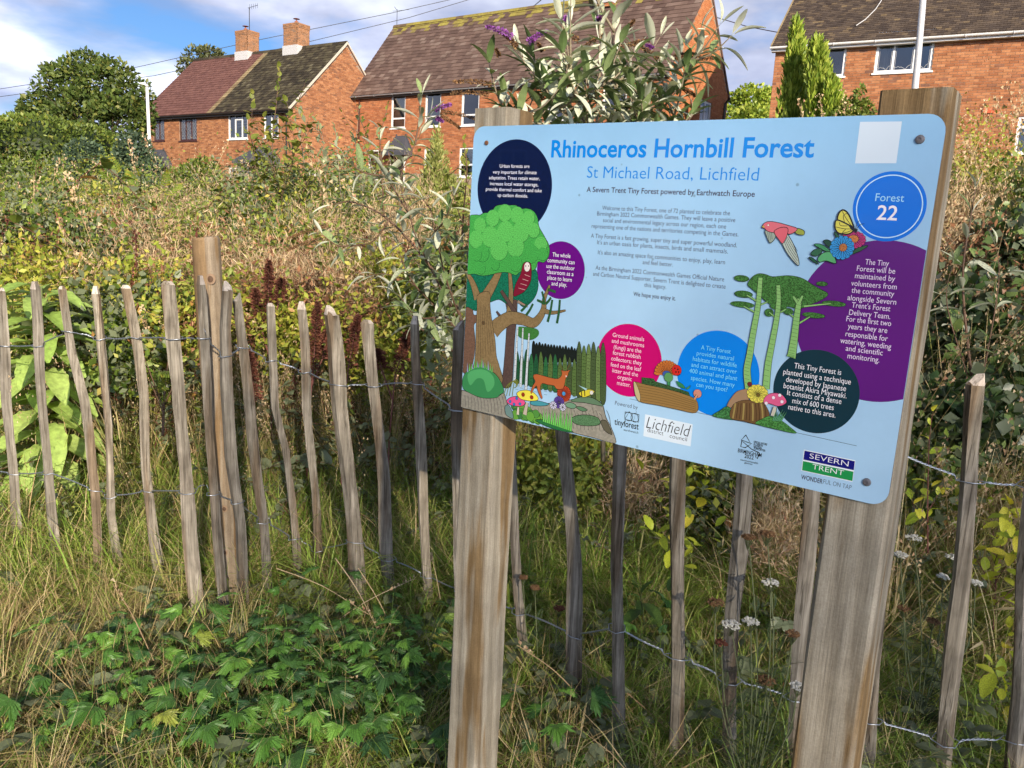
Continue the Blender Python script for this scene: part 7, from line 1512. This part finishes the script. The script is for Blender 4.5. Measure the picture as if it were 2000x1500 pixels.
    shrub('buddleia', 'small buddleia with few grey-green leaves on the bank behind the right post', 'shrub', b, br, 'budd', .12, .10, STEM['brown'], 'buddleias behind the fence', 33, ('buddpale', .2), .007, .5, True, (), 60, .35)
    # tall thin saplings between the fence and the houses
    def sap(label, kind, Y, lines, lsize, step, seed, stem='brown', r0=.007, pairs=False, start=.15, up=.5, lim=260, cat='sapling'):
        b = base_of(lines[0][0][0], lines[0][0][1], Y); rs = random.Random(seed); br = []
        for i, l in enumerate(lines): br.append([at(x, y, Y + (.3 * math.sin(i * 2 + seed) * min(1, j * .5))) for j, (x, y) in enumerate(l)])
        return shrub('sapling', label, cat, b, br, kind, lsize, step, STEM[stem], 'young planted trees in the plot', seed, None, r0, up, pairs, (), lim, start, twigs=2 if Y > 4.5 and kind != 'rowan' and kind != 'elm' else 0)
    sap('tall thin birch sapling standing before the white-framed windows of the left house', 'birch', 6.2, [[(560, 520), (548, 400), (532, 300), (540, 200), (546, 132)], [(548, 420), (500, 330), (492, 250), (494, 185)], [(545, 400), (575, 300), (568, 240), (560, 200)], [(550, 440), (520, 380), (505, 340), (498, 300)], [(550, 440), (590, 380), (600, 330)], [(548, 380), (520, 290), (515, 230)], [(552, 460), (470, 420), (440, 400)], [(552, 470), (610, 430), (640, 420)], [(548, 410), (560, 330), (585, 280)]], .066, .034, 51, lim=290)
    sap('grey-leaved sallow sapling in front of the brick gable', 'willow', 6.4, [[(600, 520), (600, 400), (592, 300), (578, 240)], [(600, 430), (625, 350), (632, 280), (618, 238)], [(600, 420), (570, 350), (575, 290)], [(602, 450), (640, 400), (660, 350)], [(600, 460), (560, 420), (545, 360)]], 0.068, .034, 52, 'grey')
    sap('second grey-leaved sallow sapling by the downpipe of the middle house', 'willow', 6.0, [[(672, 520), (668, 420), (662, 330), (655, 250)], [(670, 440), (690, 370), (696, 300), (690, 262)], [(668, 430), (640, 370), (636, 310)], [(670, 460), (700, 410), (712, 350)], [(668, 450), (655, 380), (676, 300)]], .068, .034, 53, 'grey')
    sap('wispy small-leaved sapling under the tall upstairs windows', 'birch', 5.6, [[(752, 480), (748, 380), (742, 280), (758, 205)], [(750, 420), (725, 330), (718, 250)], [(750, 400), (770, 330), (765, 280)], [(750, 430), (780, 390), (800, 350)], [(750, 380), (735, 320), (740, 300)]], .042, .036, 54)
    sap('slim sapling with few leaves beside the left edge of the board', 'birch', 5.0, [[(900, 520), (905, 420), (912, 330), (905, 275)], [(905, 440), (880, 370), (862, 330)], [(903, 460), (925, 400), (935, 350)]], .055, .045, 55)
    sap('rowan sapling with feather-like leaves near the white lamp post', 'rowan', 6.8, [[(245, 520), (242, 430), (236, 350)], [(243, 460), (225, 400), (215, 350)], [(243, 450), (262, 400), (275, 355)], [(245, 470), (300, 420), (322, 375)]], .19, .08, 56, pairs=False, lim=90)
    sap('pale green sapling standing before the clipped hedge', 'elm', 7.5, [[(72, 520), (75, 420), (70, 350), (72, 305)], [(74, 450), (50, 400), (42, 350)], [(74, 440), (95, 390), (105, 340)], [(74, 470), (20, 430), (5, 400)]], .085, .045, 57, lim=200)
    sap('yellowing rowan seedling behind the pales left of the round post', 'rowan', 3.5, [[(318, 850), (322, 760), (330, 700), (345, 640)], [(320, 800), (290, 720), (270, 670)], [(322, 790), (350, 730), (372, 700)], [(320, 810), (300, 760), (286, 735)]], .085, .055, 58, pairs=False, lim=70)
    sap('green leafy willowherb growing beside the painted tree behind the fence', 'willow', 3.2, [[(862, 800), (858, 720), (862, 660), (870, 600)], [(860, 760), (840, 700), (838, 650)], [(862, 750), (885, 690), (890, 640)]], .065, .04, 59, 'green', .004, True, lim=90)
    def sap2(*a, **k): return sap(*a, **k)
    sap2('bright yellow-green elm seedling directly below the board', 'yellow', 2.95, [[(1335, 1180), (1335, 1080), (1330, 980), (1322, 880)], [(1335, 1060), (1290, 980), (1255, 920)], [(1335, 1050), (1370, 970), (1385, 900)], [(1335, 1090), (1290, 1050), (1262, 1030)], [(1335, 1100), (1375, 1060), (1395, 1030)], [(1333, 1000), (1345, 930), (1360, 890)]], .068, .040, 61, 'green', .003, False, .25, lim=90)
    sap2('dark green leafy seedling low between two pales below the board', 'elm', 2.75, [[(1262, 1260), (1255, 1190), (1245, 1140)], [(1258, 1220), (1220, 1180), (1200, 1165)], [(1258, 1220), (1290, 1185), (1305, 1160)]], .085, .045, 62, 'green', .003, False, .2, lim=30)
    sap2('slender upright seedling with small yellow leaves close to the right post', 'yellow', 2.7, [[(1812, 1080), (1812, 960), (1815, 860), (1822, 805)], [(1812, 1000), (1835, 960), (1845, 930)], [(1812, 1020), (1785, 990), (1780, 960)]], .045, .045, 63, 'red', .003, False, .1, lim=50)
    sap2('bushy golden-leaved seedling right of the tallest pale', 'yellow', 2.8, [[(1940, 1230), (1945, 1120), (1940, 1040), (1925, 960)], [(1942, 1150), (1900, 1080), (1880, 1030)], [(1942, 1140), (1985, 1070), (1995, 1010)], [(1942, 1170), (1890, 1130), (1870, 1110)], [(1944, 1180), (1990, 1140), (2010, 1110)], [(1942, 1100), (1965, 1030), (1970, 980)]], .070, .032, 64, 'red', .003, False, .15, lim=80)
    sap2('yellow-green seedling at the corner of the picture, below the golden one', 'yellow', 2.45, [[(1990, 1480), (1985, 1380), (1975, 1280), (1970, 1230)], [(1985, 1400), (1955, 1340), (1940, 1300)], [(1985, 1390), (2010, 1330), (2020, 1290)]], .070, .036, 65, 'green', .003, False, .15, lim=50)
    # large-leaved pale plant behind the first pales
    b = base_of(85, 840, 3.75); rs = random.Random(71); root = thing('mullein', 'large pale green mullein with broad drooping leaves behind the first pales', 'plant', b); st = MB(); top = at(80, 560, 3.75) - b
    st.tube([Vector((0, 0, 0)), top * .6, top], [.014, .012, .006], 6); st.build('stem', STEM['green'], root)
    for k in range(84):
        t = .04 + .96 * k / 84; a = k * 2.4; q = top * t; d = Vector((math.cos(a), math.sin(a) * .8, .55 * (t - .25))); put_leaf(root, 'lime', q + d * .03, d, (0, 0, 1), .30 - .12 * t, rs)
    # docks gone to seed
    for i, (lines, Y, lab) in enumerate((([[(530, 800), (524, 640), (525, 500)], [(527, 700), (505, 620), (498, 560)], [(526, 660), (545, 590), (550, 540)]], 4.1, 'tall dark red dock seed stem above the pales, the most upright one'), ([[(600, 860), (610, 740), (622, 580)], [(606, 760), (630, 700), (640, 640)]], 3.8, 'dark red dock leaning behind the slanting pale'),
                                      ([[(668, 860), (680, 720), (700, 610)], [(675, 780), (650, 700), (645, 650)]], 3.7, 'dark red dock between two grey pales'), ([[(760, 860), (772, 730), (800, 640)], [(766, 780), (745, 720), (735, 680)]], 3.6, 'dark red dock nearest the painted tree'), ([[(500, 900), (497, 780), (488, 680)]], 3.6, 'short dark red dock beside the round post'))):
        b = base_of(lines[0][0][0], lines[0][0][1] + 60, Y); root = thing('dock', lab, 'plant', b, 'docks gone to seed'); rs = random.Random(80 + i); st = MB()
        for l in lines:
            P = [at(x, y, Y) - b for x, y in l]; P = [Vector((P[0].x, P[0].y, 0))] + P if l is lines[0] else P; st.tube(P, [.004] * (len(P) - 1) + [.0015], 4)
            for k in range(3): q, tn = along(P[-2:], k / 3); spike(root, q, tn, (P[-1] - P[-2]).length * (1 - k / 3), .030, GRASS['rust'], rs, 330, 'seed_spike')
        st.build('stem', STEM['red'], root)
    # yarrow
    def yarrow(label, Y, stems, seed, r=.02):
        x0, y0 = stems[0][0]; b = base_of(x0, y0, Y); root = thing('yarrow', label, 'plant', b, 'yarrow with flat flower heads'); rs = random.Random(seed); st = MB(); lf = MB()
        for l in stems:
            P = smooth([at(x, y, Y) - b for x, y in l[:-1]]); P[0].z = min(P[0].z, 0); kind = l[-1]; st.tube(P, .0018, 4); n = 15
            for k in range(n):
                q, tn = along(P, .1 + .8 * k / n); a = k * 2.2; d = Vector((math.cos(a), math.sin(a), .5)).normalized(); L_ = rs.uniform(.05, .09)
                for j in range(14):
                    c = q + d * L_ * j / 14; s = Vector((-d.y, d.x, .2)) * (.011 * math.sin(math.pi * (j + 1) / 15)); s2 = Vector((d.y, -d.x, .2)) * s.length * 1.0; 
                    for ss in (s, s2): lf.add([c, c + ss + d * .004, c + ss * .9 + d * .007 + Vector((0, 0, .002))], [(0, 1, 2)])
            hd = MB(); c = P[-1]; hr = r * rs.uniform(.8, 1.3)
            for k in range(95 if kind == 'white' else 120):
                a = rs.uniform(0, 6.28); q = hr * math.sqrt(rs.random()); p = c + Vector((math.cos(a) * q, math.sin(a) * q, .006 - 6 * q * q + rs.uniform(-.004, .003))); s = .0034
                for w in range(2): g = rs.uniform(0, 3.1); u = Vector((math.cos(g), math.sin(g), .2)) * s; v = Vector((-math.sin(g), math.cos(g), .3)) * s; hd.add([p - u, p - v, p + u, p + v], [(0, 1, 2, 3)])
                if k % 6 == 0: st.tube([c - Vector((0, 0, .03)), p - Vector((0, 0, .003))], .0007, 3)
            hd.build('flower_head', LM['white'] if kind == 'white' else GRASS['rust'] if kind == 'rust' else LM['seedbrown'], root)
        st.build('stem', plain('yarrow_stem', (.10, .12, .05), .7), root); lf.build('leaves', LM['yarrow'], root)
    yarrow('feathery yarrow with white flower heads in front of the pales under the board', 1.92, [[(1455, 1560), (1450, 1380), (1428, 1222), 'white'], [(1458, 1540), (1468, 1380), (1466, 1216), 'white'], [(1462, 1540), (1500, 1330), (1505, 1140), 'white'], [(1475, 1550), (1540, 1430), (1558, 1342), 'white'], [(1460, 1540), (1480, 1300), (1462, 1052), 'brown'], [(1465, 1540), (1510, 1300), (1498, 1045), 'brown'], [(1450, 1550), (1400, 1330), (1398, 1178), 'brown'], [(1470, 1540), (1530, 1350), (1548, 1240), 'brown'], [(1460, 1540), (1420, 1400), (1408, 1258), 'rust'], [(1468, 1550), (1500, 1420), (1495, 1330), 'brown']], 91)
    yarrow('feathery yarrow with white heads between the right post and the next pale', 2.3, [[(1790, 1420), (1800, 1250), (1785, 1052), 'white'], [(1795, 1420), (1830, 1280), (1842, 1128), 'white'], [(1795, 1420), (1770, 1250), (1758, 1085), 'white'], [(1800, 1420), (1890, 1260), (1905, 1140), 'white'], [(1800, 1400), (1850, 1250), (1862, 1090), 'white'], [(1790, 1400), (1770, 1300), (1765, 1190), 'brown'], [(1795, 1400), (1810, 1300), (1822, 1215), 'brown']], 92)
    yarrow('withered yarrow with tiny heads seen right of the shorter post', 2.5, [[(1060, 1420), (1050, 1280), (1045, 1150), 'brown'], [(1062, 1420), (1080, 1290), (1092, 1190), 'rust'], [(1060, 1420), (1030, 1250), (1022, 1130), 'brown']], 93, .014)
    # lobed-leaved weeds in the foreground, each a plant with its own leaves
    spots = [(330, 1290), (460, 1300), (620, 1260), (700, 1290), (560, 1350), (640, 1400), (740, 1360), (820, 1370), (300, 1380), (410, 1390), (200, 1330), (120, 1400), (500, 1440), (600, 1470), (700, 1460), (790, 1450), (390, 1470), (260, 1460), (150, 1480), (840, 1280), (470, 1360), (720, 1410), (1075, 1480), (1240, 1290), (650, 1330), (560, 1490), (860, 1430), (350, 1340), (60, 1460), (180, 1410), (230, 1385), (420, 1430), (540, 1310), (680, 1370), (760, 1320), (780, 1410), (450, 1490), (690, 1490), (830, 1485), (300, 1440), (560, 1400), (90, 1350), (370, 1420), (490, 1400), (520, 1470), (620, 1430), (650, 1460), (740, 1440), (440, 1450), (580, 1330), (340, 1490), (470, 1470), (710, 1340), (800, 1330), (530, 1370), (600, 1380)]
    for i, (px, py) in enumerate(spots):
        d = ray(px, py); k = -EYE / d.z; p = Vector((d.x * k, d.y * k, 0)); p.z = gz(p.x, p.y); rs = random.Random(500 + i)
        wh = ('near the bottom edge' if py > 1430 else 'halfway down the patch' if py > 1345 else 'close to the pales') + (' beside the shorter post' if px > 740 else ' left of the round post' if px < 300 else ' in front of the round post' if px < 520 else ' between round and shorter posts')
        root = thing('lobed_weed', 'lobed green weed, %s' % wh, 'weed', p, 'lobed weeds carpeting the foreground'); st = MB(); n = rs.randrange(8, 13); big = .056 + .026 * (py > 1330) * rs.random() + .02 * rs.random()
        if i == 22: root['label'] = 'single lobed weed just right of the shorter post'; del root['group']
        if i == 23: root['label'] = 'pale lobed weed between the pales below the board'; del root['group']
        for j in range(n):
            a = j * 2.4 + rs.random(); rr = rs.uniform(.03, .17); h = rs.uniform(.07, .22); q = Vector((math.cos(a) * rr, math.sin(a) * rr, h)); st.tube([Vector((0, 0, 0)), q * .5 + Vector((0, 0, .02)), q], .0011, 3)
            put_leaf(root, 'butter', q, (math.cos(a), math.sin(a), rs.uniform(-.25, .2)), (rs.uniform(-.3, .3), rs.uniform(-.5, .1), 1), big * rs.uniform(.4, .95), rs)
        st.build('stem', STEM['green'], root)
    # loose long dry stems leaning across the fence foot
    rs = random.Random(5); lst = [((700, 1110), (780, 1260)), ((540, 1110), (720, 1200)), ((620, 1240), (810, 1130)), ((690, 1230), (880, 1310)), ((440, 1180), (480, 1260)), ((655, 1090), (740, 1235)), ((1130, 1290), (1330, 1450)), ((1150, 1380), (1010, 1260)), ((300, 1290), (220, 1140)), ((860, 1170), (840, 1085)), ((1620, 1350), (1560, 1250)), ((540, 1360), (700, 1330)), ((1880, 1330), (1820, 1260)), ((60, 1180), (20, 1240))]
    for i, ((x0, y0), (x1, y1)) in enumerate(lst):
        Y = 2.3 + .4 * (y0 < 1250); a, c = at(x0, y0, Y), at(x1, y1, Y - .1); m = a.lerp(c, .5) + Vector((0, 0, .02)); b = Vector((a.x, a.y, a.z)); q = MB(); q.tube(smooth([a - b, m - b, c - b]), [.0016] * 5 + [.0012] * 4, 4)
        for k in range(16): t = rs.uniform(.75, 1) ; p = (a.lerp(c, t) - b) + Vector((0, 0, .01)); g = rs.uniform(0, 6.28); q.add([p, p + Vector((.008 * math.cos(g), .003, .008 * math.sin(g))), p + Vector((.003, 0, .010))], [(0, 1, 2)])
        tag(q.build('grass_stalk', GRASS['seed'], None, b), 'long dry grass stalk leaning at the foot of the fence', 'grass stalk', 'single dry stalks along the fence')
build_plants()
